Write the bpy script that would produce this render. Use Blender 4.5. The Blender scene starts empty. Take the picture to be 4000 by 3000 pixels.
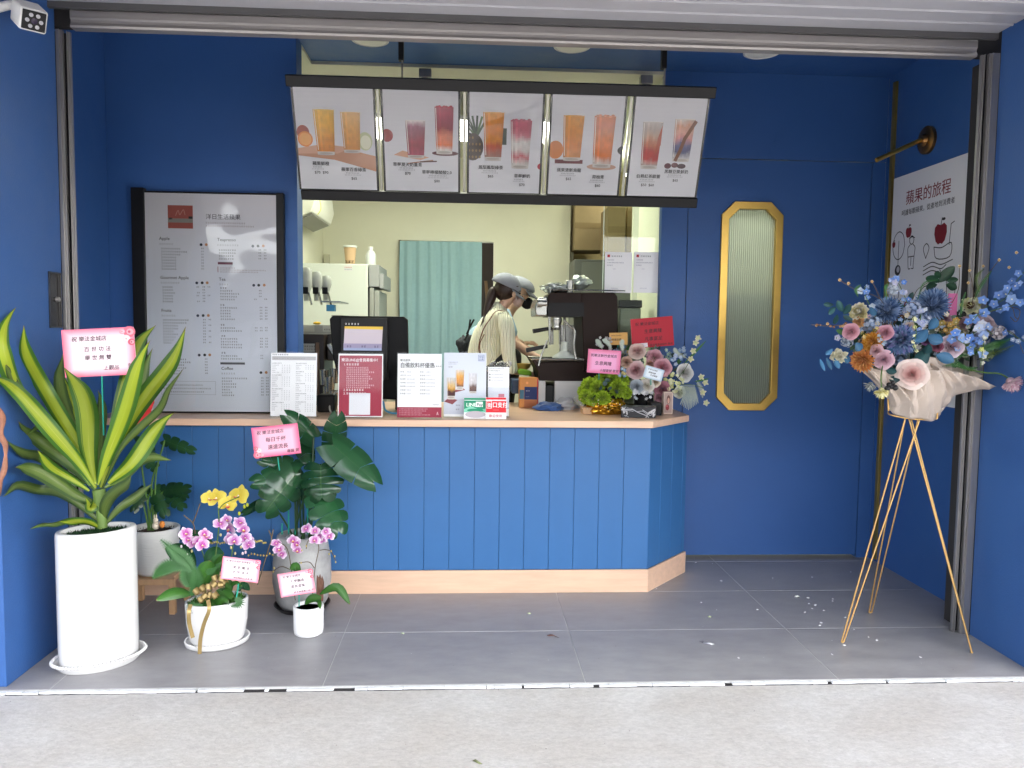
import bpy, bmesh, math, random
from mathutils import Vector, Matrix, noise
random.seed(7)
SC = bpy.context.scene
COL = SC.collection
R = math.radians
# ---------------------------------------------------------------- camera, world, light
CAM_P = Vector((0.0, -3.3517, 1.5711))
C_FW = Vector((0.05521172, 0.99603459, -0.06976218))
C_RT = Vector((0.99844155, -0.05450593, 0.01198201))
C_UP = Vector((-0.00813205, 0.07031501, 0.99749169))
cd = bpy.data.cameras.new('camera')
cam = bpy.data.objects.new('camera', cd); COL.objects.link(cam)
m = Matrix((C_RT, C_UP, -C_FW)).transposed().to_4x4(); m.translation = CAM_P
cam.matrix_world = m
cd.sensor_width = 36; cd.lens = 36 * 3035.667 / 4000; cd.clip_end = 2000; cd.clip_start = 0.05
SC.camera = cam
W = bpy.data.worlds.new('World'); SC.world = W; W.use_nodes = True
wn = W.node_tree.nodes; wl = W.node_tree.links
sky = wn.new('ShaderNodeTexSky'); sky.sky_type = 'NISHITA'; sky.sun_disc = False
SUN_EL, SUN_ROT = R(44), R(138)
sky.sun_elevation = SUN_EL; sky.sun_rotation = SUN_ROT; sky.air_density = 1.0; sky.dust_density = 3.0; sky.ozone_density = 1.0
hs = wn.new('ShaderNodeHueSaturation'); hs.inputs['Saturation'].default_value = 0.34
bg = wn['Background']; bg.inputs['Strength'].default_value = 0.15
wl.new(sky.outputs[0], hs.inputs['Color']); wl.new(hs.outputs[0], bg.inputs['Color'])
sd = bpy.data.lights.new('sun', 'SUN'); sd.energy = 0.7; sd.angle = R(25); sd.color = (1.0, 0.96, 0.9)
so = bpy.data.objects.new('sun', sd); COL.objects.link(so)
# sky sun_rotation 0 = +Y, clockwise seen from above
sdir = Vector((math.sin(SUN_ROT) * math.cos(SUN_EL), math.cos(SUN_ROT) * math.cos(SUN_EL), math.sin(SUN_EL)))
so.rotation_euler = sdir.to_track_quat('Z', 'Y').to_euler()
vs = SC.view_settings
vs.view_transform = 'Standard'; vs.look = 'None'; vs.gamma = 1; vs.use_curve_mapping = False
vs.exposure = 3.25
cy = SC.cycles
cy.use_denoising = True; cy.max_bounces = 8; cy.diffuse_bounces = 4; cy.glossy_bounces = 3
cy.transmission_bounces = 6; cy.transparent_max_bounces = 12; cy.caustics_reflective = False; cy.caustics_refractive = False
cy.sample_clamp_indirect = 6
# ---------------------------------------------------------------- helpers
K = 4000 / 2212
def ray(x, y):
    return C_FW + (x * K - 2000) / 3035.667 * C_RT - (y * K - 1500) / 3035.667 * C_UP
def aY(x, y, Y): d = ray(x, y); return CAM_P + d * ((Y - CAM_P.y) / d.y)
def aZ(x, y, Z): d = ray(x, y); return CAM_P + d * ((Z - CAM_P.z) / d.z)
def aX(x, y, X): d = ray(x, y); return CAM_P + d * ((X - CAM_P.x) / d.x)
def lin(c):
    return c / 12.92 if c <= 0.04045 else ((c + 0.055) / 1.055) ** 2.4
def hx(s):
    return tuple(lin(int(s[i:i + 2], 16) / 255) for i in (0, 2, 4))
MATS = {}
def mat(name, col, rough=0.5, metal=0.0, var=0.0, scale=8.0, bump=0.0, bscale=60.0, spec=0.5, coat=0.0, trans=0.0, alpha=1.0, emit=0.0, sub=0.0, vcol=False, ior=1.45, stretch=None, sheen=0.0, rvar=0.0, transl=0.0):
    if name in MATS: return MATS[name]
    M = bpy.data.materials.new(name); M.use_nodes = True; MATS[name] = M
    N = M.node_tree.nodes; L = M.node_tree.links; P = N['Principled BSDF']
    if isinstance(col, str): col = hx(col)
    P.inputs['Base Color'].default_value = (*col, 1); P.inputs['Roughness'].default_value = rough
    P.inputs['Metallic'].default_value = metal; P.inputs['IOR'].default_value = ior
    P.inputs['Specular IOR Level'].default_value = spec; P.inputs['Coat Weight'].default_value = coat; P.inputs['Coat Roughness'].default_value = 0.08
    P.inputs['Transmission Weight'].default_value = trans; P.inputs['Alpha'].default_value = alpha
    if sheen: P.inputs['Sheen Weight'].default_value = sheen
    if sub: P.inputs['Subsurface Weight'].default_value = sub; P.inputs['Subsurface Radius'].default_value = (0.02, 0.01, 0.006); P.inputs['Subsurface Scale'].default_value = 0.3
    if emit: P.inputs['Emission Color'].default_value = (*col, 1); P.inputs['Emission Strength'].default_value = emit
    src = None
    if vcol:
        a = N.new('ShaderNodeVertexColor'); a.layer_name = 'Col'; src = a.outputs['Color']
        if emit: L.new(src, P.inputs['Emission Color'])
    tc = N.new('ShaderNodeTexCoord'); mp = N.new('ShaderNodeMapping'); L.new(tc.outputs['Object'], mp.inputs[0])
    if stretch: mp.inputs['Scale'].default_value = stretch
    if var or rvar:
        n = N.new('ShaderNodeTexNoise'); n.inputs['Scale'].default_value = scale; n.inputs['Detail'].default_value = 6; n.inputs['Roughness'].default_value = 0.65
        L.new(mp.outputs[0], n.inputs['Vector'])
        mr = N.new('ShaderNodeMapRange'); mr.inputs[1].default_value = 0.3; mr.inputs[2].default_value = 0.7; mr.inputs[3].default_value = 1 - var; mr.inputs[4].default_value = 1 + var
        L.new(n.outputs['Fac'], mr.inputs[0])
        if var:
            mx = N.new('ShaderNodeMix'); mx.data_type = 'RGBA'; mx.blend_type = 'MULTIPLY'; mx.inputs[0].default_value = 1
            if src: L.new(src, mx.inputs[6])
            else: mx.inputs[6].default_value = (*col, 1)
            L.new(mr.outputs[0], mx.inputs[7]); src = mx.outputs[2]
        if rvar:
            r2 = N.new('ShaderNodeMapRange'); r2.inputs[1].default_value = 0.3; r2.inputs[2].default_value = 0.7; r2.inputs[3].default_value = max(0.02, rough - rvar); r2.inputs[4].default_value = min(1, rough + rvar)
            L.new(n.outputs['Fac'], r2.inputs[0]); L.new(r2.outputs[0], P.inputs['Roughness'])
    if src: L.new(src, P.inputs['Base Color'])
    if bump:
        b = N.new('ShaderNodeTexNoise'); b.inputs['Scale'].default_value = bscale; b.inputs['Detail'].default_value = 4; L.new(mp.outputs[0], b.inputs['Vector'])
        bn = N.new('ShaderNodeBump'); bn.inputs['Strength'].default_value = min(1, bump); bn.inputs['Distance'].default_value = 0.003
        L.new(b.outputs['Fac'], bn.inputs['Height']); L.new(bn.outputs[0], P.inputs['Normal'])
    if transl:
        t = N.new('ShaderNodeBsdfTranslucent'); ms = N.new('ShaderNodeMixShader'); ms.inputs[0].default_value = transl
        t.inputs['Color'].default_value = (*col, 1)
        if src: L.new(src, t.inputs['Color'])
        o = N['Material Output']; L.new(P.outputs[0], ms.inputs[1]); L.new(t.outputs[0], ms.inputs[2]); L.new(ms.outputs[0], o.inputs[0])
    return M
def frame(d, upref=Vector((0, 0, 1))):
    d = d.normalized()
    s = d.cross(upref)
    if s.length < 1e-4: s = d.cross(Vector((1, 0, 0)))
    s.normalize(); return s, s.cross(d).normalized()
class MB:
    def __init__(self, M=None): self.v = []; self.f = []; self.c = []; self.uv = []; self.M = M or Matrix(); self.hasuv = False
    def add(self, vs, fs, col=None, uvs=None):
        n = len(self.v); M = self.M
        self.v += [tuple(M @ Vector(p)) for p in vs]
        for i, f in enumerate(fs):
            self.f.append([n + k for k in f]); self.c.append(col[i] if isinstance(col, list) else col)
            if uvs: self.uv.append([uvs[k] for k in f]); self.hasuv = True
            else: self.uv.append(None)
        return self
    def box(self, x0, x1, y0, y1, z0, z1, col=None):
        v = [(x0, y0, z0), (x1, y0, z0), (x1, y1, z0), (x0, y1, z0), (x0, y0, z1), (x1, y0, z1), (x1, y1, z1), (x0, y1, z1)]
        return self.add(v, [(0, 3, 2, 1), (4, 5, 6, 7), (0, 1, 5, 4), (1, 2, 6, 5), (2, 3, 7, 6), (3, 0, 4, 7)], col)
    def tube(self, pts, r, n=8, col=None, cap=True, flat=1.0):
        pts = [Vector(p) for p in pts]; rs = r if isinstance(r, (list, tuple)) else [r] * len(pts)
        V = []; F = []; s = None
        for i, p in enumerate(pts):
            d = (pts[min(i + 1, len(pts) - 1)] - pts[max(i - 1, 0)]).normalized()
            if s is None: s, u = frame(d)
            else:
                s = (s - d * s.dot(d))
                if s.length < 1e-5: s, u = frame(d)
                s.normalize(); u = s.cross(d).normalized()
            for k in range(n):
                a = 2 * math.pi * k / n
                V.append(p + (s * math.cos(a) + u * math.sin(a) * flat) * rs[i])
        for i in range(len(pts) - 1):
            for k in range(n):
                F.append((i * n + k, (i + 1) * n + k, (i + 1) * n + (k + 1) % n, i * n + (k + 1) % n))
        if cap: F.append(tuple(range(n))); F.append(tuple(reversed(range((len(pts) - 1) * n, len(pts) * n))))
        return self.add(V, F, col)
    def lathe(self, prof, c=(0, 0, 0), n=32, sx=1, sy=1, rot=0, col=None, axis=None):
        V = []; F = []; cc = Vector(c)
        A = Matrix.Rotation(rot, 3, 'Z')
        if axis is not None: A = Vector((0, 0, 1)).rotation_difference(Vector(axis)).to_matrix() @ A
        for r, z in prof:
            for k in range(n):
                a = 2 * math.pi * k / n
                V.append(cc + A @ Vector((math.cos(a) * r * sx, math.sin(a) * r * sy, z)))
        for i in range(len(prof) - 1):
            for k in range(n):
                F.append((i * n + k, i * n + (k + 1) % n, (i + 1) * n + (k + 1) % n, (i + 1) * n + k))
        if prof[0][0] > 1e-5: F.append(tuple(reversed(range(n))))
        if prof[-1][0] > 1e-5: F.append(tuple(range((len(prof) - 1) * n, len(prof) * n)))
        return self.add(V, F, col)
    def ell(self, c, r, n=12, m=8, col=None, R3=None):
        if not isinstance(r, (list, tuple)): r = (r, r, r)
        V = []; F = []; A = R3 or Matrix.Identity(3); cc = Vector(c)
        for i in range(m + 1):
            t = math.pi * i / m
            for k in range(n):
                a = 2 * math.pi * k / n
                V.append(cc + A @ Vector((r[0] * math.sin(t) * math.cos(a), r[1] * math.sin(t) * math.sin(a), r[2] * math.cos(t))))
        for i in range(m):
            for k in range(n): F.append((i * n + k, (i + 1) * n + k, (i + 1) * n + (k + 1) % n, i * n + (k + 1) % n))
        return self.add(V, F, col)
    def prism(self, poly, h0, h1, O=(0, 0, 0), U=(1, 0, 0), Vv=(0, 1, 0), Nn=None, col=None):
        O = Vector(O); U = Vector(U); Vv = Vector(Vv); Nn = Vector(Nn) if Nn else U.cross(Vv)
        n = len(poly); V = [O + U * a + Vv * b + Nn * h0 for a, b in poly] + [O + U * a + Vv * b + Nn * h1 for a, b in poly]
        F = [tuple(reversed(range(n))), tuple(range(n, 2 * n))] + [(k, (k + 1) % n, n + (k + 1) % n, n + k) for k in range(n)]
        return self.add(V, F, col)
    def strip(self, rows, col=None, uv=True, cols=None):
        n = len(rows[0]); V = [p for r in rows for p in r]; F = []; U = []; C = []
        for i in range(len(rows)):
            for k in range(n): U.append((k / (n - 1), i / (len(rows) - 1)))
        for i in range(len(rows) - 1):
            for k in range(n - 1):
                F.append((i * n + k, i * n + k + 1, (i + 1) * n + k + 1, (i + 1) * n + k))
                C.append(cols(k / (n - 2) if n > 2 else 0, i / (len(rows) - 1)) if cols else col)
        return self.add(V, F, C if cols else col, U if uv else None)
def setp(o, label=None, cat=None, group=None, kind=None):
    if label: o['label'] = label
    if cat: o['category'] = cat
    if group: o['group'] = group
    if kind: o['kind'] = kind
    return o
def obj(name, mb, m, parent=None, smooth=True, angle=38, bevel=0, kind=None, label=None, cat=None, group=None, solid=0, subsurf=0):
    me = bpy.data.meshes.new(name); me.from_pydata(mb.v, [], mb.f); me.materials.append(m)
    if any(c is not None for c in mb.c):
        ca = me.color_attributes.new(name='Col', type='FLOAT_COLOR', domain='CORNER'); buf = []
        for f, c in zip(mb.f, mb.c):
            if isinstance(c, str): c = hx(c)
            c = c or (0.8, 0.8, 0.8); buf += [c[0], c[1], c[2], 1.0] * len(f)
        ca.data.foreach_set('color', buf)
    if mb.hasuv:
        ul = me.uv_layers.new(name='UVMap'); buf = []
        for f, u in zip(mb.f, mb.uv):
            for k in range(len(f)): buf += list(u[k]) if u else [0, 0]
        ul.data.foreach_set('uv', buf)
    if smooth:
        me.polygons.foreach_set('use_smooth', [True] * len(me.polygons)); me.set_sharp_from_angle(angle=R(angle))
    me.update()
    o = bpy.data.objects.new(name, me); COL.objects.link(o)
    if parent is not None: o.parent = parent; o.matrix_parent_inverse = pinv(parent)
    if solid: mo = o.modifiers.new('s', 'SOLIDIFY'); mo.thickness = solid; mo.offset = 0
    if subsurf: mo = o.modifiers.new('u', 'SUBSURF'); mo.levels = subsurf; mo.render_levels = subsurf
    if bevel: mo = o.modifiers.new('b', 'BEVEL'); mo.width = bevel; mo.segments = 2; mo.limit_method = 'ANGLE'; mo.angle_limit = R(40); mo.harden_normals = False
    setp(o, label, cat, group, kind)
    return o
def world_of(o):
    M = o.matrix_basis.copy()
    if o.parent is not None: M = world_of(o.parent) @ o.matrix_parent_inverse @ M
    return M
def pinv(p): return world_of(p).inverted()
def thing(name, label, cat, loc=(0, 0, 0), group=None, kind=None):
    o = bpy.data.objects.new(name, None); COL.objects.link(o); o.location = loc; o.empty_display_size = 0.1
    return setp(o, label, cat, group, kind)
def copy_tree(o, parent=None):
    c = o.copy(); COL.objects.link(c)
    if parent is not None: c.parent = parent
    for ch in [x for x in CHILD.get(o.name, [])] if False else list(o.children): copy_tree(ch, c)
    return c
def catmull(pts, n=6):
    P = [Vector(p) for p in pts]; P = [P[0] * 2 - P[1]] + P + [P[-1] * 2 - P[-2]]; out = []
    for i in range(1, len(P) - 2):
        for k in range(n):
            t = k / n
            out.append(0.5 * ((2 * P[i]) + (P[i + 1] - P[i - 1]) * t + (2 * P[i - 1] - 5 * P[i] + 4 * P[i + 1] - P[i + 2]) * t * t + (3 * P[i] - P[i - 1] - 3 * P[i + 1] + P[i + 2]) * t ** 3))
    out.append(P[-2]); return out
# flat print: coloured shapes laid on a sheet (origin bottom-left, u right, v up, n out)
def tmesh(s, size, bold=0, shear=0, al='LEFT'):
    tc = bpy.data.curves.new('t', 'FONT'); tc.body = s; tc.size = size; tc.align_x = al; tc.resolution_u = 2; tc.offset = bold * size; tc.shear = shear; tc.fill_mode = 'FRONT'
    o = bpy.data.objects.new('t', tc); me = o.to_mesh()
    r = ([tuple(v.co) for v in me.vertices], [tuple(p.vertices) for p in me.polygons])
    o.to_mesh_clear(); bpy.data.objects.remove(o); bpy.data.curves.remove(tc); return r
class Print:
    def __init__(self, O, U, V):
        self.O = Vector(O); self.U = Vector(U).normalized(); self.V = Vector(V).normalized(); self.N = self.U.cross(self.V).normalized(); self.mb = MB(); self.k = 1; self.clip = None
    def P(self, a, b): return self.O + self.U * a + self.V * b + self.N * (0.0004 * self.k)
    def up(self, k=1): self.k += k; return self
    def poly(self, pts, col):
        if self.clip: pts = [(min(self.clip, max(0, a)), b) for a, b in pts]
        self.mb.add([self.P(a, b) for a, b in pts], [tuple(range(len(pts)))], col)
    def rect(self, a, b, w, h, col): self.poly([(a, b), (a + w, b), (a + w, b + h), (a, b + h)], col)
    def ell(self, a, b, rx, ry, col, n=20): self.poly([(a + rx * math.cos(t * 2 * math.pi / n), b + ry * math.sin(t * 2 * math.pi / n)) for t in range(n)], col)
    def text(self, s, a, b, size, col, bold=0.0, shear=0, al='LEFT', sx=1.0):
        v, f = tmesh(s, size, 0, shear, al); k0 = self.k; d = bold * size * .45
        for i, (dx, dy) in enumerate(((0, 0), (d, 0), (d, d), (0, d), (-d, 0)) if bold > 0 else ((0, 0),)):
            self.k = k0 + i * .06; self.mb.add([self.P(a + x * sx + dx, b + y + dy) for x, y, z in v], f, col)
        self.k = k0
    def line(self, pts, w, col):
        for (a, b), (c, d) in zip(pts, pts[1:]):
            L = math.hypot(c - a, d - b) or 1; nx, ny = -(d - b) / L * w / 2, (c - a) / L * w / 2
            ex, ey = (c - a) / L * w / 3, (d - b) / L * w / 3
            self.poly([(a - ex + nx, b - ey + ny), (a - ex - nx, b - ey - ny), (c + ex - nx, d + ey - ny), (c + ex + nx, d + ey + ny)], col)
    def curve(self, pts, w, col, n=5): self.line([(p.x, p.y) for p in catmull([(x, y, 0) for x, y in pts], n)], w, col)
    def marks(self, a, b, n, s, col, gap=1.15, rnd=random):
        for i in range(n):
            x = a + i * s * gap
            for q in range(3): self.rect(x + rnd.uniform(0, .15) * s, b + (q * .36 + rnd.uniform(0, .06)) * s, s * rnd.uniform(.6, .85), s * .13, col)
            self.rect(x + rnd.uniform(.15, .6) * s, b, s * .12, s * .9, col)
            if rnd.random() < .6: self.rect(x + rnd.uniform(.05, .7) * s, b + s * .1, s * .12, s * .6, col)
    def grad(self, a, b, w, h, cols, n=None):
        n = len(cols) - 1; m = 5
        for i in range(n):
            for j in range(m):
                t = (j + .5) / m; c0, c1 = hx(cols[i]), hx(cols[i + 1]); c = tuple(x + (y - x) * t for x, y in zip(c0, c1))
                y0 = b + h * (i + j / m) / n; self.rect(a, y0, w, h / n / m * 1.001, c)
    def done(self, parent, name='print', gloss=False, kind='stuff', m=None):
        return obj(name, self.mb, m or (M_PRG if gloss else M_PR), parent, smooth=False, kind=kind)
M_PR = mat('printed_paper', (1, 1, 1), 0.6, vcol=True)
M_PRG = mat('printed_gloss', (1, 1, 1), 0.25, vcol=True, coat=0.3)
# ---------------------------------------------------------------- ground
def floor_mat():
    M = mat('slate_tile', (0.30, 0.295, 0.305), 0.38, var=0.16, scale=5, bump=0.25, bscale=90, rvar=0.1, stretch=(1, 2.2, 1))
    return M
M_TILE = floor_mat()
M_GROUT = mat('tile_grout', (0.50, 0.50, 0.49), 0.9, var=0.15)
def conc():
    M = mat('concrete_pavement', (0.50, 0.48, 0.455), 0.88, bump=0, var=0)
    N = M.node_tree.nodes; L = M.node_tree.links; P = N['Principled BSDF']
    tc = N.new('ShaderNodeTexCoord')
    n1 = N.new('ShaderNodeTexNoise'); n1.inputs['Scale'].default_value = 1.9; n1.inputs['Detail'].default_value = 7
    n2 = N.new('ShaderNodeTexNoise'); n2.inputs['Scale'].default_value = 38; n2.inputs['Detail'].default_value = 5; n2.inputs['Roughness'].default_value = .75
    n3 = N.new('ShaderNodeTexVoronoi'); n3.inputs['Scale'].default_value = 55
    mp = N.new('ShaderNodeMapping'); mp.inputs['Scale'].default_value = (1, 1.6, 1)
    L.new(tc.outputs['Object'], mp.inputs[0])
    for n in (n1, n2, n3): L.new(mp.outputs[0], n.inputs['Vector'])
    r1 = N.new('ShaderNodeValToRGB'); r1.color_ramp.elements[0].position = .3; r1.color_ramp.elements[0].color = (0.49, 0.46, 0.43, 1); r1.color_ramp.elements[1].position = .7; r1.color_ramp.elements[1].color = (0.57, 0.56, 0.55, 1)
    e = r1.color_ramp.elements.new(.5); e.color = (0.51, 0.49, 0.47, 1)
    L.new(n1.outputs['Fac'], r1.inputs[0])
    r2 = N.new('ShaderNodeMapRange'); r2.inputs[1].default_value = .25; r2.inputs[2].default_value = .65; r2.inputs[3].default_value = .78; r2.inputs[4].default_value = 1.1
    L.new(n2.outputs['Fac'], r2.inputs[0])
    mx = N.new('ShaderNodeMix'); mx.data_type = 'RGBA'; mx.blend_type = 'MULTIPLY'; mx.inputs[0].default_value = 1
    L.new(r1.outputs[0], mx.inputs[6]); L.new(r2.outputs[0], mx.inputs[7])
    r3 = N.new('ShaderNodeMapRange'); r3.inputs[1].default_value = 0; r3.inputs[2].default_value = .1; r3.inputs[3].default_value = .55; r3.inputs[4].default_value = 1
    L.new(n3.outputs['Distance'], r3.inputs[0])
    m2 = N.new('ShaderNodeMix'); m2.data_type = 'RGBA'; m2.blend_type = 'MULTIPLY'; m2.inputs[0].default_value = .35
    L.new(mx.outputs[2], m2.inputs[6]); L.new(r3.outputs[0], m2.inputs[7]); L.new(m2.outputs[2], P.inputs['Base Color'])
    ad = N.new('ShaderNodeMath'); ad.operation = 'MULTIPLY'; L.new(n2.outputs['Fac'], ad.inputs[0]); L.new(r3.outputs[0], ad.inputs[1])
    b = N.new('ShaderNodeBump'); b.inputs['Strength'].default_value = .6; b.inputs['Distance'].default_value = .006; L.new(ad.outputs[0], b.inputs['Height']); L.new(b.outputs[0], P.inputs['Normal'])
    return M
M_CONC = conc()
# concrete pavement: finely divided near the doorstep, one sheet to the horizon
g = MB(); g.add([(-400, -5.3, -0.012), (400, -5.3, -0.012), (400, -0.025, -0.012), (-400, -0.025, -0.012)], [(0, 1, 2, 3)])
obj('pavement', g, M_CONC, kind='structure', smooth=False)
g = MB(); g.box(-400, 400, -400, -5.3, -0.3, -0.13)
obj('road', g, mat('asphalt', (0.06, 0.06, 0.062), .85, var=.15, scale=2, bump=.5), kind='structure', smooth=False)
g = MB(); g.box(-400, 400, -5.45, -5.302, -0.2, -0.012); obj('kerb', g, M_CONC, kind='structure')
g = MB(); g.box(-400, 400, 5.2, 400, -0.2, -0.011)
obj('ground', g, M_CONC, kind='structure', smooth=False)
# alcove floor: mortar bed with every tile laid on it
fb = MB(); fb.box(-2.4, 3.0, -0.004, 2.2, -0.06, -0.0010)
FL = obj('tiled_floor', fb, M_GROUT, kind='structure', smooth=False)
XJ = [-1.795, -0.632, 0.531, 1.693]
rows = [(0.0, 0.6), (0.6, 1.2), (1.2, 1.8), (1.8, 2.2)]
rr = random.Random(3)
for (y0, y1) in rows:
    xs = [-2.4] + XJ + [2.84]
    for x0, x1 in zip(xs, xs[1:]):
        t = MB(); j = 0.0020; dz = rr.uniform(0, .0008)
        t.box(x0 + j, x1 - j, y0 + j, y1 - j, -0.02, dz)
        obj('tile', t, M_TILE, FL, bevel=0.0012)
# cracked mortar line along the doorstep: short broken pieces of pale filler over a dark gap
M_FILL = mat('pale_filler', (0.72, 0.74, 0.76), 0.8, var=0.12, scale=30)
M_DARK = mat('dark_gap', (0.03, 0.028, 0.03), 0.9)
g = MB(); g.box(-2.6, 3.0, -0.028, -0.004, -0.02, -0.0095)
gp = obj('threshold_gap', g, M_DARK, kind='structure', smooth=False)
x = -2.6; rr = random.Random(11); F = MB()
while x < 2.95:
    L = rr.uniform(.02, .22) if not (-0.75 < x < -0.62 or -1.3 < x < -0.85 and rr.random() < .7) else rr.uniform(.01, .02)
    gapl = rr.uniform(.001, .005) if rr.random() < .93 else rr.uniform(.01, .03)
    if -1.25 < x < -0.65 or 0.93 < x < 1.1: gapl = rr.uniform(.03, .1)
    y0 = -0.026 + rr.uniform(-.002, .003); y1 = -0.006 + rr.uniform(-.003, .001)
    n = max(2, int(L / .03)); top = []; bot = []
    for i in range(n + 1):
        top.append((x + L * i / n, y1 + rr.uniform(-.002, .001))); bot.append((x + L * i / n, y0 + rr.uniform(-.002, .002)))
    F.prism(bot + top[::-1], -0.0095, -0.002 + rr.uniform(-.0015, .0015)); x += L + gapl
obj('mortar_strip', F, M_FILL, gp, smooth=False, kind='stuff')
# ---------------------------------------------------------------- shop building
M_BLUE = mat('blue_paint', (0.034, 0.106, 0.31), 0.5, var=0.07, scale=1.7, bump=0.4, bscale=140, rvar=.14)
M_BLUEL = mat('blue_paint_panel', (0.036, 0.135, 0.335), 0.42, var=0.03, scale=3, bump=0.05, bscale=150)
M_CREAM = mat('cream_wall', (0.74, 0.73, 0.60), 0.7, var=0.03, scale=2)
M_STEEL = mat('brushed_steel', (0.36, 0.345, 0.34), 0.36, metal=0.75, var=0.12, scale=6, stretch=(8, 8, 0.6))
M_STEELX = mat('shutter_steel', (0.34, 0.32, 0.31), 0.42, metal=0.5, var=0.10, scale=5, stretch=(0.5, 8, 8))
M_SOF = mat('white_aluminium_ceiling', (0.46, 0.46, 0.49), 0.45, var=0.03)
M_BRASS = mat('brass', (0.62, 0.40, 0.10), 0.32, metal=0.9, var=0.08)
M_BLACK = mat('black_plastic', (0.008, 0.008, 0.009), 0.4, spec=.3)
BL = thing('shop_building', 'blue painted takeaway drinks shop front with deep alcove, serving window and octagonal door window', 'building', (0, 1.88, 0))
def part(name, mb, m, parent=None, **k): return obj(name, mb, m, parent or BL, **k)
def bxp(name, a, m, parent=None, **k): return part(name, MB().box(*a), m, parent, **k)
ZS, ZC, YS = 3.083, 3.30, 0.55
bxp('pillar', (-3.6, -1.99, 0.03, 0.585, 0, 3.6), M_BLUE, bevel=.003, label='left pillar beside the big white pot')
bxp('pillar', (2.64, 4.4, 0.03, 0.50, 0, 3.6), M_BLUE, bevel=.003, label='right pillar beside the flower stand')
bxp('side_wall', (-2.6, -2.15, 0.72, 1.70, 0, ZC), M_BLUE)
bxp('side_wall', (2.82, 3.2, 0.72, 1.88, 0, ZC), M_BLUE)
bxp('front_wall', (-2.15, -1.04, 1.45, 1.60, 0, ZC), M_BLUE, bevel=.002)
# inner room
bxp('room_wall', (-2.2, -1.47, 1.60, 4.6, 0.1, 3.28), M_CREAM)
# rear wall with its doorway
rw = MB()
rw.box(-1.47, -0.715, 4.6, 4.72, 0.1, 3.28); rw.box(0.24, 1.016, 4.6, 4.72, 0.1, 3.28); rw.box(-0.715, 0.24, 4.6, 4.72, 2.455, 3.28)
part('rear_wall', rw, M_CREAM)
M_DIMWALL = mat('dim_recess_wall', (0.42, 0.34, 0.19), 0.7, var=0.05)  # less lit recess: its dimness is put into the wall colour
bxp('recess_wall', (1.02, 2.82, 5.1, 5.2, 0.1, 3.28), M_DIMWALL)
bxp('recess_side', (1.02, 1.07, 4.722, 5.1, 0.1, 3.28), M_CREAM)
bxp('room_floor', (-2.2, 2.82, 2.26, 6.3, 0.0, 0.1), mat('shop_floor', (0.22, 0.2, 0.18), .5, var=.1))
bxp('room_end_wall', (2.82, 3.0, 1.9, 6.3, 0, 3.3), M_CREAM)
bxp('store_wall', (-2.2, 1.0, 6.2, 6.3, 0.1, 3.12), mat('dark_store', (.05, .04, .035), .8))
# ceilings
bxp('alcove_ceiling', (-2.6, 3.2, 0.66, 1.90, ZC, ZC + .1), M_BLUE)
bxp('room_ceiling', (-2.2, 2.82, 1.905, 6.3, 3.28, 3.36), M_CREAM)
bxp('room_ceiling_front', (-2.2, -1.042, 1.602, 1.905, 3.28, 3.36), M_CREAM)
# right reveal of the serving window, and the door wall
dw = MB(); dw.box(1.286, 1.462, 1.88, 1.95, 0, ZC)
part('door_wall', dw, M_BLUE, bevel=.0015)
bxp('reveal', (1.290, 1.36, 1.951, 2.62, 0.1, 3.279), M_CREAM)
bxp('door_wall', (1.462, 2.82, 1.88, 1.95, 2.737, ZC), M_BLUE, bevel=.0015)
bxp('door_wall', (2.730, 2.82, 1.88, 1.95, 0, 2.734), M_BLUE, bevel=.0015)
# door leaf with an octagonal window
def octo(x0, x1, z0, z1, c): return [(x0 + c, z0), (x1 - c, z0), (x1, z0 + c), (x1, z1 - c), (x1 - c, z1), (x0 + c, z1), (x0, z1 - c), (x0, z0 + c)]
def ringprism(outer, inner, y0, y1):
    g = MB(); n = len(outer); V = [(a, y0, b) for a, b in outer] + [(a, y0, b) for a, b in inner] + [(a, y1, b) for a, b in outer] + [(a, y1, b) for a, b in inner]; F = []
    for k in range(n):
        q = (k + 1) % n
        F += [(k, q, n + q, n + k), (2 * n + q, 2 * n + k, 3 * n + k, 3 * n + q), (q, k, 2 * n + k, 2 * n + q), (n + k, n + q, 3 * n + q, 3 * n + k)]
    return g.add(V, F)
DX0, DX1, DZ0, DZ1 = 1.468, 2.724, 0.022, 2.731
O1 = octo(1.70, 2.108, 1.045, 2.443, .085)
# door outline resampled to 8 points matching octagon order
do = [(1.80, DZ0), (2.0, DZ0), (DX1, DZ0), (DX1, DZ1), (2.0, DZ1), (1.80, DZ1), (DX0, DZ1), (DX0, DZ0)]
D = part('door', ringprism(do, O1, 1.884, 1.925), M_BLUE)
OI = octo(1.742, 2.068, 1.085, 2.402, .07)
obj('window_frame', ringprism(octo(1.692, 2.116, 1.037, 2.451, .088), OI, 1.862, 1.93), M_BRASS, D, bevel=.002)
M_FLUTE = mat('fluted_glass', (0.90, 0.95, 0.90), 0.18, trans=0.92, ior=1.45, transl=.38)
fl = MB(); nr = 23; wd = (2.068 - 1.742) / nr
def octz(x):
    e = .07; d = min(x - 1.742, 2.068 - x); s = max(0, e - d); return 1.085 + s, 2.402 - s
for i in range(nr):
    V = []; F = []; q = 7
    for j in range(q + 1):
        a = math.pi * j / q; xx = 1.742 + wd * (i + .5) - math.cos(a) * wd * .5; yy = 1.895 - math.sin(a) * .0065
        z0, z1 = octz(xx); V += [(xx, yy, z0), (xx, yy, z1)]
    for j in range(q): F.append((2 * j, 2 * j + 2, 2 * j + 3, 2 * j + 1))
    fl.add(V, F)
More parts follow.
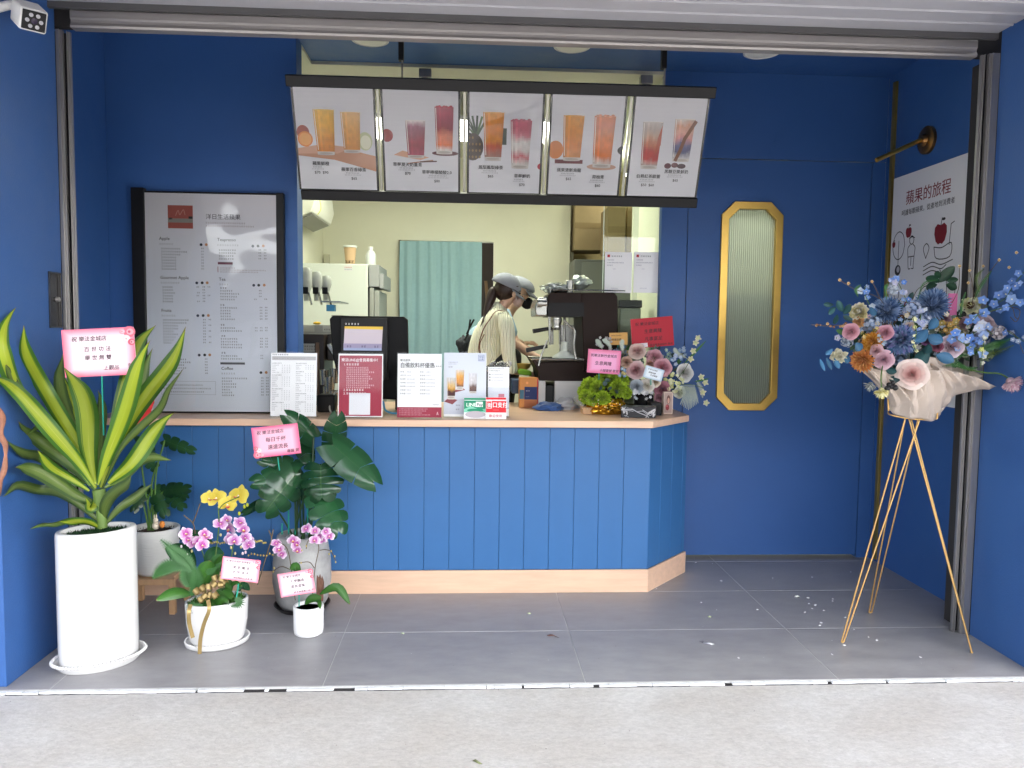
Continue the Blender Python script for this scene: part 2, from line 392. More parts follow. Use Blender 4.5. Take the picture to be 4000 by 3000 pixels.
fl.add([(1.742, 1.903, 1.155), (1.812, 1.903, 1.085), (1.998, 1.903, 1.085), (2.068, 1.903, 1.155), (2.068, 1.903, 2.332), (1.998, 1.903, 2.402), (1.812, 1.903, 2.402), (1.742, 1.903, 2.332)], [tuple(range(8))[::-1]])
obj('fluted_pane', fl, M_FLUTE, D, angle=60, kind='stuff')
vl = MB()  # dark strips added between the ribs, painting the glass's refraction lines
for i in range(1, nr): xx = 1.742 + wd * i; z0, z1 = octz(xx); vl.box(xx - wd * .11, xx + wd * .11, 1.8895, 1.8945, z0, z1)
obj('flute_dark_lines', vl, mat('flute_line_dark', (.16, .19, .15), .3), D, smooth=False, kind='stuff')
# what stands behind the door glass
cb = thing('steel_cabinet', 'tall grey cabinet seen blurred through the fluted octagonal door window', 'cabinet', (1.9, 2.5, 0.1))
obj('body', MB().box(1.5, 2.6, 2.45, 2.9, 0.1, 1.86), mat('cabinet_grey', (0.52, 0.56, 0.52), .5), cb, bevel=.004)
obj('shelf_load', MB().box(1.83, 2.13, 2.40, 2.445, 1.30, 1.70).box(1.7, 2.3, 2.41, 2.445, 1.18, 1.25), mat('cabinet_dark', (.22, .20, .19), .6), cb, bevel=.004)
bxp('screen_wall', (1.37, 2.81, 3.2, 3.26, 0.1, 3.27), M_CREAM)
# shutter: rails, rolled-up bottom bar, lintel slot
def rail(xw, sgn, name, w, Y0):
    r = thing('shutter_rail', name, 'shutter rail', (xw, YS, 0), 'steel shutter guide rails of the alcove')
    a = MB()
    def bb(g, u0, u1, y0, y1):
        x0, x1 = xw + sgn * u0, xw + sgn * u1
        g.box(min(x0, x1), max(x0, x1), y0, y1, 0.0, 2.98)
    bb(a, 0.0, w, Y0, Y0 + .018); bb(a, w, w + .003, Y0 - .003, Y0 + .03)
    bb(a, w + .003, w + .013, Y0 + .008, Y0 + .03)
    bb(a, w + .025, w + .028, Y0 + .022, Y0 + .05); bb(a, w + .028, w + .038, Y0 + .034, Y0 + .05)
    obj('rail_channel', a, M_STEEL, r, bevel=.001)
    c = MB(); bb(c, 0.0, w + .028, Y0 + .052, Y0 + .062); bb(c, -.19, 0.0, Y0 + .03, .719); obj('rail_slot', c, M_DARK, r)
    return r
rail(-1.99, 1, 'left steel shutter guide rail running up behind the big yellow-green plant', .014, .588)
rail(2.64, -1, 'right steel shutter guide rail running up behind the blue and pink bouquet', .036, .502)
sh = thing('roller_shutter', 'rolled up grey steel shutter bottom bar across the top of the alcove', 'roller shutter', (0.3, YS, 2.98))
g = MB(); x0, x1 = -1.90, 2.55
prof = [(0.60, 2.975), (0.55, 2.975), (0.545, 2.985), (0.553, 3.0), (0.553, 3.012), (0.546, 3.02), (0.546, 3.052), (0.556, 3.062), (0.556, 3.10), (0.548, 3.105), (0.548, 3.2), (0.60, 3.2)]
def extrude_x(g, prof, x0, x1):
    n = len(prof); V = [(x0, a, b) for a, b in prof] + [(x1, a, b) for a, b in prof]
    F = [(k, (k + 1) % n, n + (k + 1) % n, n + k) for k in range(n)] + [tuple(reversed(range(n))), tuple(range(n, 2 * n))]
    return g.add(V, F)
extrude_x(g, prof, x0, x1); obj('bottom_bar', g, M_STEELX, sh, angle=25)
bxp('shutter_header', (-1.99, 2.64, 0.521, 0.543, 3.055, 3.45), mat('header_grey', (.10, .098, .10), .5))
bxp('shutter_box', (-2.4, 3.0, 0.62, 0.655, 3.0, 3.45), M_DARK)
# soffit of white aluminium strips, grooves between them
sb = bpy.data.objects.new('arcade_soffit', None); COL.objects.link(sb); sb.parent = BL; sb.matrix_parent_inverse = pinv(BL)
yy = 0.52; k = 0
while yy > -5.2:
    w = 0.125
    g = MB()
    y1, y0 = yy, yy - w
    prof = [(y1, ZS), (y0 + .028, ZS), (y0 + .024, ZS - .004), (y0 + .016, ZS - .004), (y0 + .012, ZS + .006), (y0 + .003, ZS + .006), (y0 + .003, ZS + .02), (y1, ZS + .02)]
    xl, xr = (-1.985, 2.635) if yy > 0.03 else (-6, 7)
    if yy > .03 > y0: xl, xr = -1.985, 2.635
    extrude_x(g, prof[::-1], xl, xr)
    obj('soffit_strip', g, M_SOF, sb, angle=20)
    yy -= w; k += 1
bxp('soffit_slab', (-6, 7, -5.2, 0.52, ZS + .03, ZS + .12), M_DARK)
# ---------------------------------------------------------------- lamps
M_LAMP = mat('lamp_glass', (0.80, 0.80, 0.74), 0.4)
for i, x in enumerate((-0.61, 0.61, 1.79)):
    l = thing('downlight', ['flat round ceiling light above the first two menu panels', 'flat round ceiling light above the middle menu panels', 'flat round ceiling light near the octagonal door window'][i], 'ceiling light', (x, 1.49, ZC), 'round ceiling lights of the alcove')
    obj('rim', MB().lathe([(0.112, 0), (0.112, -.006), (.100, -.010), (.098, -.004)], (x, 1.49, ZC), 40), mat('lamp_rim', (.7, .7, .7), .4), l)
    obj('diffuser', MB().lathe([(0.098, -.004), (0.098, -.007), (.0, -.009)], (x, 1.49, ZC), 40), M_LAMP, l)
# lit fixtures inside the shop
M_TUBE = mat('lit_tube', (0.98, 1.0, 0.80), 0.5, emit=2.5)
for i, (x, y) in enumerate(((-0.1, 2.75), (1.9, 2.25))):
    l = thing('ceiling_lamp', ['lit ceiling lamp panel inside the shop above the workers', 'lit ceiling lamp panel inside the shop behind the door'][i], 'ceiling light', (x, y, 3.12), 'lit ceiling lamps inside the shop')
    hw, hd = ((0.7, 0.3) if i == 0 else (0.3, 0.2))
    obj('housing', MB().box(x - hw - .02, x + hw + .02, y - hd - .02, y + hd + .02, 3.09, 3.119), mat('lamp_rim', 0), l)
    obj('panel', MB().box(x - hw, x + hw, y - hd, y + hd, 3.083, 3.0895), M_TUBE, l)
l = thing('ceiling_lamp', 'lit ceiling lamp panel in the back recess beside the cardboard boxes', 'ceiling light', (1.7, 4.2, 3.12), 'lit ceiling lamps inside the shop')
obj('panel', MB().box(1.5, 1.9, 4.0, 4.3, 3.083, 3.0895), M_TUBE, l)
# ---------------------------------------------------------------- counter
M_WOOD = mat('maple_laminate', (0.70, 0.47, 0.33), 0.38, var=0.10, scale=5, stretch=(0.6, 6, 6), coat=.15)
CT = thing('service_counter', 'blue boarded service counter with maple top and maple skirting', 'counter', (0, 1.2, 0))
CY = 1.20
bd = 0.1484
xs = [1.083]
x = 0.927
while x > -2.15: xs.append(x); x -= bd
xs.append(-2.15)
for a, b in zip(xs[1:], xs):
    g = MB().box(a + .0008, b - .0008, CY, CY + .018, 0.14, 1.004)
    obj('board', g, M_BLUEL, CT, bevel=.0018)
# chamfered end
P0 = Vector((1.083, CY, 0)); P1 = Vector((1.412, 1.575, 0)); dch = (P1 - P0); Lc = dch.length; dch.normalize(); nch = Vector((dch.y, -dch.x, 0))
t = 0.0
while t < Lc - .01:
    e = min(t + bd, Lc)
    q = [P0 + dch * (t + .0012), P0 + dch * (e - .0012)]; q2 = [p - nch * .018 for p in q]
    g = MB(); g.prism([(p.x, p.y) for p in (q[0], q[1], q2[1], q2[0])], 0.14, 1.004)
    obj('board', g, M_BLUEL, CT, bevel=.0018); t = e
g = MB().box(1.395, 1.412, 1.577, 1.879, 0, 1.004); obj('end_panel', g, M_BLUEL, CT)
obj('core', MB().prism([(-2.14, CY + .03), (1.06, CY + .03), (1.385, 1.60), (1.385, 1.879), (-1.03, 1.879), (-1.03, 1.44), (-2.14, 1.44)], 0.01, 1.003), mat('counter_core', (.05, .1, .2), .7), CT)
def offs(d): return [(-2.149, CY - d), (1.083 + d * .42, CY - d), (1.412 + d * .95, 1.575 - d * .42), (1.412 + d * .95, 1.87)]
o1 = offs(.012)
g = MB().box(-2.149, 1.083 + .004, CY - .012, CY - .0005, 0.001, 0.139); obj('skirting', g, M_WOOD, CT, bevel=.001)
a, b = Vector((1.088, CY - .012, 0)), Vector((1.4235, 1.570, 0))
q = [(a.x, a.y), (b.x, b.y), (b.x - .01, b.y + .009), (a.x - .004, a.y + .012)]
obj('skirting', MB().prism(q, 0.001, 0.139), M_WOOD, CT, bevel=.001)
top = [(-2.149, 1.135), (1.078, 1.120), (1.392, 1.470), (1.392, 1.8785), (1.284, 1.8785), (1.284, 2.25), (-1.035, 2.25), (-1.035, 1.449), (-2.149, 1.449)]
obj('countertop', MB().prism(top, 1.005, 1.045), M_WOOD, CT, bevel=.003)

# the row of houses across the street: seen only as a reflection in the glossy menu covers
ob = thing('street_building', 'grey row building across the street behind the photographer', 'building', (0, -26, 0))
obj('wall', MB().box(-60, 60, -34, -26, 0, 4.5), mat('street_wall', (0.26, 0.245, 0.23), .8, var=.2, scale=.6), ob)
g = MB()
for i in range(20):
    for z in (0.9, ): g.box(-38 + i * 4, -36 + i * 4, -26.02, -25.95, z, z + 1.6)
obj('window', g, mat('street_glass', (.03, .04, .05), .1), ob, kind='stuff')
# ---------------------------------------------------------------- covers, prints
def film(name, rough=0.04, bs=3.0, strength=.5, f0=1.0, tint=(1, 1, 1)):
    M = bpy.data.materials.new(name); M.use_nodes = True; N = M.node_tree.nodes; L = M.node_tree.links; N.remove(N['Principled BSDF'])
    T = N.new('ShaderNodeBsdfTransparent'); T.inputs[0].default_value = (*tint, 1); G = N.new('ShaderNodeBsdfGlossy'); G.inputs['Roughness'].default_value = rough; F = N.new('ShaderNodeFresnel'); F.inputs[0].default_value = 1.5
    mu = N.new('ShaderNodeMath'); mu.operation = 'MULTIPLY'; mu.inputs[1].default_value = f0; L.new(F.outputs[0], mu.inputs[0])
    X = N.new('ShaderNodeMixShader'); L.new(mu.outputs[0], X.inputs[0]); L.new(T.outputs[0], X.inputs[1]); L.new(G.outputs[0], X.inputs[2]); L.new(X.outputs[0], N['Material Output'].inputs[0])
    tc = N.new('ShaderNodeTexCoord'); n = N.new('ShaderNodeTexNoise'); n.inputs['Scale'].default_value = bs; n.inputs['Detail'].default_value = 1.0; n.inputs['Distortion'].default_value = .8; L.new(tc.outputs['Object'], n.inputs[0])
    b = N.new('ShaderNodeBump'); b.inputs['Strength'].default_value = strength; b.inputs['Distance'].default_value = .05; L.new(n.outputs['Fac'], b.inputs['Height']); L.new(b.outputs[0], G.inputs['Normal'])
    return M
M_FILM = film('clear_cover_film', 0.05, 2.2, .22, 1.3); M_FILM2 = film('wavy_cover_film', 0.03, 2.6, .42, .95)
M_ACR = film('clear_acrylic', 0.05, 1.0, .05, .22, (.985, .99, .99))
M_PAPER = mat('white_paper', (0.90, 0.90, 0.92), 0.6)
INK = '26262c'; GRY = '8a8a90'; FAINT = 'a9a9ae'
# ---------------------------------------------------------------- hanging menu boards
HM = thing('hanging_menu_rack', 'black rack of five tilted drink posters hanging over the serving window', 'menu rack', (0.17, 1.1, 2.9))
U = Vector((1, 0, 0)); Vd = Vector((0, -0.25, 0.60)).normalized(); Nd = U.cross(Vd)
Ob = Vector((-0.99, 1.25, 2.318))
def hb(g, u0, u1, v0, v1, n0, n1): return g.prism([(u0, v0), (u1, v0), (u1, v1), (u0, v1)], n0, n1, Ob, U, Vd, Nd)
Hh = 0.655
obj('top_rail', hb(MB(), -.01, 2.345, Hh - .055, Hh + .005, -.02, .02), M_BLACK, HM, bevel=.004)
obj('bottom_rail', hb(MB(), .02, 2.325, -.012, .045, -.02, .02), M_BLACK, HM, bevel=.004)
px = [(0.012, .465), (.493, .930), (.968, 1.397), (1.427, 1.856), (1.892, 2.318)]
M_STRIP = mat('chrome_strip', (.26, .26, .22), .3, metal=.8)
def drink(p, cx, b, w, h, stops, ice=None, foot=.08, taper=.82, rim='ffffff'):
    n = 26; nc = 9; sd = cx * 91 + b * 37
    for i in range(n):
        t0, t1 = foot + (1 - foot) * i / n, foot + (1 - foot) * (i + 1) / n
        w0, w1 = w / 2 * (taper + (1 - taper) * t0), w / 2 * (taper + (1 - taper) * t1)
        for j in range(nc):
            u0, u1 = -1 + 2 * j / nc, -1 + 2 * (j + 1) / nc; um = (u0 + u1) / 2
            tt = min(.999, max(0, (i + .5) / n + .10 * noise.noise(Vector((um * 1.5 + sd, i * .12, 2))) + .04 * noise.noise(Vector((um * 4, i * .4, sd)))))
            k = tt * (len(stops) - 1); q = min(int(k), len(stops) - 2); a = k - q; c0, c1 = hx(stops[q]), hx(stops[q + 1])
            f = (1 - .22 * abs(um) ** 3) * (1 + .16 * noise.noise(Vector((um * 3 + sd, i * .35, 7)))) * (1.12 if j == 2 else .93)
            c = tuple(min(1, (x + (y - x) * a) * f) for x, y in zip(c0, c1))
            p.poly([(cx + u0 * w0, b + h * t0), (cx + u1 * w0, b + h * t0), (cx + u1 * w1, b + h * t1), (cx + u0 * w1, b + h * t1)], c)
    w0 = w / 2 * (taper + (1 - taper) * foot)
    p.poly([(cx - w0 * .97, b + h * .012), (cx + w0 * .97, b + h * .012), (cx + w0, b + h * foot), (cx - w0, b + h * foot)], 'd4cfca')
    p.ell(cx, b + h * .012, w0 * .97, h * .014, 'c4beb8', 16); p.k += .3; p.ell(cx, b + h * foot * .55, w0 * .8, h * foot * .28, 'b5aca4', 16); p.k += .3
    p.line([(cx - w0 * .86, b + h * .12), (cx - w / 2 * .88, b + h * .97)], w * .03, 'f4f0ea'); p.ell(cx, b + h * .995, w * .49, h * .013, 'ece6de' if not ice else ice, 18); p.k += .3; p.ell(cx, b + h * .993, w * .43, h * .009, mixk(stops[-1], .9), 18); p.k += .3
    if ice:
        for i in range(7): p.ell(cx - w * .36 + i * w * .12, b + h * (1.0 + .012 * math.sin(i * 2.3)), w * .085, h * .022, mixk(ice, .85 + .3 * (i % 2)), 9)
def mixk(s, k): return tuple(min(1, x * k) for x in (hx(s) if isinstance(s, str) else s))
def posterprint(i, par, w, h):
    O = Ob + U * px[i][0] + Vd * .052 + Nd * .008
    p = Print(O + U * .012 + Vd * .0, U, Vd); W_ = w - .024; H_ = h; p.clip = W_
    random.seed(30 + i)
    p.grad(0, 0, W_, H_, ['dfe0e6', 'e4e5ea', 'dcdce2', 'd2d2d8', 'c8c8ce'])
    p.up(); S = W_ / .425
    def tx(s, a, b, z, c=INK, bo=.02): p.text(s, a * S, b, z * 1.12, c, bo + .012, al='CENTER')
    def blk(a, b, name, price, sub=9):
        tx(name, a, b, .021, INK, .03); p.marks(a * S - .045, b - .014, sub, .0075, GRY); p.marks(a * S - .052, b - .025, sub + 2, .0075, FAINT); tx(price, a, b - .048, .019, '3a3a40', .02)
    if i == 0:
        p.poly([(0, .185), (.2, .165), (W_, .105), (W_, .19), (.27, .225), (.0, .20)], 'c08a6a'); p.up(); p.poly([(0, .195), (.22, .2), (.3, .235), (.14, .25), (0, .225)], 'd3a184'); p.up()
        p.ell(.035, .31, .035, .04, 'a04a3c'); p.up(); p.ell(.045, .275, .042, .042, 'e5893a'); p.up(); p.ell(.045, .275, .034, .034, 'f2ad62'); p.up()
        p.ell(.375, .27, .04, .05, 'c9cfa4'); p.up(); p.ell(.378, .265, .03, .038, 'e9ead2'); p.up()
        drink(p, .155, .19, .115, .245, ['dc8410', 'e89a1c', 'eeb236', 'ecbc48']); p.up(); drink(p, .30, .205, .108, .22, ['dc9440', 'e6a854', 'ecbc78'])
        blk(.12, .135, '蘋果鮮橙', '$70  $90', 6); blk(.30, .105, '蘋果百香綠茶', '$65')
    if i == 1:
        p.poly([(.05, .20), (.2, .175), (.25, .19), (.1, .225)], 'd9a98c'); p.up(); p.ell(.015, .305, .035, .035, '9c3b3e'); p.up(); p.ell(.34, .215, .075, .014, '5a2830'); p.up()
        p.line([(.13, .155), (.27, .175)], .006, 'b98a78'); p.line([(.2, .165), (.29, .17)], .007, '5b3b38')
        drink(p, .175, .185, .112, .205, ['b9516a', 'a33a4c', 'a83c4e', '9f4e60', 'a3647a', 'e6dede'], taper=.8); p.up(); drink(p, .335, .21, .105, .255, ['e8e0de', 'ee7434', 'e58a6c', '9a2a3c', 'a03a50', 'b2405a', 'b04a60'], 'b03048', taper=.85)
        blk(.13, .14, '草莓夏天奶蓋青', '$70'); blk(.30, .10, '草莓檸檬酸酸2.0', '$80', 12)
    if i == 2:
        for q in range(9):
            a = R(60 + q * 14); p.line([(.04, .31), (.04 + .11 * math.cos(a), .31 + .11 * math.sin(a))], .012, ['2e4a30', '4d6a3c', '1f3323'][q % 3])
        p.up(); p.ell(.02, .255, .06, .075, '3a2c22'); p.up()
        for q in range(14): p.ell(.0 + (q % 4) * .02, .2 + (q // 4) * .035, .006, .008, '8a6b3a', 6)
        p.up(); p.rect(.17, .27, .04, .09, '3d4a40'); p.up()
        drink(p, .135, .18, .118, .265, ['9a6a5a', 'c04c20', 'e08c14', 'dc7e10', 'e08a14', 'e89c28'], taper=.78); p.up(); drink(p, .29, .14, .12, .265, ['e2dcd8', 'c9606a', 'dfd6d2', 'e4e0dd', 'cf7484', 'b8445e', 'c4506a'], 'b8586e', taper=.8)
        p.up(); p.ell(.41, .155, .02, .018, 'b93a4a'); blk(.13, .135, '鳳梨鳳梨綠茶', '$65'); blk(.32, .09, '草莓鮮奶', '$70', 6)
    if i == 3:
        p.ell(.03, .25, .045, .05, 'd98544'); p.up(); p.rect(.03, .175, .16, .022, '6a2a30'); p.up(); p.ell(.30, .16, .085, .018, 'c7a08c'); p.up(); p.ell(.42, .255, .035, .025, '3c3e3a'); p.up()
        drink(p, .125, .19, .118, .25, ['dc9450', 'dc7e10', 'e08a14', 'dc8e14', 'e09828']); p.up(); drink(p, .30, .155, .12, .285, ['ddd2cc', 'e87c30', 'e87a2c', 'e07c38', 'dc8c60', 'dc8868', 'dc8050'], 'd99070', taper=.86)
        blk(.12, .13, '蘋果清新烏龍', '$65'); blk(.30, .095, '荷柚青', '$60')
    if i == 4:
        p.ell(.22, .175, .02, .016, '5a2830'); p.ell(.26, .18, .02, .014, '6a3a40'); p.ell(.30, .175, .025, .014, '4a3038'); p.up()
        drink(p, .11, .155, .115, .26, ['b8a69c', 'c63a34', 'b84038', 'c9714c', 'c9a890', 'b9a8a0', 'c9c0bc'], taper=.82); p.up(); drink(p, .29, .20, .115, .235, ['d8d4d8', '55557a', '6c6a90', 'e09a92', 'e6b09e', 'd8a084', 'd9cfc8'], taper=.85)
        p.up(); p.line([(.35, .42), (.30, .33), (.28, .26), (.26, .21)], .02, '7a4526'); p.poly([(.135, .23), (.165, .29), (.165, .40), (.145, .33)], 'b04a2c')
        blk(.12, .105, '伯爵紅茶歐蕾', '$50  $60'); blk(.29, .135, '黑糖豆漿鮮奶', '$65')
    p.done(par)
for i, (a, b) in enumerate(px):
    pn = obj('poster_panel', hb(MB(), a, b, .046, Hh - .056, -.006, .008), M_BLACK, HM, bevel=.001)
    posterprint(i, pn, b - a, Hh - .056 - .052)
    g = MB(); n1, n2 = 14, 10; rows_ = []
    rf = random.Random(i)
    for r_ in range(n2 + 1):
        row = []
        for c_ in range(n1 + 1):
            u_, v_ = a + (b - a) * c_ / n1, .052 + (Hh - .11) * r_ / n2; e = min(c_, n1 - c_, 3) / 3 * min(r_, n2 - r_, 3) / 3
            row.append(Ob + U * u_ + Vd * v_ + Nd * (.017 + .0045 * e * noise.noise(Vector((u_ * 4.5, v_ * 5, i * 3)))))
        rows_.append(row)
    g.strip(rows_, uv=False); obj('cover', g, M_FILM2, pn, angle=180)
    if i: obj('divider', hb(MB(), a - .022, a - .007, .05, Hh - .058, -.004, .010), M_STRIP, HM)
for bx, ang in ((-.385, 0), (1.068, 0)):
    g = MB(); g.box(bx - .014, bx + .014, 1.02, 1.06, 3.03, ZC); obj('hanger', g, M_BLACK, HM, bevel=.002)
    g = MB(); g.box(bx + .002, bx + .010, 1.03, 1.045, 2.915, 3.032); g.box(bx - .06, bx + .02, 1.0, 1.045, 2.912, 2.922); obj('hanger_plate', g, M_STEEL, HM)
# ---------------------------------------------------------------- big menu on the counter
BM = thing('menu_board', 'tall white drinks price list in a black frame on the left counter end', 'menu board', (-1.55, 1.41, 1.045))
yb = 1.405
x0, x1, z1 = -1.992, -1.108, 2.368
obj('frame', MB().box(x0, -1.918, yb - .018, yb + .03, 1.047, z1 + .01).box(-1.152, x1, yb - .018, yb + .03, 1.047, z1 - .005).box(-1.918, -1.152, yb - .006, yb + .03, 2.352, 2.362).box(-1.918, -1.152, yb - .006, yb + .03, 1.047, 1.056), M_BLACK, BM, bevel=.004)
obj('backing', MB().box(-1.918, -1.152, yb, yb + .03, 1.057, 2.351), M_PAPER, BM)
p = Print((-1.917, yb, 1.0575), (1, 0, 0), (0, 0, 1)); w_, h_ = .764, 1.293
p.grad(0, 0, w_, h_, ['e6ecf6', 'e2e8f4', 'dde2ee', 'dee0e8', 'e2dfe4']); p.up()
def mp(ox, oy): return (ox - 118) / 827 * w_, (1510 - oy + (ox - 118) * .03) / 1437 * h_
def T(s, ox, oy, z, c=INK, bo=.02): a, b = mp(ox, oy); p.text(s, a, b, z, c, bo)
def Mk(ox, oy, n, s=.010, c='5a5a62', gap=1.3): a, b = mp(ox, oy); p.marks(a, b, n, s, c, gap)
a, b = mp(260, 305); p.rect(a, b, .145, .135, 'a8584e'); p.up(); p.rect(a, b + .034, .145, .024, '8f8f88'); p.rect(a + .006, b + .05, .02, .012, '33302e'); p.rect(a + .12, b + .055, .024, .016, '33302e'); p.curve([(a + .045, b + .075), (a + .06, b + .105), (a + .07, b + .08), (a + .09, b + .11), (a + .1, b + .08)], .004, 'c98e80')
T('洋日生活蘋果', 497, 246, .034, '30303a', .02)
Mk(497, 277, 18, .010, '9a8a90'); Mk(497, 297, 22, .010, '9a8a90')
for s, x, y in (('Apple', 203, 380), ('Gourmet Apple', 205, 635), ('Fruits', 208, 852), ('Teapresso', 568, 392), ('Tea', 575, 652), ('Coffee', 582, 1244)): T(s, x, y, .026, INK, .015)
random.seed(5)
def dots(xs, y):
    for x, c in zip(xs, ('2c3248', '20222c', 'c08a60')[-len(xs):]):
        a, b = mp(x, y); p.ell(a, b, .0085, .0085, c, 12)
def items(x, y, counts, cols, pitch=19, bold=0):
    for i, n in enumerate(counts):
        Mk(x, y + i * pitch, n, .0098)
        for cx in cols[i % len(cols)] if isinstance(cols[0], (list, tuple)) else cols: Mk(cx, y + i * pitch + 2, 2, .0085, '6a6a72', 1.05)
Mk(203, 412, 6, .011, FAINT); dots([466, 499], 415); items(215, 442, [9, 12, 9, 7, 7, 7, 7, 7], [465])
Mk(207, 665, 8, .011, FAINT); dots([435, 469, 501], 665); items(218, 694, [5, 5, 6, 5, 5, 5], [[432, 470, 502], [470], [435, 470]])
Mk(210, 882, 6, .011, FAINT); dots([438, 472, 505], 881); items(218, 910, [12, 11, 7, 7, 5, 7, 6, 5, 4], [[470, 505], [470]])
dots([443, 478, 510], 1143); items(240, 1172, [9, 11, 8, 9, 7, 6], [478])
Mk(568, 424, 9, .011, FAINT); dots([793, 826, 860], 428); items(578, 456, [8, 8, 7, 7], [828, 862])
a, b = mp(570, 545); p.rect(a, b, .087, .014, '6a2a44'); a, b = mp(568, 597); p.rect(a, b, .004, .034, 'a06070')
Mk(582, 572, 10, .007, 'a08a90'); Mk(582, 585, 30, .007, 'a08a90'); Mk(582, 598, 25, .007, 'a08a90')
Mk(577, 682, 4, .011, FAINT); dots([796, 828, 863], 686); Mk(582, 706, 3, .011, INK); items(582, 724, [6, 9, 8, 7], [[828], [828], [828], [797, 863]])
Mk(582, 818, 2, .011, INK); items(582, 836, [8, 5, 5, 5, 7], [832, 865])
Mk(582, 950, 2, .011, INK); items(582, 970, [7, 10], [800, 832, 865])
Mk(585, 1024, 2, .011, INK); items(582, 1042, [8, 8, 10, 10], [832, 866])
Mk(585, 1136, 2, .011, INK); items(582, 1156, [8, 10], [834])
a, b = mp(577, 1208); p.grad(a, b, .01, .012, ['3a3a40', '4a4a50']); p.rect(a, b, .145, .013, '55565e')
dots([836, 870], 1268); Mk(582, 1274, 6, .011, FAINT); items(585, 1306, [12, 5, 7, 7, 4, 5, 6], [835, 868])
a, b = mp(200, 1400); a2, b2 = mp(545, 1322); p.line([(a, b), (a2, b), (a2, b2), (a, b2), (a, b)], .0012, '8a8a90'); Mk(213, 1342, 20, .009, '7a7a80'); Mk(213, 1364, 24, .009, '7a7a80'); Mk(258, 1388, 17, .009, '7a7a80')
p.done(BM)
g = MB(); rows_ = []
for r_ in range(25):
    rows_.append([Vector((-1.918 + .766 * c_ / 16, yb - .012 - .006 * min(c_, 16 - c_, 3) / 3 * min(r_, 24 - r_, 3) / 3 * (noise.noise(Vector((c_ * .35, r_ * .3, 9)))), 1.057 + 1.294 * r_ / 24)) for c_ in range(17)])
g.strip(rows_, uv=False); obj('cover', g, M_FILM, BM, angle=180)
# ---------------------------------------------------------------- acrylic sign holders on the counter
CTZ = 1.0455
def holder(name, label, pl, pr, ytop, Y, paper, lean=.10):
    L_, R_ = aY(pl, 850, Y).x, aY(pr, 850, Y).x; H = aY((pl + pr) / 2, ytop, Y).z - CTZ; w = R_ - L_
    t = thing(name, label, 'sign holder', ((L_ + R_) / 2, Y, CTZ))
    Vv = Vector((0, lean, 1)).normalized(); O = Vector((L_, Y - lean * H * .4, CTZ))
    g = MB(); g.prism([(0, 0), (w, 0), (w, H), (0, H)], 0, .0025, O + Vector((0, .0, 0)), (1, 0, 0), Vv)
    g.prism([(0, 0), (w, 0), (w, H * .98), (0, H * .98)], -.0065, -.004, O, (1, 0, 0), Vv)
    g.box(L_, R_, O.y - .004, O.y + .075, CTZ - .0003, CTZ + .0025)
    obj('holder', g, M_ACR, t, smooth=False)
    g = MB(); g.prism([(.004, .006), (w - .004, .006), (w - .004, H - .008), (.004, H - .008)], -.0028, -.0016, O, (1, 0, 0), Vv); obj('paper', g, M_PAPER, t, smooth=False)
    p = Print(O - (Vector((1, 0, 0)).cross(Vv)) * .0014, (1, 0, 0), Vv); paper(p, w, H); p.done(t); return t
def s1(p, w, h):
    random.seed(1); p.up(); p.rect(.01, h - .05, w - .02, .022, 'b9b6b8'); p.marks(.012, h - .022, 9, .009, INK); p.marks(.02, h - .045, 20, .008, '8a8a8c')
    for c in (0, 1):
        xb = .012 + c * (w * .5)
        y = h - .072
        while y > .035:
            n = random.choice([3, 5, 6, 4])
            p.marks(xb, y, random.randint(6, 9), .0068, '77777c', 1.15); y -= .011
            for k in range(n):
                if y < .03: break
                p.marks(xb, y, random.randint(3, 6), .0058, '96969a', 1.15)
                for q in range(4): p.marks(xb + .055 + q * .014, y, 1, .0058, '9c9ca0')
                y -= .0105
            y -= .006
def s2(p, w, h):
    random.seed(2); p.up(); p.rect(.009, .012, w - .018, h - .03, 'a02540'); p.up(); Wt = 'f0dfe4'
    p.text('樂法LINE@會員募集中！', w / 2, h - .052, .0215, Wt, .03, al='CENTER', sx=.95)
    p.text('1.', .034, h - .077, .018, Wt, .02); p.marks(.05, h - .076, 5, .013, Wt); y = h - .094
    for n in (12, 12, 15, 12, 13, 14, 12, 12, 15, 13): p.marks(.05, y, n, .0094, 'e6bac4', 1.16); y -= .0128
    p.text('2.', .034, y - .004, .018, Wt, .02); p.marks(.05, y - .003, 7, .013, Wt); y -= .021
    p.text('3.', .034, y - .004, .018, Wt, .02); p.marks(.05, y - .003, 8, .013, Wt)
    p.rect(.068, .019, .122, .127, 'e8e8ee'); p.marks(.012, .016, 5, .007, 'd9a0ac')
def s3(p, w, h):
    random.seed(3); p.up(); p.rect(.003, .006, w - .006, .06, '9c2540'); p.up()
    p.text('樂法提供', .018, h - .052, .015, INK, .02); p.text('自備飲料杯優惠', .018, h - .088, .0335, '1c1c24', .02, sx=.86); p.marks(.215, h - .085, 4, .010, INK)
    y = h - .118
    for r_ in range(7):
        for c in (0, 1): p.marks(.02 + c * .115, y, 3 if r_ else 2, .0095, '44444c', 1.2); p.marks(.057 + c * .115, y, 3 + (r_ in (2, 3, 4)) * 3, .008, '9a9aa2', 1.1)
        y -= .0213
    p.marks(w - .055, .078, 5, .007, '6a6a70')
    for k, n in enumerate((20, 19, 16, 22)): p.marks(.016, .052 - k * .0115, n, .0072, 'dfa6b2', 1.15)
    p.line([(w - .03, .022), (w - .026, .038), (w - .022, .022)], .003, 'e8c8d0')
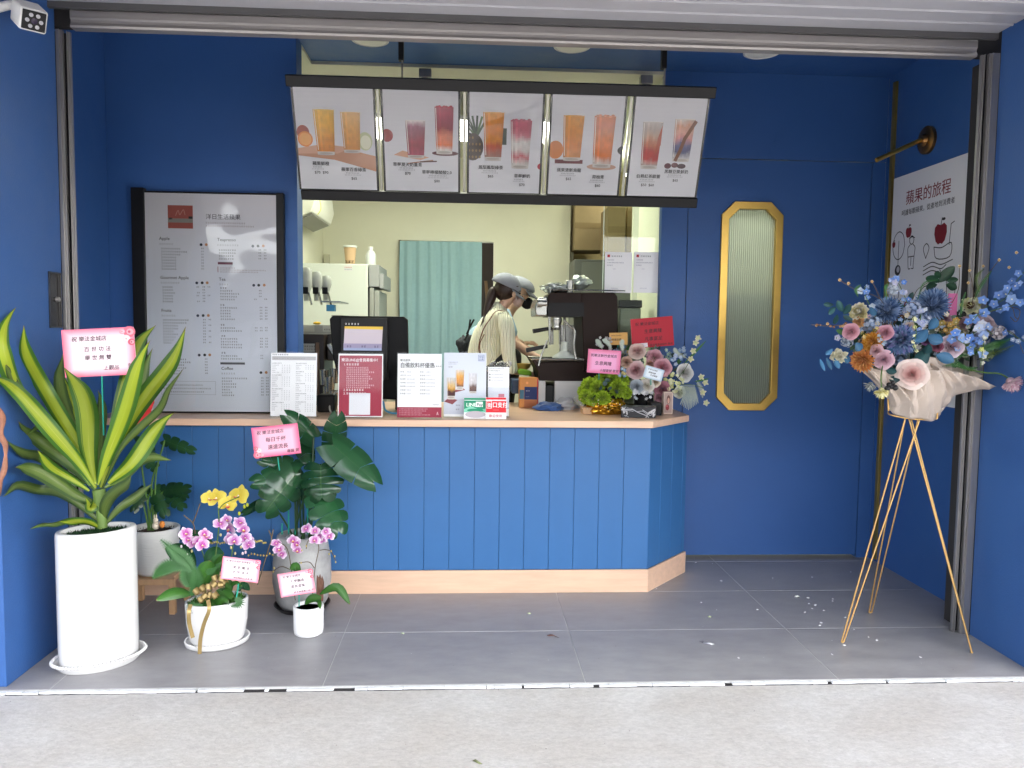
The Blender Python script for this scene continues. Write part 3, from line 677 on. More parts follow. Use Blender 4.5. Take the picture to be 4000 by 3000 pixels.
def s4(p, w, h):
    random.seed(4); p.up(); p.grad(.003, .02, w - .006, h - .028, ['c6cbda', 'd2d6e2', 'd8dce8', 'd9deec', 'd4daea']); p.up()
    p.line([(w - .05, h - .055), (w - .016, h - .055), (w - .016, h - .02), (w - .05, h - .02), (w - .05, h - .055)], .002, '3a5a9a'); p.text('保留', w - .047, h - .036, .014, '3a5a9a', .02); p.text('此風', w - .047, h - .051, .014, '3a5a9a', .02)
    p.marks(.03, h - .068, 7, .007, '7a7a90'); p.marks(.03, h - .078, 6, .007, '9a9aa8'); p.text('$ 50', .03, h - .096, .013, '5a5a66', .01)
    p.poly([(.005, .095), (.055, .078), (.085, .105), (.035, .12)], '8a4048'); p.poly([(.07, .15), (.13, .165), (.115, .18), (.07, .165)], '8a4048'); p.up()
    drink(p, .098, .165, .052, .12, ['4a2226', 'd98a24', 'e09430', 'e8a844', 'e6c08a', 'd9d4d4'], foot=.16, taper=.8); p.up(); drink(p, .047, .108, .055, .13, ['4a1e22', '4a1e22', 'd9a040', 'dcb87a', 'd4ccc4', 'd2d0d2'], foot=.16, taper=.8); p.up(); drink(p, .175, .145, .05, .12, ['5a3a34', '6a4a40', 'd0ccd0', 'dad8dc', 'd8dae4'], foot=.1, taper=.85)
    p.marks(.075, .07, 3, .008, '6a6a80'); p.text('$ 55', .075, .045, .012, '5a5a66', .01)
def s5(p, w, h):
    random.seed(5); p.up(); p.grad(.004, .05, w - .008, h * .42, ['c8ccda', 'd2d6e4', 'd8dcea']); p.up(); p.rect(w * .5, .09, .035, .05, 'c8788a'); p.marks(.012, h - .02, 12, .0065, '6a6a80'); p.marks(.012, h - .033, 8, .007, INK)
    for k in range(3): p.ell(.015, h - .052 - k * .017, .004, .004, '33333c', 10); p.marks(.025, h - .055 - k * .017, 10, .006, '8a8a9c')
S1 = holder('sign_holder', 'white price table in an acrylic holder, leftmost sign on the counter', 583, 685, 759, 1.235, s1)
S2 = holder('sign_holder', 'dark red membership notice in an acrylic holder in front of the till', 729, 828, 761, 1.22, s2)
S3 = holder('sign_holder', 'white notice with dark red foot about bringing your own cup', 857, 955, 761, 1.215, s3)
S4 = holder('sign_holder', 'pale blue drinks photo sign with three glasses behind the green card', 957.5, 1051, 759, 1.27, s4)
S5 = holder('sign_holder', 'small narrow white leaflet sign behind the red payment card', 1052.5, 1101, 790, 1.30, s5)
def tent(label, pl, pr, ytop, Y, paper):
    L_, R_ = aY(pl, 870, Y).x, aY(pr, 870, Y).x; H = aY(pl, ytop, Y).z - CTZ; w = R_ - L_
    t = thing('payment_card', label, 'table card', ((L_ + R_) / 2, Y, CTZ)); Vv = Vector((0, .22, 1)).normalized(); O = Vector((L_, Y, CTZ + .0005))
    obj('card', MB().prism([(0, 0), (w, 0), (w, H), (0, H)], -.002, 0, O, (1, 0, 0), Vv), M_PAPER, t, smooth=False)
    obj('stand', MB().prism([(0, 0), (w, 0), (w, H * .95), (0, H * .95)], -.002, 0, O + Vector((0, .07, 0)), (1, 0, 0), Vector((0, -.45, 1)).normalized()), M_PAPER, t, smooth=False)
    p = Print(O, (1, 0, 0), Vv); paper(p, w, H); p.done(t)
def lp(p, w, h):
    p.rect(.001, h * .32, w - .002, h * .67, '14906a'); p.up(); p.poly([(.001, h * .45), (w * .3, h * .6), (w * .7, h * .42), (w - .001, h * .5), (w - .001, h * .3), (.001, h * .3)], '7fd0b4'); p.up(); p.ell(w * .5, h * .4, w * .36, h * .08, '14906a'); p.up(); p.ell(w * .5, h * .2, w * .44, h * .16, 'b9b3bb', 28)
    p.up(); p.text('LINE', w * .10, h * .58, h * .24, 'f4fff8', .03); p.rect(w * .52, h * .56, w * .3, h * .25, 'e8f4ee'); p.up(); p.text('Pay', w * .56, h * .6, h * .2, '10383a', .03)
def jk(p, w, h):
    p.rect(.001, h * .3, w - .002, h * .69, 'd8202e'); p.up(); p.line([(w * .05, h * .5), (w * .28, h * .5), (w * .28, h * .82), (w * .05, h * .82), (w * .05, h * .5)], .003, 'ffe8e8'); p.text('街', w * .08, h * .56, h * .22, 'ffffff', .02); p.text('口支付', w * .32, h * .55, h * .27, 'ffffff', .03, sx=.86); p.marks(w * .35, h * .4, 6, .005, 'f0a0a6'); p.text('歡迎使用', w * .16, h * .09, h * .15, 'c23040', .02)
tent('green and white payment card standing beside the red one on the counter', 1002, 1052, 859, 1.20, lp)
tent('red and white payment card at the right end of the row of signs', 1049.5, 1094, 858, 1.185, jk)
# crumpled clear bags behind the small sign
random.seed(9)
g = MB()
for k in range(9):
    c = aY(1058 + k * 5, 797 - (k % 3) * 5, 1.36); g.ell(c, (.022, .02, .025), 7, 5, R3=Matrix.Rotation(random.random() * 3, 3, 'X') @ Matrix.Rotation(random.random() * 3, 3, 'Y'))
g.box(aY(1056, 800, 1.36).x, aY(1098, 800, 1.36).x, 1.34, 1.39, CTZ, aY(1060, 800, 1.36).z)
o = obj('plastic_cup_bag', g, film('clear_plastic_bag', .1, 30, .8, 2.5), smooth=False); setp(o, 'crumpled clear plastic bag of cups behind the small leaflet sign', 'bag')
# ---------------------------------------------------------------- notices on the glass leaf, glass leaf and clips
GL = thing('window_glass', 'clear frameless glass panel at the right side of the serving window', 'glass panel', (1.15, 1.93, 1.05))
M_GLS = film('window_glass', 0.02, 1.0, .0, .5, (.95, .985, .95))
gx0, gx1 = aY(1308, 450, 1.93).x, 1.286
obj('pane', MB().box(gx0, gx1 - .001, 1.966, 1.976, 1.05, 3.185), M_GLS, GL, smooth=False)
obj('pane_edge', MB().box(gx0 - .004, gx0 - .0005, 1.965, 1.977, 1.05, 3.185), mat('glass_edge', (.75, .85, .78), .2), GL)
for cx in (920, 1392):
    c = aY(cx, 140, 1.93); g = MB(); g.box(c.x - .04, c.x + .04, 1.84, 1.897, 3.20, 3.255); g.box(c.x - .022, c.x + .022, 1.845, 1.89, 3.10, 3.20)
    o = obj('glass_clamp', g, M_STEEL, bevel=.004); setp(o, 'steel glass clamp above the ' + ('second' if cx < 1000 else 'last') + ' menu poster', 'clamp', 'steel glass clamps over the serving window')
def notice(p, w, h):
    p.rect(.016, h - .036, .018, .018, 'b8303c'); p.marks(.045, h - .033, 6, .0105, '4a4a58', 1.2)
    for k, n in enumerate((5, 12, 4)): p.marks(.017, h - .058 - k * .018, n, .0085, '8a8aa0', 1.12)
    p.marks(.055, h - .118, 3, .006, '9a9ab0'); p.marks(.045, .028, 7, .006, '9a9ab0')
for (a, b, nm) in ((1305.5, 1366, 'left'), (1368, 1426.5, 'right')):
    q0, q1 = aY(a, 632, 1.96), aY(b, 545, 1.96); t = thing('paper_notice', f'white notice with red square, {nm} one of the pair on the glass', 'notice', q0, 'pair of white notices taped on the glass panel')
    obj('sheet', MB().box(q0.x, q1.x, 1.9615, 1.9625, q0.z, q1.z), M_PAPER, t, smooth=False)
    p = Print((q0.x, 1.961, q0.z), (1, 0, 0), (0, 0, 1)); notice(p, q1.x - q0.x, q1.z - q0.z); p.done(t)
# ---------------------------------------------------------------- right wall poster and wall lamp
PO = thing('wall_poster', 'white poster of apple line drawings on the right alcove wall', 'poster', (2.82, 1.3, 1.2))
py0, py1 = 1.745, 0.96
obj('board', MB().box(2.806, 2.8195, py1, py0, 1.15, 2.60), mat('poster_board', (0.74, 0.74, 0.76), .5), PO, bevel=.001)
p = Print((2.806, py0, 1.15), (0, -1, 0), (0, 0, 1)); pw = py0 - py1; ph = 1.45
RD = '7a1a26'; BK = '1e1e24'
p.text('蘋果的旅程', pw * .5, ph - .19, .095, RD, .02, al='CENTER'); p.text('呵護每顆蘋果，從產地到消費者', pw * .5, ph - .26, .040, BK, .02, al='CENTER')
def apple(cx, cy, s):
    p.poly([(cx + s * x, cy + s * y) for x, y in ((0, .42), (.25, .5), (.45, .35), (.48, .05), (.35, -.3), (.15, -.45), (0, -.4), (-.15, -.45), (-.35, -.3), (-.48, .05), (-.45, .35), (-.25, .5))], RD); p.line([(cx, cy + s * .4), (cx + s * .08, cy + s * .75)], .006, BK); p.ell(cx + s * .2, cy + s * .68, s * .14, s * .07, BK, 8)
def loop(pts): p.curve(pts + [pts[0]], .006, BK, 4)
def man(cx, cy, s):
    loop([(cx + s * .12 * math.cos(t), cy + s * .80 + s * .13 * math.sin(t)) for t in [k * .785 for k in range(8)]]); p.curve([(cx - s * .14, cy + s * .86), (cx, cy + s * .9), (cx + s * .16, cy + s * .86)], .006, BK)
    p.curve([(cx - s * .08, cy + s * .66), (cx - s * .2, cy + s * .55), (cx - s * .18, cy + s * .3), (cx - s * .15, cy), (cx - s * .12, cy - s * .1), (cx - s * .02, cy - s * .1)], .006, BK)
    p.curve([(cx + s * .08, cy + s * .66), (cx + s * .2, cy + s * .55), (cx + s * .17, cy + s * .3), (cx + s * .14, cy), (cx + s * .15, cy - s * .1), (cx + s * .04, cy - s * .1)], .006, BK); p.curve([(cx - s * .15, cy + s * .28), (cx + s * .16, cy + s * .28)], .006, BK); p.line([(cx, cy + s * .25), (cx, cy)], .006, BK)
def cap(cx, cy, n=7): random.seed(n); p.marks(cx - n * .011, cy, n, .018, '4a4a50')
X1, X2 = pw * .25, pw * .66
Y1, Y2, Y3 = ph - .56, ph - .93, ph - 1.30
loop([(X1 - .10 + .07 * math.cos(t), Y1 + .11 + .09 * math.sin(t)) for t in [k * .785 for k in range(8)]]); p.curve([(X1 - .10, Y1 + .14), (X1 - .10, Y1 - .02)], .006, BK); p.ell(X1 - .10, Y1 - .05, .035, .035, BK); p.up(); p.ell(X1 - .095, Y1 - .045, .018, .02, 'b8b8bc'); apple(X1 + .01, Y1 + .18, .07); man(X1 + .05, Y1 - .03, .20); apple(X1 - .16, Y1 + .12, .04); cap(X1 - .06, Y1 - .13)
apple(X2 + .03, Y1 + .13, .13); loop([(X2 - .03, Y1 + .06), (X2 + .05, Y1 + .05), (X2 + .14, Y1 + .07), (X2 + .13, Y1 - .01), (X2, Y1 - .01)]); p.line([(X2 + .12, Y1 + .06), (X2 + .13, Y1 + .18), (X2 + .16, Y1 + .19)], .006, BK)
for k in range(3): p.curve([(X2 - .13, Y1 - .05 - k * .025), (X2 - .04, Y1 - .03 - k * .025), (X2 + .05, Y1 - .05 - k * .025), (X2 + .16 - k * .06, Y1 - .03 - k * .025)], .006, BK)
loop([(X2 - .11, Y1 + .0), (X2 - .14, Y1 + .06), (X2 - .11, Y1 + .09), (X2 - .08, Y1 + .06)]); cap(X2 + .0, Y1 - .16, 5)
man(X1 - .10, Y2 - .03, .24); apple(X1 + .05, Y2 + .07, .12); loop([(X1 - .06, Y2 + .02), (X1 - .01, Y2 + .02), (X1 - .01, Y2 + .12), (X1 - .06, Y2 + .12)]); cap(X1 + .06, Y2 - .09, 6)
loop([(X2 - .14, Y2), (X2 - .01, Y2), (X2 - .01, Y2 + .18), (X2 - .14, Y2 + .18)]); loop([(X2 - .01, Y2), (X2 + .09, Y2), (X2 + .08, Y2 + .09), (X2 + .03, Y2 + .14), (X2 - .01, Y2 + .14)]); apple(X2 - .07, Y2 + .09, .10)
for q in (-.09, .05): loop([(X2 + q + .025 * math.cos(t), Y2 - .01 + .028 * math.sin(t)) for t in [k * .785 for k in range(8)]])
loop([(X2 + .11, Y2 + .22), (X2 + .2, Y2 + .22), (X2 + .18, Y2 + .1), (X2 + .13, Y2 + .1)]); p.curve([(X2 + .16, Y2 + .08), (X2 + .15, Y2), (X2 + .11, Y2 - .03)], .006, BK); cap(X2 + .02, Y2 - .1, 10)
man(X1 + .02, Y3 - .05, .24); man(X2 + .03, Y3 - .03, .26); apple(X2 + .16, Y3 + .14, .07); apple(X2 - .12, Y3 + .1, .07)
p.done(PO)
trim = MB().box(2.800, 2.819, 1.755, 1.785, 0.02, 3.24); bxp('brass_trim', (2.800, 2.8195, 1.765, 1.80, 0.02, 3.24), M_BRASS, bevel=.001)
WL = thing('wall_lamp', 'unlit brass wall lamp with a round plate and a crossing tube above the poster', 'wall lamp', aX(2003, 300, 2.82))
M_BRZ = mat('bronze', (0.30, 0.15, 0.05), 0.3, metal=.9)
c0 = aX(2006, 303, 2.82)
obj('back_plate', MB().lathe([(0.001, 0), (.085, 0), (.085, .02), (.075, .028), (.04, .03), (.03, .05), (.0, .052)], c0 - Vector((0, 0, 0)), 32, axis=(-1, 0, 0)), M_BRZ, WL)
e1 = aY(1893, 346, c0.y - .02); j1 = c0 + Vector((-.05, 0, 0))
obj('arm', MB().tube([j1, e1 + (e1 - j1).normalized() * .0], .014, 12), M_BRASS, WL)
# ---------------------------------------------------------------- camera on the left pillar and lock recess
CC = thing('security_camera', 'white bullet security camera with a black ring-light face on the left wall', 'security camera', aY(60, 30, -.2))
c = aX(72, 44, -1.80)
d = Vector((.55, -.62, -.45)).normalized()
s_, u_ = frame(d)
g = MB(); g.prism([(-.05, -.045), (.05, -.045), (.05, .045), (-.05, .045)], -.15, .005, c, s_, u_, d); obj('body', g, mat('camera_white', (.75, .75, .73), .35), CC, bevel=.008)
g = MB(); g.prism([(-.043, -.038), (.043, -.038), (.043, .038), (-.043, .038)], .0051, .012, c, s_, u_, d); obj('face', g, M_BLACK, CC, bevel=.003)
for k in range(6):
    a = k * math.pi / 3; g = MB(); g.lathe([(.0, .004), (.008, .003), (.008, 0)], c + d * .0125 + s_ * math.cos(a) * .025 + u_ * math.sin(a) * .025, 10, axis=d); obj('led', g, mat('led_lens', (.45, .45, .48), .15), CC)
obj('lens', MB().lathe([(.0, .003), (.012, .002), (.012, 0)], c + d * .0125, 14, axis=d), mat('lens_dark', (.03, .02, .05), .1), CC)
obj('bracket', MB().tube([c - d * .11, c - d * .13 + Vector((-.06, 0, .03)), Vector((-1.99, c.y + .07, c.z + .07))], .02, 10), mat('camera_white', 0), CC)
LR = thing('lock_box', 'black square shutter lock box let into the left blue pillar', 'lock box', (-1.99, .42, 1.55))
za, zb = 1.553, 1.82
ya, yb_ = aX(104, 620, -1.99).y, .578
obj('recess', MB().box(-1.99, -1.9885, ya, yb_, za, zb), mat('gloss_black', (.012, .012, .013), .12), LR, bevel=.001)
obj('rim', MB().box(-1.9885, -1.984, ya, ya + .006, za, zb).box(-1.9885, -1.984, ya, yb_, zb - .006, zb).box(-1.9885, -1.984, ya, yb_, za, za + .006), mat('dark_rim', (.03, .035, .05), .4), LR)
obj('lock', MB().lathe([(.0, .014), (.012, .012), (.014, 0)], (-1.9885, .53, 1.69), 16, axis=(1, 0, 0)), M_STEEL, LR)
o = obj('door_knob', MB().lathe([(.01, 0), (.01, .02), (.022, .03), (.024, .042), (.0, .05)], (-2.12, .78, 1.72), 18, axis=(1, 0, 0)), M_BLACK); setp(o, 'small black knob on the dark wall just behind the left shutter rail', 'knob')
# ---------------------------------------------------------------- inside the shop
WHT = mat('fridge_white', (0.66, 0.70, 0.66), .35)
FR = thing('refrigerator', 'tall white refrigerator seen from its side at the left of the shop', 'refrigerator', (-1.19, 3.9, .1))
obj('body', MB().box(-1.478, -.898, 3.6, 4.25, .1, 2.132), WHT, FR, bevel=.008)
obj('top_panel', MB().box(-.888, -.80, 3.61, 4.25, 1.935, 2.128).box(-.80, -.762, 3.62, 4.25, 1.92, 2.05), mat('fridge_trim', (.36, .37, .38), .4), FR, bevel=.004)
obj('door', MB().box(-.882, -.846, 3.60, 4.25, .2, 1.925).box(-.842, -.80, 3.61, 4.25, .2, 1.9), mat('fridge_grey', (.34, .35, .33), .4), FR, bevel=.004)
obj('gasket', MB().box(-.8975, -.8825, 3.605, 4.25, .15, 1.93), M_BLACK, FR)
p = Print((aY(743, 571, 3.6).x, 3.5995, aY(743, 585, 3.6).z), (1, 0, 0), (0, 0, 1)); w = .075; p.rect(0, 0, w, .05, 'd8d8d8'); p.up(); p.marks(.004, .026, 6, .010, 'c04040', 1.1); p.marks(.004, .008, 6, .010, '5a7ab0', 1.1); o = p.done(None, 'magnet_label', kind=None); setp(o, 'small white label with red and blue print on the refrigerator side', 'label')
cp = thing('paper_cup', 'beige takeaway paper cup with white lid standing on the refrigerator', 'cup', aY(756, 570, 3.75))
c = aY(756.5, 568, 3.75); z0 = 2.133
obj('cup', MB().lathe([(.040, 0), (.055, .155), (.0, .156)], (c.x, 3.75, z0), 24), mat('cup_paper', (.62, .42, .25), .6), cp)
obj('lid', MB().lathe([(.061, .153), (.062, .165), (.055, .172), (.0, .173)], (c.x, 3.75, z0), 24), WHT, cp)
p = Print((c.x - .045, 3.70, z0 + .012), (1, 0, 0), (0, 0, 1)); random.seed(3); p.marks(.008, 0, 3, .026, '3a2a20', 1.0); p.done(cp)
bt = thing('bottle', 'small white plastic bottle with a cap standing on the refrigerator', 'bottle', aY(801, 568, 3.75))
c = aY(801, 568, 3.75)
obj('bottle', MB().lathe([(.045, 0), (.047, .09), (.03, .125), (.016, .135), (.0, .136)], (c.x, 3.75, z0), 20), mat('bottle_white', (.66, .7, .7), .3), bt); obj('cap', MB().lathe([(.02, .134), (.02, .165), (.0, .166)], (c.x, 3.75, z0), 16), mat('cap_white', (.8, .8, .8), .4), bt)
# fridge neighbour shelves: wall socket plate, white cable box
o = obj('wall_box', MB().box(-1.46, -1.40, 4.56, 4.598, 2.12, 2.30), mat('box_beige', (.55, .53, .42), .5), bevel=.006); setp(o, 'small beige wall box on the rear wall left of the paper cup', 'wall box')
o = obj('wall_poster', MB().box(-1.472, -1.469, 3.0, 3.5, 1.9, 2.15), mat('wall_sheet', (.72, .72, .62), .6)); setp(o, 'pale blank sheet on the left inner wall above the syrup dispensers', 'sheet')
# air conditioner
AC = thing('air_conditioner', 'white wall air conditioner high on the left inner wall', 'air conditioner', (-1.35, 3.2, 2.6))
obj('body', MB().prism([(-1.469, 2.50), (-1.40, 2.44), (-1.27, 2.50), (-1.24, 2.60), (-1.26, 2.76), (-1.469, 2.76)], -3.9, -3.05, (0, 0, 0), (1, 0, 0), (0, 0, 1)), mat('ac_white', (.78, .79, .72), .4), AC, bevel=.01)
obj('flap', MB().prism([(-1.41, 2.432), (-1.275, 2.49), (-1.272, 2.482), (-1.41, 2.424)], -3.8, -3.1, (0, 0, 0), (1, 0, 0), (0, 0, 1)), mat('ac_flap', (.3, .3, .27), .5), AC)
pts = [aY(690, 428, 3.0), aY(693, 445, 3.0), aY(692, 455, 3.0), aY(686, 464, 3.0)]
o = obj('yellow_ribbon', MB().tube(catmull(pts, 5), .012, 6, flat=.2), mat('yellow_ribbon', (.65, .70, .12), .6)); setp(o, 'short yellow ribbon hanging below the air conditioner', 'ribbon')
# sink shelf with powder dispensers
DS = thing('dispenser_rack', 'row of clear powder dispensers on a steel rack behind the left window edge', 'dispenser', aY(690, 740, 2.5))
M_CLEAR = mat('dispenser_clear', (.42, .44, .41), .25); M_GP = mat('grey_rack', (.33, .33, .30), .4); M_STL = mat('polished_steel', (.42, .42, .39), .25, metal=.8, var=.1, scale=4)
for i, xx in enumerate((641, 662, 684, 704)):
    c = aY(xx, 590, 2.45 + i * .06); r = .042
    zt = aY(xx, 568 + i * 9, c.y).z; zb_ = aY(xx, 650, c.y).z
    obj('canister', MB().lathe([(.0, zt - zb_), (r * .7, zt - zb_ - .005), (r, zt - zb_ - .03), (r, .12), (r * .55, .06), (r * .5, 0), (0, 0)], (c.x, c.y, zb_), 16), M_CLEAR, DS)
    obj('nozzle', MB().box(c.x - .02, c.x + .02, c.y - .05, c.y - .036, zb_ + .05, zb_ + .10), M_BLACK, DS, bevel=.003)
    obj('lever', MB().tube([(c.x + .02, c.y - .03, zb_ + .06), (c.x + .045, c.y - .05, zb_ - .03)], .008, 8), M_STL, DS)
q0 = aY(633, 722, 2.4); q1 = aY(742, 690, 2.4)
g = MB().box(q0.x - .05, aY(738, 700, 2.4).x, 2.40, 2.7, aY(700, 722, 2.4).z, aY(700, 702, 2.4).z); obj('rack_front', g, M_GP, DS, bevel=.003)
g = MB().box(aY(716, 700, 2.45).x, aY(742, 700, 2.45).x, 2.45, 2.8, aY(700, 722, 2.4).z, aY(700, 680, 2.45).z); obj('steel_bin', g, M_GP, DS, bevel=.003)
g = MB().box(aY(692, 700, 2.5).x, aY(735, 700, 2.5).x, 2.5, 2.9, aY(700, 653, 2.5).z, aY(700, 650, 2.5).z); obj('shelf_top', g, M_STL, DS)
g = MB().box(aY(705, 700, 2.52).x, aY(722, 700, 2.52).x, 2.52, 2.6, aY(700, 672, 2.52).z, aY(700, 658, 2.52).z); obj('blue_pack', g, mat('blue_pack', (.04, .22, .45), .5), DS)
g = MB().ell(aY(685, 698, 2.38), (.03, .02, .012), 8, 5); obj('yellow_tag', g, mat('yellow_tag', (.8, .5, .05), .5), DS)
p = Print((aY(697, 720, 2.39).x, 2.395, aY(697, 720, 2.39).z + .012), (1, 0, 0), (0, 0, 1)); p.rect(0, 0, .13, .045, 'b8b8b0'); p.up(); p.marks(.01, .01, 7, .013, '55554c'); p.rect(-.17, 0, .11, .045, 'b0b0a6'); p.done(DS)
# sealing machine, dark box with white label
SM = thing('sealing_machine', 'dark brown cup sealing machine behind the left end of the counter', 'machine', aY(690, 800, 2.0))
X = lambda x, y=2.0: aY(x, 760, y).x
Z = lambda z, y=2.0: aY(700, z, y).z
obj('body', MB().box(X(636), X(700), 2.0, 2.35, 1.0, Z(722)).box(X(702), X(760), 2.08, 2.35, Z(780), Z(722)), mat('machine_brown', (.035, .025, .02), .35), SM, bevel=.006)
obj('column', MB().box(X(683), X(690), 1.985, 1.999, 1.06, Z(740)), mat('bronze_column', (.16, .09, .05), .35), SM)
obj('press_arm', MB().prism([(X(703), Z(745)), (X(712), Z(742)), (X(738), Z(775)), (X(738), Z(790)), (X(728), Z(785))], -2.07, -2.03, (0, 0, 0), (1, 0, 0), (0, 0, 1)), M_STL, SM, bevel=.003)
p = Print((X(651), 1.9995, Z(760)), (1, 0, 0), (0, 0, 1)); random.seed(8); p.rect(0, 0, X(680) - X(651), .055, 'a8a8a2'); p.up(); p.marks(.006, .03, 6, .013, '4c4c48'); p.marks(.006, .010, 6, .013, '6c6c66'); p.done(SM)
obj('knob', MB().ell(aY(728, 790, 2.0), (.014, .014, .022), 10, 8), mat('amber', (.7, .35, .05), .3), SM)
g = MB()
for i, (xx, yy, rr_) in enumerate(((700, 815, .035), (712, 830, .04), (722, 812, .03), (706, 850, .03), (720, 870, .04))): c = aY(xx, yy, 1.95); g.lathe([(rr_ * .8, 0), (rr_, .10), (rr_ * .96, .10), (rr_ * .75, .003), (0, .003)], (c.x, c.y, max(CTZ, c.z - .05)), 16)
o = obj('jug_cluster', g, M_STL, kind='stuff'); setp(o, 'steel jugs and strainers crowded beside the sealing machine', 'jugs')
# till: black monitor, its customer display, stand
TL = thing('till', 'black till monitor seen from behind with a small lit customer display', 'till', (-.64, 1.62, CTZ))
zt, zb_ = aY(800, 683, 1.62).z, aY(800, 862, 1.62).z
xl, xr = aY(713, 683, 1.62).x, aY(879, 683, 1.62).x; xbl, xbr = aY(738, 850, 1.62).x, aY(884, 850, 1.62).x
obj('monitor_back', MB().prism([(xbl + .02, zb_), (xbr, zb_), (xr + .004, zt - .02), (xr - .02, zt), (xl + .02, zt), (xl, zt - .02), (xl + .02, (zb_ + zt) / 2)], -1.67, -1.60, (0, 0, 0), (1, 0, 0), (0, 0, 1)), mat('till_black', (.003, .003, .004), .5, spec=.2), TL, bevel=.006)
g = MB().box(-.80, -.62, 1.56, 1.76, CTZ, CTZ + .07).box(-.47, -.36, 1.62, 1.70, CTZ, CTZ + .12); obj('base', g, M_BLACK, TL, bevel=.01)
o_ = Vector((aY(742, 758, 1.56).x, 1.56, aY(742, 758, 1.56).z)); w_ = aY(827, 758, 1.56).x - o_.x; h_ = aY(742, 693, 1.56).z - o_.z
obj('customer_display', MB().box(o_.x - .02, o_.x + w_ + .03, 1.562, 1.60, o_.z - .18, o_.z + h_ + .02), M_BLACK, TL, bevel=.004)
p = Print((o_.x, 1.561, o_.z), (1, 0, 0), (0, 0, 1)); p.poly([(0, h_ * .1), (w_ * .97, h_ * .1), (w_, h_ * .82), (.008, h_ * .82)], 'b4aab4'); p.up(); p.poly([(.007, h_ * .74), (w_, h_ * .72), (w_, h_ * .82), (.008, h_ * .82)], 'c8a83c'); p.rect(0, h_ * .1, w_ * .97, h_ * .15, '8c84a0'); p.rect(0, h_ * .02, w_ * .97, h_ * .08, '8c98b8'); p.up(); p.marks(.02, h_ * .12, 2, .014, '444058'); p.marks(.11, h_ * .12, 2, .014, '444058'); p.marks(.19, h_ * .12, 2, .014, '444058'); p.marks(.01, h_ * .87, 5, .012, 'c8c8cc', 1.6)
M_SCR = mat('lit_screen', (1, 1, 1), .3, vcol=True, emit=.05); p.done(TL, 'screen', m=M_SCR, kind=None)
g = MB(); g.tube(catmull([aY(720, 900, 1.5), aY(712, 880, 1.5), aY(722, 850, 1.55), aY(735, 845, 1.6)], 5), .006, 6)
o = obj('white_cable', g, mat('cable_white', (.6, .6, .55), .4)); setp(o, 'white cable looping on the counter left of the dark red notice', 'cable')
g = MB(); g.tube(catmull([aY(828, 868, 1.45), aY(832, 885, 1.4), aY(845, 892, 1.4), aY(860, 893, 1.4)], 5), .007, 6)
o = obj('blue_cable', g, mat('cable_blue', (.10, .35, .62), .4)); setp(o, 'blue and white cable on the counter right of the dark red notice', 'cable')
g = MB().box(aY(690, 880, 1.6).x, aY(728, 880, 1.6).x, 1.5, 1.62, CTZ, aY(690, 850, 1.6).z); o = obj('card_terminal', g, M_BLACK, bevel=.012); setp(o, 'black rounded box on the counter between the first two signs', 'terminal')
g = MB().box(aY(848, 880, 1.7).x, aY(858, 880, 1.7).x, 1.7, 1.8, aY(850, 865, 1.7).z, aY(850, 824, 1.7).z); o = obj('white_receipt', g, M_PAPER); setp(o, 'white slip of paper sticking up behind the bring your own cup sign', 'paper')
# curtain
cu = MB(); rows_ = []
cx0, cx1 = aY(864, 530, 4.52).x, aY(1041, 530, 4.52).x; czt = aY(900, 521, 4.52).z
for r_ in range(15):
    t = r_ / 14; row = []
    for k in range(90):
        s = k / 89
        y = 4.50 + .006 * math.sin(s * 46 + 2 * noise.noise(Vector((s * 5, t * 2, 1)))) + .03 * noise.noise(Vector((s * 9, t * 1.2, 5))) + .012 * math.sin(s * 90) * noise.noise(Vector((s * 4, t * 3, 8)))
        y -= .015 * math.exp(-((s - .515) / .012) ** 2)
        row.append(Vector((cx0 + (cx1 - cx0) * s + .01 * noise.noise(Vector((s * 3, t * 3, 2))), y, czt - t * 2.2)))
    rows_.append(row)
cu.strip(rows_, uv=False)
o = obj('curtain', cu, mat('teal_curtain', (0.29, 0.46, 0.51), .85, var=.04, scale=30, bump=.2, bscale=300), angle=180); setp(o, 'pleated teal curtain hanging in the rear doorway', 'curtain')
g = MB().box(-.714, -.69, 4.56, 4.60, .1, 2.454); o = bxp('door_jamb', (-.7145, -.69, 4.56, 4.7, .1, 2.454), mat('jamb_brown', (.12, .09, .05), .6))
o = obj('leaning_board', MB().prism([(0, 0), (.05, 0), (-.02, .6), (-.05, .6)], -5.3, -5.2, (.21, 0, 1.5), (1, 0, 0), (0, 0, 1)), mat('board_brown', (.22, .13, .06), .6)); setp(o, 'brown board leaning in the dark storeroom beside the curtain', 'board')
# cardboard boxes at back right, dark appliance
M_CARD = mat('cardboard', (.33, .25, .14), .8, var=.06)
for i, (a, b, y0, y1, yy) in enumerate(((1240, 1310, 435, 540, 4.5), (1312, 1352, 447, 545, 4.0), (1353, 1390, 447, 545, 4.1))):
    q0, q1 = aY(a, y1, yy), aY(b, y0, yy); t = thing('cardboard_box', ['large plain cardboard box seen left of the glass panel', 'cardboard box above the left paper notice', 'cardboard box above the right paper notice'][i], 'box', q0, 'cardboard boxes stacked at the back of the shop')
    obj('carton', MB().box(q0.x, q1.x, yy, yy + .4, q0.z, q1.z), M_CARD, t, bevel=.004); obj('tape', MB().box(q0.x + .002, q1.x - .002, yy - .002, yy - .0005, (q0.z + q1.z) / 2 - .03, (q0.z + q1.z) / 2 + .03), mat('tape_brown', (.26, .19, .10), .3), t)
AP = thing('steel_cupboard', 'dark grey steel cupboard under the cardboard boxes at the back', 'cupboard', aY(1280, 620, 4.3))
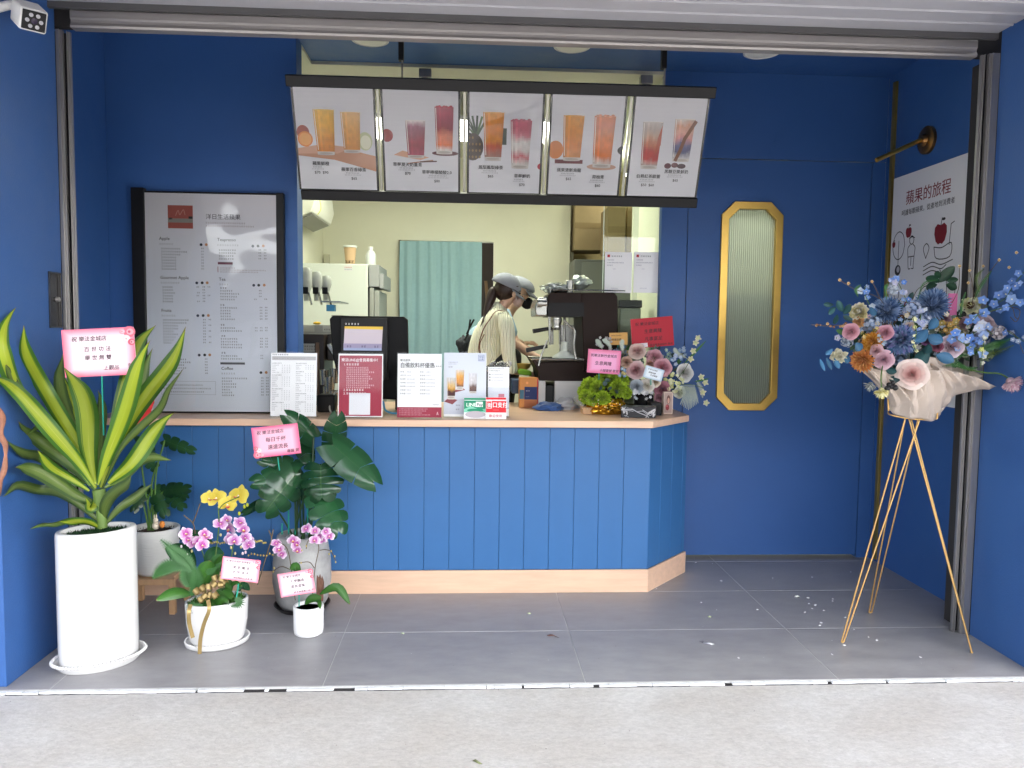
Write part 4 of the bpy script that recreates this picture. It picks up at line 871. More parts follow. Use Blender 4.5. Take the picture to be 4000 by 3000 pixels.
q0, q1 = aY(1236, 700, 4.3), aY(1312, 563, 4.3); obj('body', MB().box(q0.x, 2.4, 4.2, 4.9, .1, q1.z), mat('cupboard_grey', (.12, .13, .12), .4), AP, bevel=.005); obj('door', MB().box(q0.x + .07, 2.3, 4.185, 4.199, .2, q1.z - .03), mat('cupboard_grey2', (.15, .165, .15), .35), AP, bevel=.003)
# ---------------------------------------------------------------- espresso machine
EM = thing('espresso_machine', 'large dark brown espresso machine seen from its side on the counter', 'coffee machine', (1.0, 1.95, 1.2))
M_EM = mat('machine_panel', (.018, .010, .008), .5, spec=.15); yF, yB = 1.86, 2.30
YE = yF
def E2(x, y): q = aY(x, y, YE); return (q.x, q.z)
side = [E2(1187, 822), E2(1335, 822), E2(1340, 760), E2(1333, 640), E2(1322, 632), E2(1202, 632), E2(1190, 640), E2(1182, 720)]
# C-shaped side: back column, head on top, base tray in front
obj('column', MB().prism([E2(1262, 800), E2(1337, 800), E2(1335, 700), E2(1334, 640), E2(1327, 632), E2(1255, 632), E2(1258, 700)], -yB, -yF, (0, 0, 0), (1, 0, 0), (0, 0, 1)), M_EM, EM, bevel=.006)
obj('head', MB().prism([E2(1185, 684), E2(1258, 684), E2(1256, 632), E2(1190, 632), E2(1184, 638)], -yB + .01, -yF - .002, (0, 0, 0), (1, 0, 0), (0, 0, 1)), M_EM, EM, bevel=.004)
obj('head_panel', MB().prism([E2(1183, 684), E2(1262, 684), E2(1261, 654), E2(1185, 654)], -yF + .001, -yF + .006, (0, 0, 0), (1, 0, 0), (0, 0, 1)), mat('panel_black', (.008, .008, .009), .4, spec=.2), EM)
g = MB().prism([E2(1157, 683), E2(1184, 683), E2(1184, 640), E2(1162, 643), E2(1156, 660)], -yB + .03, -yF - .01, (0, 0, 0), (1, 0, 0), (0, 0, 1)); obj('front_panel', g, M_STL, EM, bevel=.01)
g = MB().lathe([(.0, .035), (.026, .03), (.028, 0)], Vector((E2(1170, 655)[0], yF - .02, E2(1170, 655)[1])), 20, axis=(-1, 0, 0)); g.tube([Vector((E2(1162, 655)[0], yF + .03, E2(1162, 655)[1])), Vector((E2(1182, 655)[0], yF + .03, E2(1182, 655)[1]))], .028, 16); obj('control_knob', g, M_STL, EM)
obj('base', MB().prism([E2(1146, 772), E2(1162, 800), E2(1165, 822), E2(1262, 827), E2(1340, 822), E2(1340, 800), E2(1262, 802), E2(1262, 780), E2(1165, 783)], -yB, -yF, (0, 0, 0), (1, 0, 0), (0, 0, 1)), M_EM, EM, bevel=.004)
g = MB(); a, b = E2(1150, 776), E2(1260, 793)
for i in range(26): yy = yF + .004 + i * (yB - yF - .03) / 26; g.tube([(a[0], yy, a[1] + .0), (b[0], yy, a[1])], .003, 5)
g.tube([(a[0], yF, a[1]), (b[0], yF, a[1]), (b[0], yB, a[1]), (a[0], yB, a[1]), (a[0], yF, a[1])], .006, 6); obj('drip_tray', g, M_STL, EM, kind='stuff')
g = MB(); x_, z_ = E2(1205, 684)
for k, yy in enumerate((1.94, 2.12)):
    g = MB()
    g.lathe([(.035, 0), (.038, -.03), (.03, -.055), (.034, -.075), (.02, -.09), (.0, -.092)], (x_, yy, z_), 18)
    obj('group_head', g, M_STL, EM)
g = MB(); g.tube([(x_ - .02, 1.95, z_ - .075), (x_ - .16, 1.93, z_ - .10)], [.012, .016], 10); obj('portafilter_handle', g, M_BLACK, EM)
g = MB()
for xx, y_ in ((1188, 1.9), (1197, 2.0), (1216, 2.05), (1224, 1.98)): a = E2(xx, 684); b = E2(xx + 1, 745); g.tube([(a[0], y_, a[1]), (b[0], y_, b[1])], .009, 8)
pts = [E2(1218, 690), E2(1232, 705), E2(1243, 715), E2(1241, 745), E2(1245, 775)]; g.tube(catmull([(a, yF + .02, b) for a, b in pts], 5), .007, 8); g.lathe([(.0, -.012), (.01, -.005), (.008, .02)], (E2(1245, 778)[0], yF + .02, E2(1245, 778)[1]), 10)
pts = [E2(1160, 740), E2(1182, 735), E2(1170, 765), E2(1163, 790)]; g.tube(catmull([(a, yF - .01, b) for a, b in pts[1:]], 5), .006, 8); obj('steam_wand', g, M_STL, EM)
g = MB().box(E2(1225, 700)[0], E2(1257, 700)[0], yB - .03, yB - .005, E2(0, 784)[1], E2(0, 686)[1]); obj('back_plate', g, M_STL, EM)
obj('grinder_arm', MB().prism([E2(1137, 752), E2(1184, 744), E2(1184, 752), E2(1138, 762)], -yF - .06, -yF - .02, (0, 0, 0), (1, 0, 0), (0, 0, 1)), M_BLACK, EM, bevel=.003)
g = MB(); g.tube([E2(1190, 625)[:1] + (yF + .02,) + E2(1190, 625)[1:], E2(1352, 628)[:1] + (yF + .02,) + E2(1352, 628)[1:]], .005, 6); g.tube([E2(1190, 632)[:1] + (yF + .02,) + E2(1190, 632)[1:], E2(1190, 622)[:1] + (yF + .02,) + E2(1190, 622)[1:]], .004, 6); obj('cup_rail', g, M_STL, EM)
g = MB()
for xx in (1180, 1240): q = E2(xx + 15, 824); g.lathe([(.05, 0), (.05, .0), (.045, q[1] - 1.30)], (q[0], yF + .08, 1.05), 14)
obj('foot', MB().box(E2(1178, 830)[0], E2(1212, 830)[0], yF + .03, yF + .14, 1.046, E2(0, 822)[1]), M_BLACK, EM, bevel=.01); obj('foot', MB().box(E2(1310, 830)[0], E2(1342, 830)[0], yF + .03, yF + .14, 1.046, E2(0, 822)[1]), M_BLACK, EM, bevel=.01)
g = MB().box(E2(1185, 800)[0], E2(1330, 800)[0], 2.20, 2.24, 1.05, E2(0, 822)[1]); obj('skirt', g, mat('panel_black', 0), EM)
# milk jug, cup and cups on the machine, crumpled bag of lids
JG = thing('milk_jug', 'white plastic jug standing on the espresso machine drip tray', 'jug', (E2(1222, 775)[0], yF + .1, E2(1222, 775)[1]))
c = (E2(1222, 775)[0], yF + .08, E2(1150, 776)[1] + .008); obj('jug', MB().lathe([(.085, 0), (.08, .01), (.025, .05), (.022, .11), (.0, .112)], c, 20), mat('jug_white', (.6, .64, .58), .4), JG)
o = obj('steel_tumbler', MB().lathe([(.028, 0), (.032, .11), (.03, .112), (.026, .004), (0, .004)], (E2(1236, 610)[0], yF + .12, E2(0, 632)[1] + .001 + .03), 20), M_STL); setp(o, 'tall steel tumbler on top of the espresso machine', 'tumbler')
def bagmesh(c, r, seed, n=5):
    me = bmesh.new(); bmesh.ops.create_icosphere(me, subdivisions=4, radius=1)
    g = MB(); V = []
    for v in me.verts:
        p = v.co; d = 1 + .35 * noise.noise(p * 1.7 + Vector((seed, 0, 0))) + .18 * noise.noise(p * 4 + Vector((0, seed, 0))) + .09 * abs(noise.noise(p * 9 + Vector((0, 0, seed))))
        V.append(Vector(c) + Vector((p.x * r[0], p.y * r[1], p.z * r[2])) * d)
    g.add(V, [tuple(v.index for v in f.verts) for f in me.faces]); me.free(); return g
q = E2(1205, 620); o = obj('foil_bag', bagmesh((q[0], yF + .15, q[1]), (.11, .08, .035), 3), mat('silver_bag', (.42, .46, .44), .25, metal=.6), angle=180); setp(o, 'crumpled silvery bag of straws lying on the espresso machine, left one', 'bag')
q = E2(1263, 606); o = obj('foil_bag', bagmesh((q[0], yF + .2, q[1] - .0), (.07, .07, .045), 8), mat('clear_bag', (.50, .56, .53), .2, metal=.4), angle=180); setp(o, 'crumpled pale plastic bag on the espresso machine beside the steel tumbler', 'bag')
q = E2(1230, 626); o = obj('saucer', MB().lathe([(0, 0), (.03, .002), (.045, .02), (.042, .022), (0, .006)], (q[0], yF + .1, E2(0, 632)[1] + .002), 20), M_STL); setp(o, 'small steel dish under the tumbler on the espresso machine', 'dish')
g = MB()
for k in range(5): q = E2(1275 + k * 14, 628); g.lathe([(.018, 0), (.026, .04), (.024, .04), (.016, .003), (0, .003)], (q[0], yF + .12 + .02 * (k % 2), E2(0, 632)[1] + .001), 14)
o = obj('cup_row', g, mat('cup_clear', (.5, .52, .46), .25), kind='stuff'); setp(o, 'row of small cups upside down along the top of the espresso machine', 'cups')
GR = thing('coffee_grinder', 'grey grinder with dark hopper just behind the espresso machine on the right', 'grinder', aY(1370, 750, 2.1))
q0, q1 = aY(1345, 790, 2.1), aY(1385, 665, 2.1); obj('body', MB().box(aY(1338, 700, 2.1).x, aY(1384, 700, 2.1).x, 2.1, 2.24, 1.05, q1.z), mat('grinder_grey', (.24, .25, .20), .4), GR, bevel=.01); obj('hopper', MB().box(aY(1336, 700, 2.09).x, aY(1386, 700, 2.09).x, 2.085, 2.25, q1.z + .001, aY(1345, 648, 2.1).z), M_BLACK, GR, bevel=.006)
# boxes and cloth on the counter under the machine
OB = thing('packet_box', 'orange and dark blue carton on the counter left of the espresso machine', 'carton', aY(1135, 872, 1.9))
x0, x1 = aY(1122, 870, 1.85).x, aY(1162, 870, 1.85).x; z1 = aY(1140, 816, 1.85).z
obj('carton', MB().box(x0, x1, 1.85, 1.95, CTZ, z1), mat('carton_orange', (.55, .22, .05), .5), OB, bevel=.002)
p = Print((x0, 1.849, CTZ), (1, 0, 0), (0, 0, 1)); w_ = x1 - x0; h_ = z1 - CTZ; p.rect(w_ * .26, h_ * .28, w_ * .7, h_ * .42, '16285e'); p.rect(0, h_ * .3, w_ * .24, h_ * .3, '3c6a80'); p.rect(w_ * .94, .002, w_ * .06, h_ * .96, 'c03c3c'); p.rect(w_ * .26, 0.002, w_ * .66, h_ * .25, 'a8643c'); p.up(); p.marks(w_ * .34, h_ * .55, 3, .008, 'd8d8e0'); p.marks(w_ * .34, h_ * .36, 3, .007, '98a0c0'); p.ell(w_ * .4, h_ * .83, .009, .009, 'e09a5a', 12); p.done(OB)
for a, b, nm in ((1163, 1178, 'narrow'), (1198, 1262, 'wide')): x0, x1 = aY(a, 860, 1.84).x, aY(b, 860, 1.84).x; o = obj('white_carton', MB().box(x0, x1, 1.84, 1.9, CTZ, aY(1170, 823, 1.84).z), mat('carton_white', (.5, .5, .5), .6), bevel=.002); setp(o, f'{nm} plain white carton standing under the espresso machine', 'carton')
x0 = aY(1160, 817, 2.0).x; o = obj('storage_tray', MB().box(x0, aY(1345, 817, 2).x, 1.97, 2.15, CTZ, aY(1170, 828, 2.0).z), M_BLACK, bevel=.004); setp(o, 'black shelf box directly below the espresso machine base', 'tray')
c = aY(1186, 872, 1.72); c.z = CTZ + .018; o = obj('blue_cloth', bagmesh(c, (.088, .06, .034), 5), mat('blue_cloth', (.03, .08, .24), .9, sheen=.3), angle=180); setp(o, 'crumpled dark blue cleaning cloth on the counter', 'cloth')
c = aY(1222, 865, 1.78); c.z = CTZ + .03; o = obj('white_bag', bagmesh(c, (.07, .045, .045), 12), mat('white_bag', (.6, .6, .62), .4, transl=.2), angle=180); setp(o, 'crumpled white plastic bag beside the blue cloth', 'bag')
c = aY(1133, 803, 2.15); o = obj('green_sponge', MB().prism([(-.045, -.018), (.05, -.026), (.045, .008), (-.03, .022), (-.05, .01)], -.05, .05, c, (1, 0, 0), (0, 0, 1)), mat('green_sponge', (.22, .45, .03), .8), bevel=.01); setp(o, 'lime green sponge by the workers hands', 'sponge')
c = aY(1127, 788, 2.3); o = obj('yellow_bowl', MB().lathe([(.02, 0), (.06, .03), (.07, .06), (0, .05)], (c.x, c.y, c.z - .05), 20), mat('yellow_bowl', (.6, .38, .08), .5)); setp(o, 'yellow and orange bowl behind the green sponge', 'bowl')
c = aY(1112, 832, 2.0); o = obj('navy_tray', MB().box(c.x - .02, aY(1160, 832, 2).x, 1.98, 2.2, aY(1120, 850, 2).z, aY(1120, 820, 2).z), mat('navy_tray', (.03, .07, .16), .4), bevel=.005); setp(o, 'dark blue tray behind the orange carton', 'tray')
# ---------------------------------------------------------------- plants
def view(p): return (CAM_P - p).normalized()
def aC(x, y, Y):
    p = aY(x, y, Y)
    if p.x < -1.955: p = aX(x, y, -1.955)
    if p.x > 2.60: p = aX(x, y, 2.60)
    return p
def leafmesh(path, w, prof, fold=.25, nc=7, roll=0.0, wav=0.0, seed=0):
    P = catmull(path, 5); n = len(P); rows_ = []
    for i, p in enumerate(P):
        t = i / (n - 1); d = (P[min(i + 1, n - 1)] - P[max(i - 1, 0)]).normalized(); v = view(p)
        s = d.cross(v).normalized(); s = Matrix.Rotation(roll * (1 - .3 * t), 3, d) @ s; nn = s.cross(d).normalized()
        if nn.dot(v) < 0: nn = -nn
        p = p + s * w * .85 * t * math.sin(t * 5.2 + seed * 1.7) * (1 if wav else 0); row = []
        for k in range(nc):
            a = -1 + 2 * k / (nc - 1); ww = w * prof(t)
            row.append(p + s * a * ww - nn * (fold * ww * (abs(a) ** 1.4)) + nn * wav * ww * math.sin(t * 9 + seed + (2 if a > 0 else 0)) * abs(a))
        rows_.append(row)
    return MB().strip(rows_)
def pr_long(t): return (.20 + .85 * math.sin(math.pi * min(1, t * .93 + .02)) ** .9) * (1 - max(0, t - .78) / .22) ** .7 if t < 1 else .01
def pr_oval(t): return max(.02, math.sin(math.pi * (t * .97 + .015)) ** .75)
def leaf_mat(name, edge, mid, center=None, rough=.35, transl=.12, lo=.22, hi=.42):
    M = mat(name, edge, rough, spec=.5)
    N = M.node_tree.nodes; L = M.node_tree.links; P = N['Principled BSDF']
    uv = N.new('ShaderNodeUVMap'); sp = N.new('ShaderNodeSeparateXYZ'); L.new(uv.outputs[0], sp.inputs[0])
    mp = N.new('ShaderNodeMapping'); mp.inputs['Scale'].default_value = (26, 1.2, 1); L.new(uv.outputs[0], mp.inputs[0])
    oi = N.new('ShaderNodeObjectInfo'); ad = N.new('ShaderNodeVectorMath'); ad.operation = 'ADD'; cb = N.new('ShaderNodeCombineXYZ'); mm = N.new('ShaderNodeMath'); mm.operation = 'MULTIPLY'; mm.inputs[1].default_value = 50
    L.new(oi.outputs['Random'], mm.inputs[0]); L.new(mm.outputs[0], cb.inputs[2]); L.new(mp.outputs[0], ad.inputs[0]); L.new(cb.outputs[0], ad.inputs[1])
    n = N.new('ShaderNodeTexNoise'); n.inputs['Scale'].default_value = 1; n.inputs['Detail'].default_value = 3; L.new(ad.outputs[0], n.inputs['Vector'])
    m1 = N.new('ShaderNodeMath'); m1.operation = 'MULTIPLY_ADD'; m1.inputs[1].default_value = .26; L.new(n.outputs['Fac'], m1.inputs[0]); L.new(sp.outputs[0], m1.inputs[2])
    r = N.new('ShaderNodeValToRGB'); e = r.color_ramp.elements; off = .13
    e[0].position = lo - .03 + off; e[0].color = (*edge, 1); e[1].position = lo + .04 + off; e[1].color = (*mid, 1)
    if center: q = e.new(.5 - .012 + off); q.color = (*mid, 1); q = e.new(.5 + off); q.color = (*center, 1); q = e.new(.5 + .014 + off); q.color = (*mid, 1)
    q = e.new(1 - lo - .04 + off); q.color = (*mid, 1); q = e.new(min(1, 1 - lo + .03 + off)); q.color = (*edge, 1)
    L.new(m1.outputs[0], r.inputs[0])
    tr = N.new('ShaderNodeMapRange'); tr.inputs[1].default_value = .955; tr.inputs[2].default_value = 1.0; L.new(sp.outputs[1], tr.inputs[0]); tm = N.new('ShaderNodeMix'); tm.data_type = 'RGBA'; tm.inputs[7].default_value = (.20, .13, .06, 1); L.new(tr.outputs[0], tm.inputs[0]); L.new(r.outputs[0], tm.inputs[6])
    hsv = N.new('ShaderNodeHueSaturation'); mr = N.new('ShaderNodeMapRange'); mr.inputs[3].default_value = .72; mr.inputs[4].default_value = 1.2; L.new(oi.outputs['Random'], mr.inputs[0]); L.new(mr.outputs[0], hsv.inputs['Value']); L.new(tm.outputs[2], hsv.inputs['Color'])
    L.new(hsv.outputs[0], P.inputs['Base Color'])
    if transl:
        t = N.new('ShaderNodeBsdfTranslucent'); ms = N.new('ShaderNodeMixShader'); ms.inputs[0].default_value = transl; L.new(hsv.outputs[0], t.inputs['Color']); o = N['Material Output']; L.new(P.outputs[0], ms.inputs[1]); L.new(t.outputs[0], ms.inputs[2]); L.new(ms.outputs[0], o.inputs[0])
    return M
G_DR = leaf_mat('dracaena_leaf', (.045, .135, .014), (.30, .38, .022), (.48, .48, .10), .40, .18)
G_DD = leaf_mat('dracaena_leaf_dull', (.045, .09, .022), (.11, .17, .035), (.25, .28, .08), .4, .12)
G_MO = leaf_mat('monstera_leaf', (.012, .058, .022), (.016, .072, .026), (.06, .15, .05), .2, .05)
G_OR = leaf_mat('orchid_leaf', (.035, .12, .02), (.05, .16, .025), (.10, .22, .05), .35, .1)
M_CER = mat('white_ceramic', (.70, .695, .69), .22, coat=.4, var=.02, scale=3)
M_MOSS = mat('green_moss', (.010, .045, .012), .9, var=.5, scale=60)
M_SOIL = mat('soil', (.05, .03, .02), .95, var=.4, scale=50)
def moss(parent, c, a, b, rot, n=500, s=.012, m=None, name='moss'):
    g = MB(); rg = random.Random(int(a * 1e4)); A = Matrix.Rotation(rot, 3, 'Z')
    g.lathe([(0, 0), (1, -.004)], (0, 0, 0), 24); g.v = [tuple(Vector(c) + A @ Vector((v[0] * a, v[1] * b, v[2]))) for v in g.v]; g.f = g.f[:24]; g.c = g.c[:24]; g.uv = g.uv[:24]
    for i in range(n):
        r_ = math.sqrt(rg.random()); t = rg.random() * 6.283; p = Vector(c) + A @ Vector((a * r_ * math.cos(t), b * r_ * math.sin(t), rg.uniform(0, .006)))
        d = Vector((rg.uniform(-1, 1), rg.uniform(-1, 1), rg.uniform(.3, 1.6))).normalized() * s * rg.uniform(.6, 1.5); e = Vector((-d.y, d.x, 0)).normalized() * s * .22
        g.add([p - e, p + e, p + d], [(0, 1, 2)])
    obj(name, g, m or M_MOSS, parent, smooth=False, kind='stuff')
# big dracaena
DP = thing('dracaena_plant', 'tall oval white ceramic pot with a big yellow and green striped dracaena', 'potted plant', (-1.70, .27, 0))
pc = (-1.705, .265); prt = R(33); zt = aY(210, 1141, .265).z
obj('pot', MB().lathe([(0, .014), (.93, .014), (.985, .03), (1.0, .10), (1.0, zt - .02), (.99, zt - .004), (.97, zt), (.86, zt), (.84, zt - .01), (.83, zt - .06), (0, zt - .06)], (pc[0], pc[1], 0), 64, sx=.168, sy=.116, rot=prt), M_CER, DP, angle=60)
g = MB().lathe([(0, .002), (.98, .002), (1.0, .006), (1.16, .035), (1.19, .043), (1.16, .044), (1.02, .014), (0, .013)], (pc[0], pc[1], 0), 64, sx=.166, sy=.118, rot=prt)
A_ = Matrix.Rotation(prt, 3, 'Z')
for k in range(72): a = k * 2 * math.pi / 72; g.ell(Vector((pc[0], pc[1], .043)) + A_ @ Vector((math.cos(a) * 1.175 * .166, math.sin(a) * 1.175 * .118, 0)), .0085, 5, 4)
obj('saucer', g, M_CER, DP, angle=60)
moss(DP, (pc[0], pc[1], zt - .035), .142, .096, prt, 1500, .02)
def D(x, y, Y=.265): return aC(x * .3167, 636 + y * .3167, Y)
st = [D(700, 1590), D(690, 1480), D(680, 1380), D(672, 1330)]
obj('stem', MB().tube(catmull(st, 4), [.022] * 6 + [.028] * 7, 10), mat('green_stem', (.12, .2, .04), .5, var=.2), DP)
dl = [  # points from base to tip, width (zoom px), dY at tip, roll, dull
 ([(620, 1300), (330, 900), (110, 640), (30, 400), (60, 250), (142, 112)], 62, -.1, .5, 0),
 ([(655, 1290), (560, 1090), (440, 860), (320, 620), (190, 390), (132, 212)], 62, .1, -.3, 0),
 ([(655, 1320), (540, 1130), (400, 960), (220, 780), (60, 660), (-90, 590)], 66, -.3, .15, 0),
 ([(650, 1280), (605, 1060), (565, 860), (525, 660), (490, 490)], 84, -.12, 0, 0),
 ([(650, 1330), (560, 1230), (410, 1090), (270, 960), (150, 850)], 64, .02, -.2, 1),
 ([(610, 1340), (450, 1230), (340, 1150), (238, 1085)], 42, -.2, .2, 0),
 ([(640, 1420), (540, 1370), (430, 1300), (280, 1235), (170, 1215), (98, 1192)], 58, -.25, .1, 1),
 ([(690, 1560), (560, 1450), (400, 1370), (250, 1345), (120, 1300), (8, 1350)], 46, -.05, -.4, 1),
 ([(690, 1600), (610, 1560), (520, 1535), (400, 1545)], 34, -.2, -.3, 0), ([(690, 1595), (520, 1530), (380, 1560), (300, 1570), (218, 1612)], 26, -.22, .7, 1),
 ([(690, 1320), (770, 1100), (860, 880), (1000, 640), (1150, 430), (1278, 224)], 76, -.1, .15, 0),
 ([(672, 1300), (740, 1050), (830, 800), (940, 560), (1072, 338)], 72, -.22, 0, 0),
 ([(715, 1250), (800, 800), (900, 520), (970, 340), (1050, 200)], 54, .2, .2, 0),
 ([(665, 1300), (688, 1000), (680, 820), (640, 658)], 46, .25, 0, 1),
 ([(700, 1320), (820, 1080), (940, 930), (1080, 780), (1150, 650), (1268, 512)], 40, -.1, .9, 1),
 ([(740, 1290), (850, 1180), (960, 1060), (1080, 950), (1212, 828)], 70, .1, -.1, 0),
 ([(715, 1320), (840, 1250), (960, 1160), (1060, 1120), (1172, 1108)], 44, .2, .4, 1),
 ([(705, 1560), (730, 1440), (790, 1330), (880, 1230)], 52, -.15, .1, 1),
 ([(720, 1570), (820, 1450), (930, 1370), (1050, 1315)], 38, .05, .2, 1),
 ([(650, 1290), (480, 1250), (300, 1110), (170, 1060), (45, 985)], 40, .15, .3, 1),
 ([(640, 1250), (560, 1000), (460, 760), (400, 560), (390, 400)], 50, .22, .1, 1),
 ([(650, 1280), (600, 1050), (520, 850), (450, 700), (410, 520)], 48, .18, -.2, 0),
 ([(700, 1280), (770, 1020), (900, 760), (990, 560), (1075, 380)], 50, .12, 0, 1),
 ([(640, 1270), (480, 1020), (290, 880), (190, 960)], 36, .1, .6, 1),
 ([(680, 1330), (640, 1420), (610, 1460), (560, 1400)], 36, -.1, .2, 0),
 ([(650, 660), (140, 660), (50, 480)], 30, -.1, .5, 1)]
for i, (pts, w, dy, roll, dull) in enumerate(dl[:-1]):
    n = len(pts); P = [D(x, y, .265 + (dy if k else 0) * (k / (n - 1)) ** 1.3) for k, (x, y) in enumerate(pts)]
    ws = w * .80 * .3167 / 1679 * (P[n // 2].y - CAM_P.y)
    obj('leaf', leafmesh(P, ws, pr_long, fold=.42, nc=7, roll=roll, wav=.26, seed=i), G_DD if dull else G_DR, DP, angle=180)
o = obj('leaf', leafmesh([D(150, 665, .1), D(100, 600, .1), D(40, 480, .1)], .02, pr_oval, roll=.6), G_DD, DP, angle=180)
# driftwood at the left edge
WD = [aC(-4, 880, .0), aC(6, 905, .0), aC(3, 940, .0), aC(12, 965, .0), aC(10, 1010, .0), aC(3, 1035, .0), aC(-6, 1070, .02)]
o = obj('dried_branch', MB().tube(catmull(WD, 5), [.006 + .006 * abs(math.sin(i * .37)) for i in range(31)], 8), mat('dried_branch', (.30, .13, .08), .6, var=.3, scale=30)); setp(o, 'brown dried branch hanging at the left edge of the photo', 'branch')
def mleaf(B, T, hw, nl=5, gap=.35, droop=.25, wback=.16, roll=0.0, sm=1.0):
    L = (T - B).length; d = (T - B).normalized(); v = view(B); s = d.cross(v).normalized(); s = Matrix.Rotation(roll, 3, d) @ s; nn = s.cross(d)
    if nn.dot(v) < 0: nn = -nn
    g = MB()
    def f(x): return max(.0, math.sin(math.pi * (min(1, max(0, x)) * .84 + .16)) ** .62)
    for sd_ in (-1, 1):
        for i in range(nl):
            v0, v1 = i / nl, (i + 1) / nl
            rows_ = []
            for r_ in range(7):
                r = r_ / 6; sh = 0 if r < .55 else gap * .38 * ((r - .55) / .45)
                a0 = v0 + (v1 - v0) * .5 * sh; a1 = v1 - (v1 - v0) * .5 * sh
                if r > .9 and gap > .3: c_ = (a0 + a1) / 2; a0 = c_ + (a0 - c_) * .75; a1 = c_ + (a1 - c_) * .75
                row = []
                for q in range(4):
                    a = a0 + (a1 - a0) * q / 3
                    fw = f(.04 + .92 * a) * (1 - .05 * abs(q / 1.5 - 1))
                    back = -wback * r * (1 - a) ** 2 * 1.6 + .16 * r * a
                    p = B + d * L * (a * .97 + back) + s * sd_ * hw * fw * r - nn * (droop * hw * r * r) - nn * L * .18 * a * a
                    row.append(p + nn * .02 * hw * math.sin(q * 2 + i * 1.3 + r * 3))
                rows_.append(row)
            g2 = MB().strip(rows_, uv=False); U_ = [(.5 + sd_ * .5 * (k // 4) / 6, .5) for k in range(28)]
            g.add(g2.v, g2.f, None, U_)
    return g
MP = thing('monstera_plant', 'dark glossy monstera in a tall grey stone pot on a black dish', 'potted plant', (-.93, .98, 0))
mc = (-.925, .975); zt = aY(655, 1152, .98).z
obj('dish', MB().lathe([(0, .002), (.13, .002), (.155, .03), (.15, .032), (.125, .008), (0, .008)], (*mc, 0), 40), mat('dish_black', (.012, .01, .01), .35), MP)
M_STONE = mat('grey_stone_glaze', (.34, .34, .335), .5, var=.35, scale=6, bump=.3, bscale=25)
obj('pot', MB().lathe([(0, .012), (.115, .012), (.14, .05), (.16, .16), (.158, .27), (.145, .36), (.135, zt - .006), (.13, zt), (.12, zt), (.118, zt - .03), (0, zt - .035)], (*mc, 0), 48), M_STONE, MP, angle=60)
g = MB(); rg = random.Random(2)
for k in range(70): a = rg.random() * 6.28; r_ = math.sqrt(rg.random()) * .108; g.ell((mc[0] + math.cos(a) * r_, mc[1] + math.sin(a) * r_, zt - .024), (rg.uniform(.008, .014),) * 2 + (.008,), 6, 4)
obj('pebbles', g, mat('pale_pebble', (.5, .52, .55), .6, var=.5, scale=40), MP, kind='stuff')
def Mo(x, y, Y=.98): return aC(525.4 + .3168 * x, 884.8 + .3168 * y, Y)
ml = [((480, 190), (315, 42), 75, .95, .2, 3), ((395, 205), (450, 335), 62, 1.0, .1, 3), ((612, 262), (650, 72), 78, .85, .25, 4), ((612, 240), (890, 470), 112, .7, .2, 3), ((528, 375), (525, 592), 138, .75, .75, 5), ((528, 590), (655, 815), 118, .72, .5, 4), ((370, 425), (75, 480), 80, .8, .5, 4), ((350, 450), (165, 705), 125, .78, .45, 4), ((385, 395), (140, 335), 62, .9, .4, 4), ((110, 640), (15, 705), 30, .95, 0, 2), ((400, 470), (420, 600), 50, 1.15, .3, 3)]
for i, (b, t, hw, Y, gap, nl) in enumerate(ml):
    B = Mo(*b, Y + .08); T_ = Mo(*t, Y - .02); w = 1.12 * hw * .3168 / 1679 * (Y - CAM_P.y)
    obj('leaf', mleaf(B, T_, w, nl, gap, droop=.3, roll=(-1) ** i * .25), G_MO, MP, angle=180)
    base = Vector((mc[0] + .05 * math.cos(i * 2.4), mc[1] + .05 * math.sin(i * 2.4), zt - .03))
    obj('stalk', MB().tube(catmull([base, base.lerp(B, .5) + Vector((0, 0, .06)), B], 5), [.006] * 11, 7), mat('monstera_stalk', (.02, .06, .015), .4), MP)
for k, (xx, h) in enumerate(((265, .06), (310, .14), (355, .12), (440, .16))): b = Mo(xx, 850, .92); o = MB().tube([b, b + Vector((0, 0, h))], .004, 6); obj('support_rod', o, mat('green_rod', (.01, .30, .22), .4), MP)
# small monstera on a stool
PS = thing('split_leaf_plant', 'small split leaf plant in a rough white pot standing on a wooden stool', 'potted plant', (-1.74, 1.0, .3))
sc_ = (-1.735, 1.0); zr = aY(330, 1138, 1.0).z; zb_ = aY(330, 1248, .9).z
obj('pot', MB().lathe([(0, zb_), (.088, zb_), (.10, zb_ + .02), (.125, zr - .08), (.13, zr - .004), (.126, zr), (.118, zr), (.11, zr - .03), (0, zr - .03)], (*sc_, 0), 40), mat('rough_white', (.68, .68, .65), .6, bump=.8, bscale=18, stretch=(1, 1, 5)), PS, angle=60)
moss(PS, (*sc_, zr - .025), .105, .105, 0, 200, .012, M_SOIL, 'soil')
SS = thing('plant_stool', 'light wooden plant stool under the rough white pot', 'stool', (*sc_, 0))
M_PINE = mat('pine', (.50, .30, .16), .55, var=.1, scale=6, stretch=(6, 6, .6))
obj('seat_ring', MB().box(sc_[0] - .125, sc_[0] + .125, .875, 1.125, zb_ - .035, zb_ - .002), M_PINE, SS, bevel=.004)
for sx_ in (-1, 1):
    for sy_ in (-1, 1): obj('leg', MB().box(sc_[0] + sx_ * .13 - .016, sc_[0] + sx_ * .13 + .016, 1.0 + sy_ * .11 - .016, 1.0 + sy_ * .11 + .016, .001, zb_ + .0), M_PINE, SS, bevel=.003)
def Ps(x, y, Y=1.0): return aC(276.5 + .3 * x, 829.5 + .3 * y, Y)
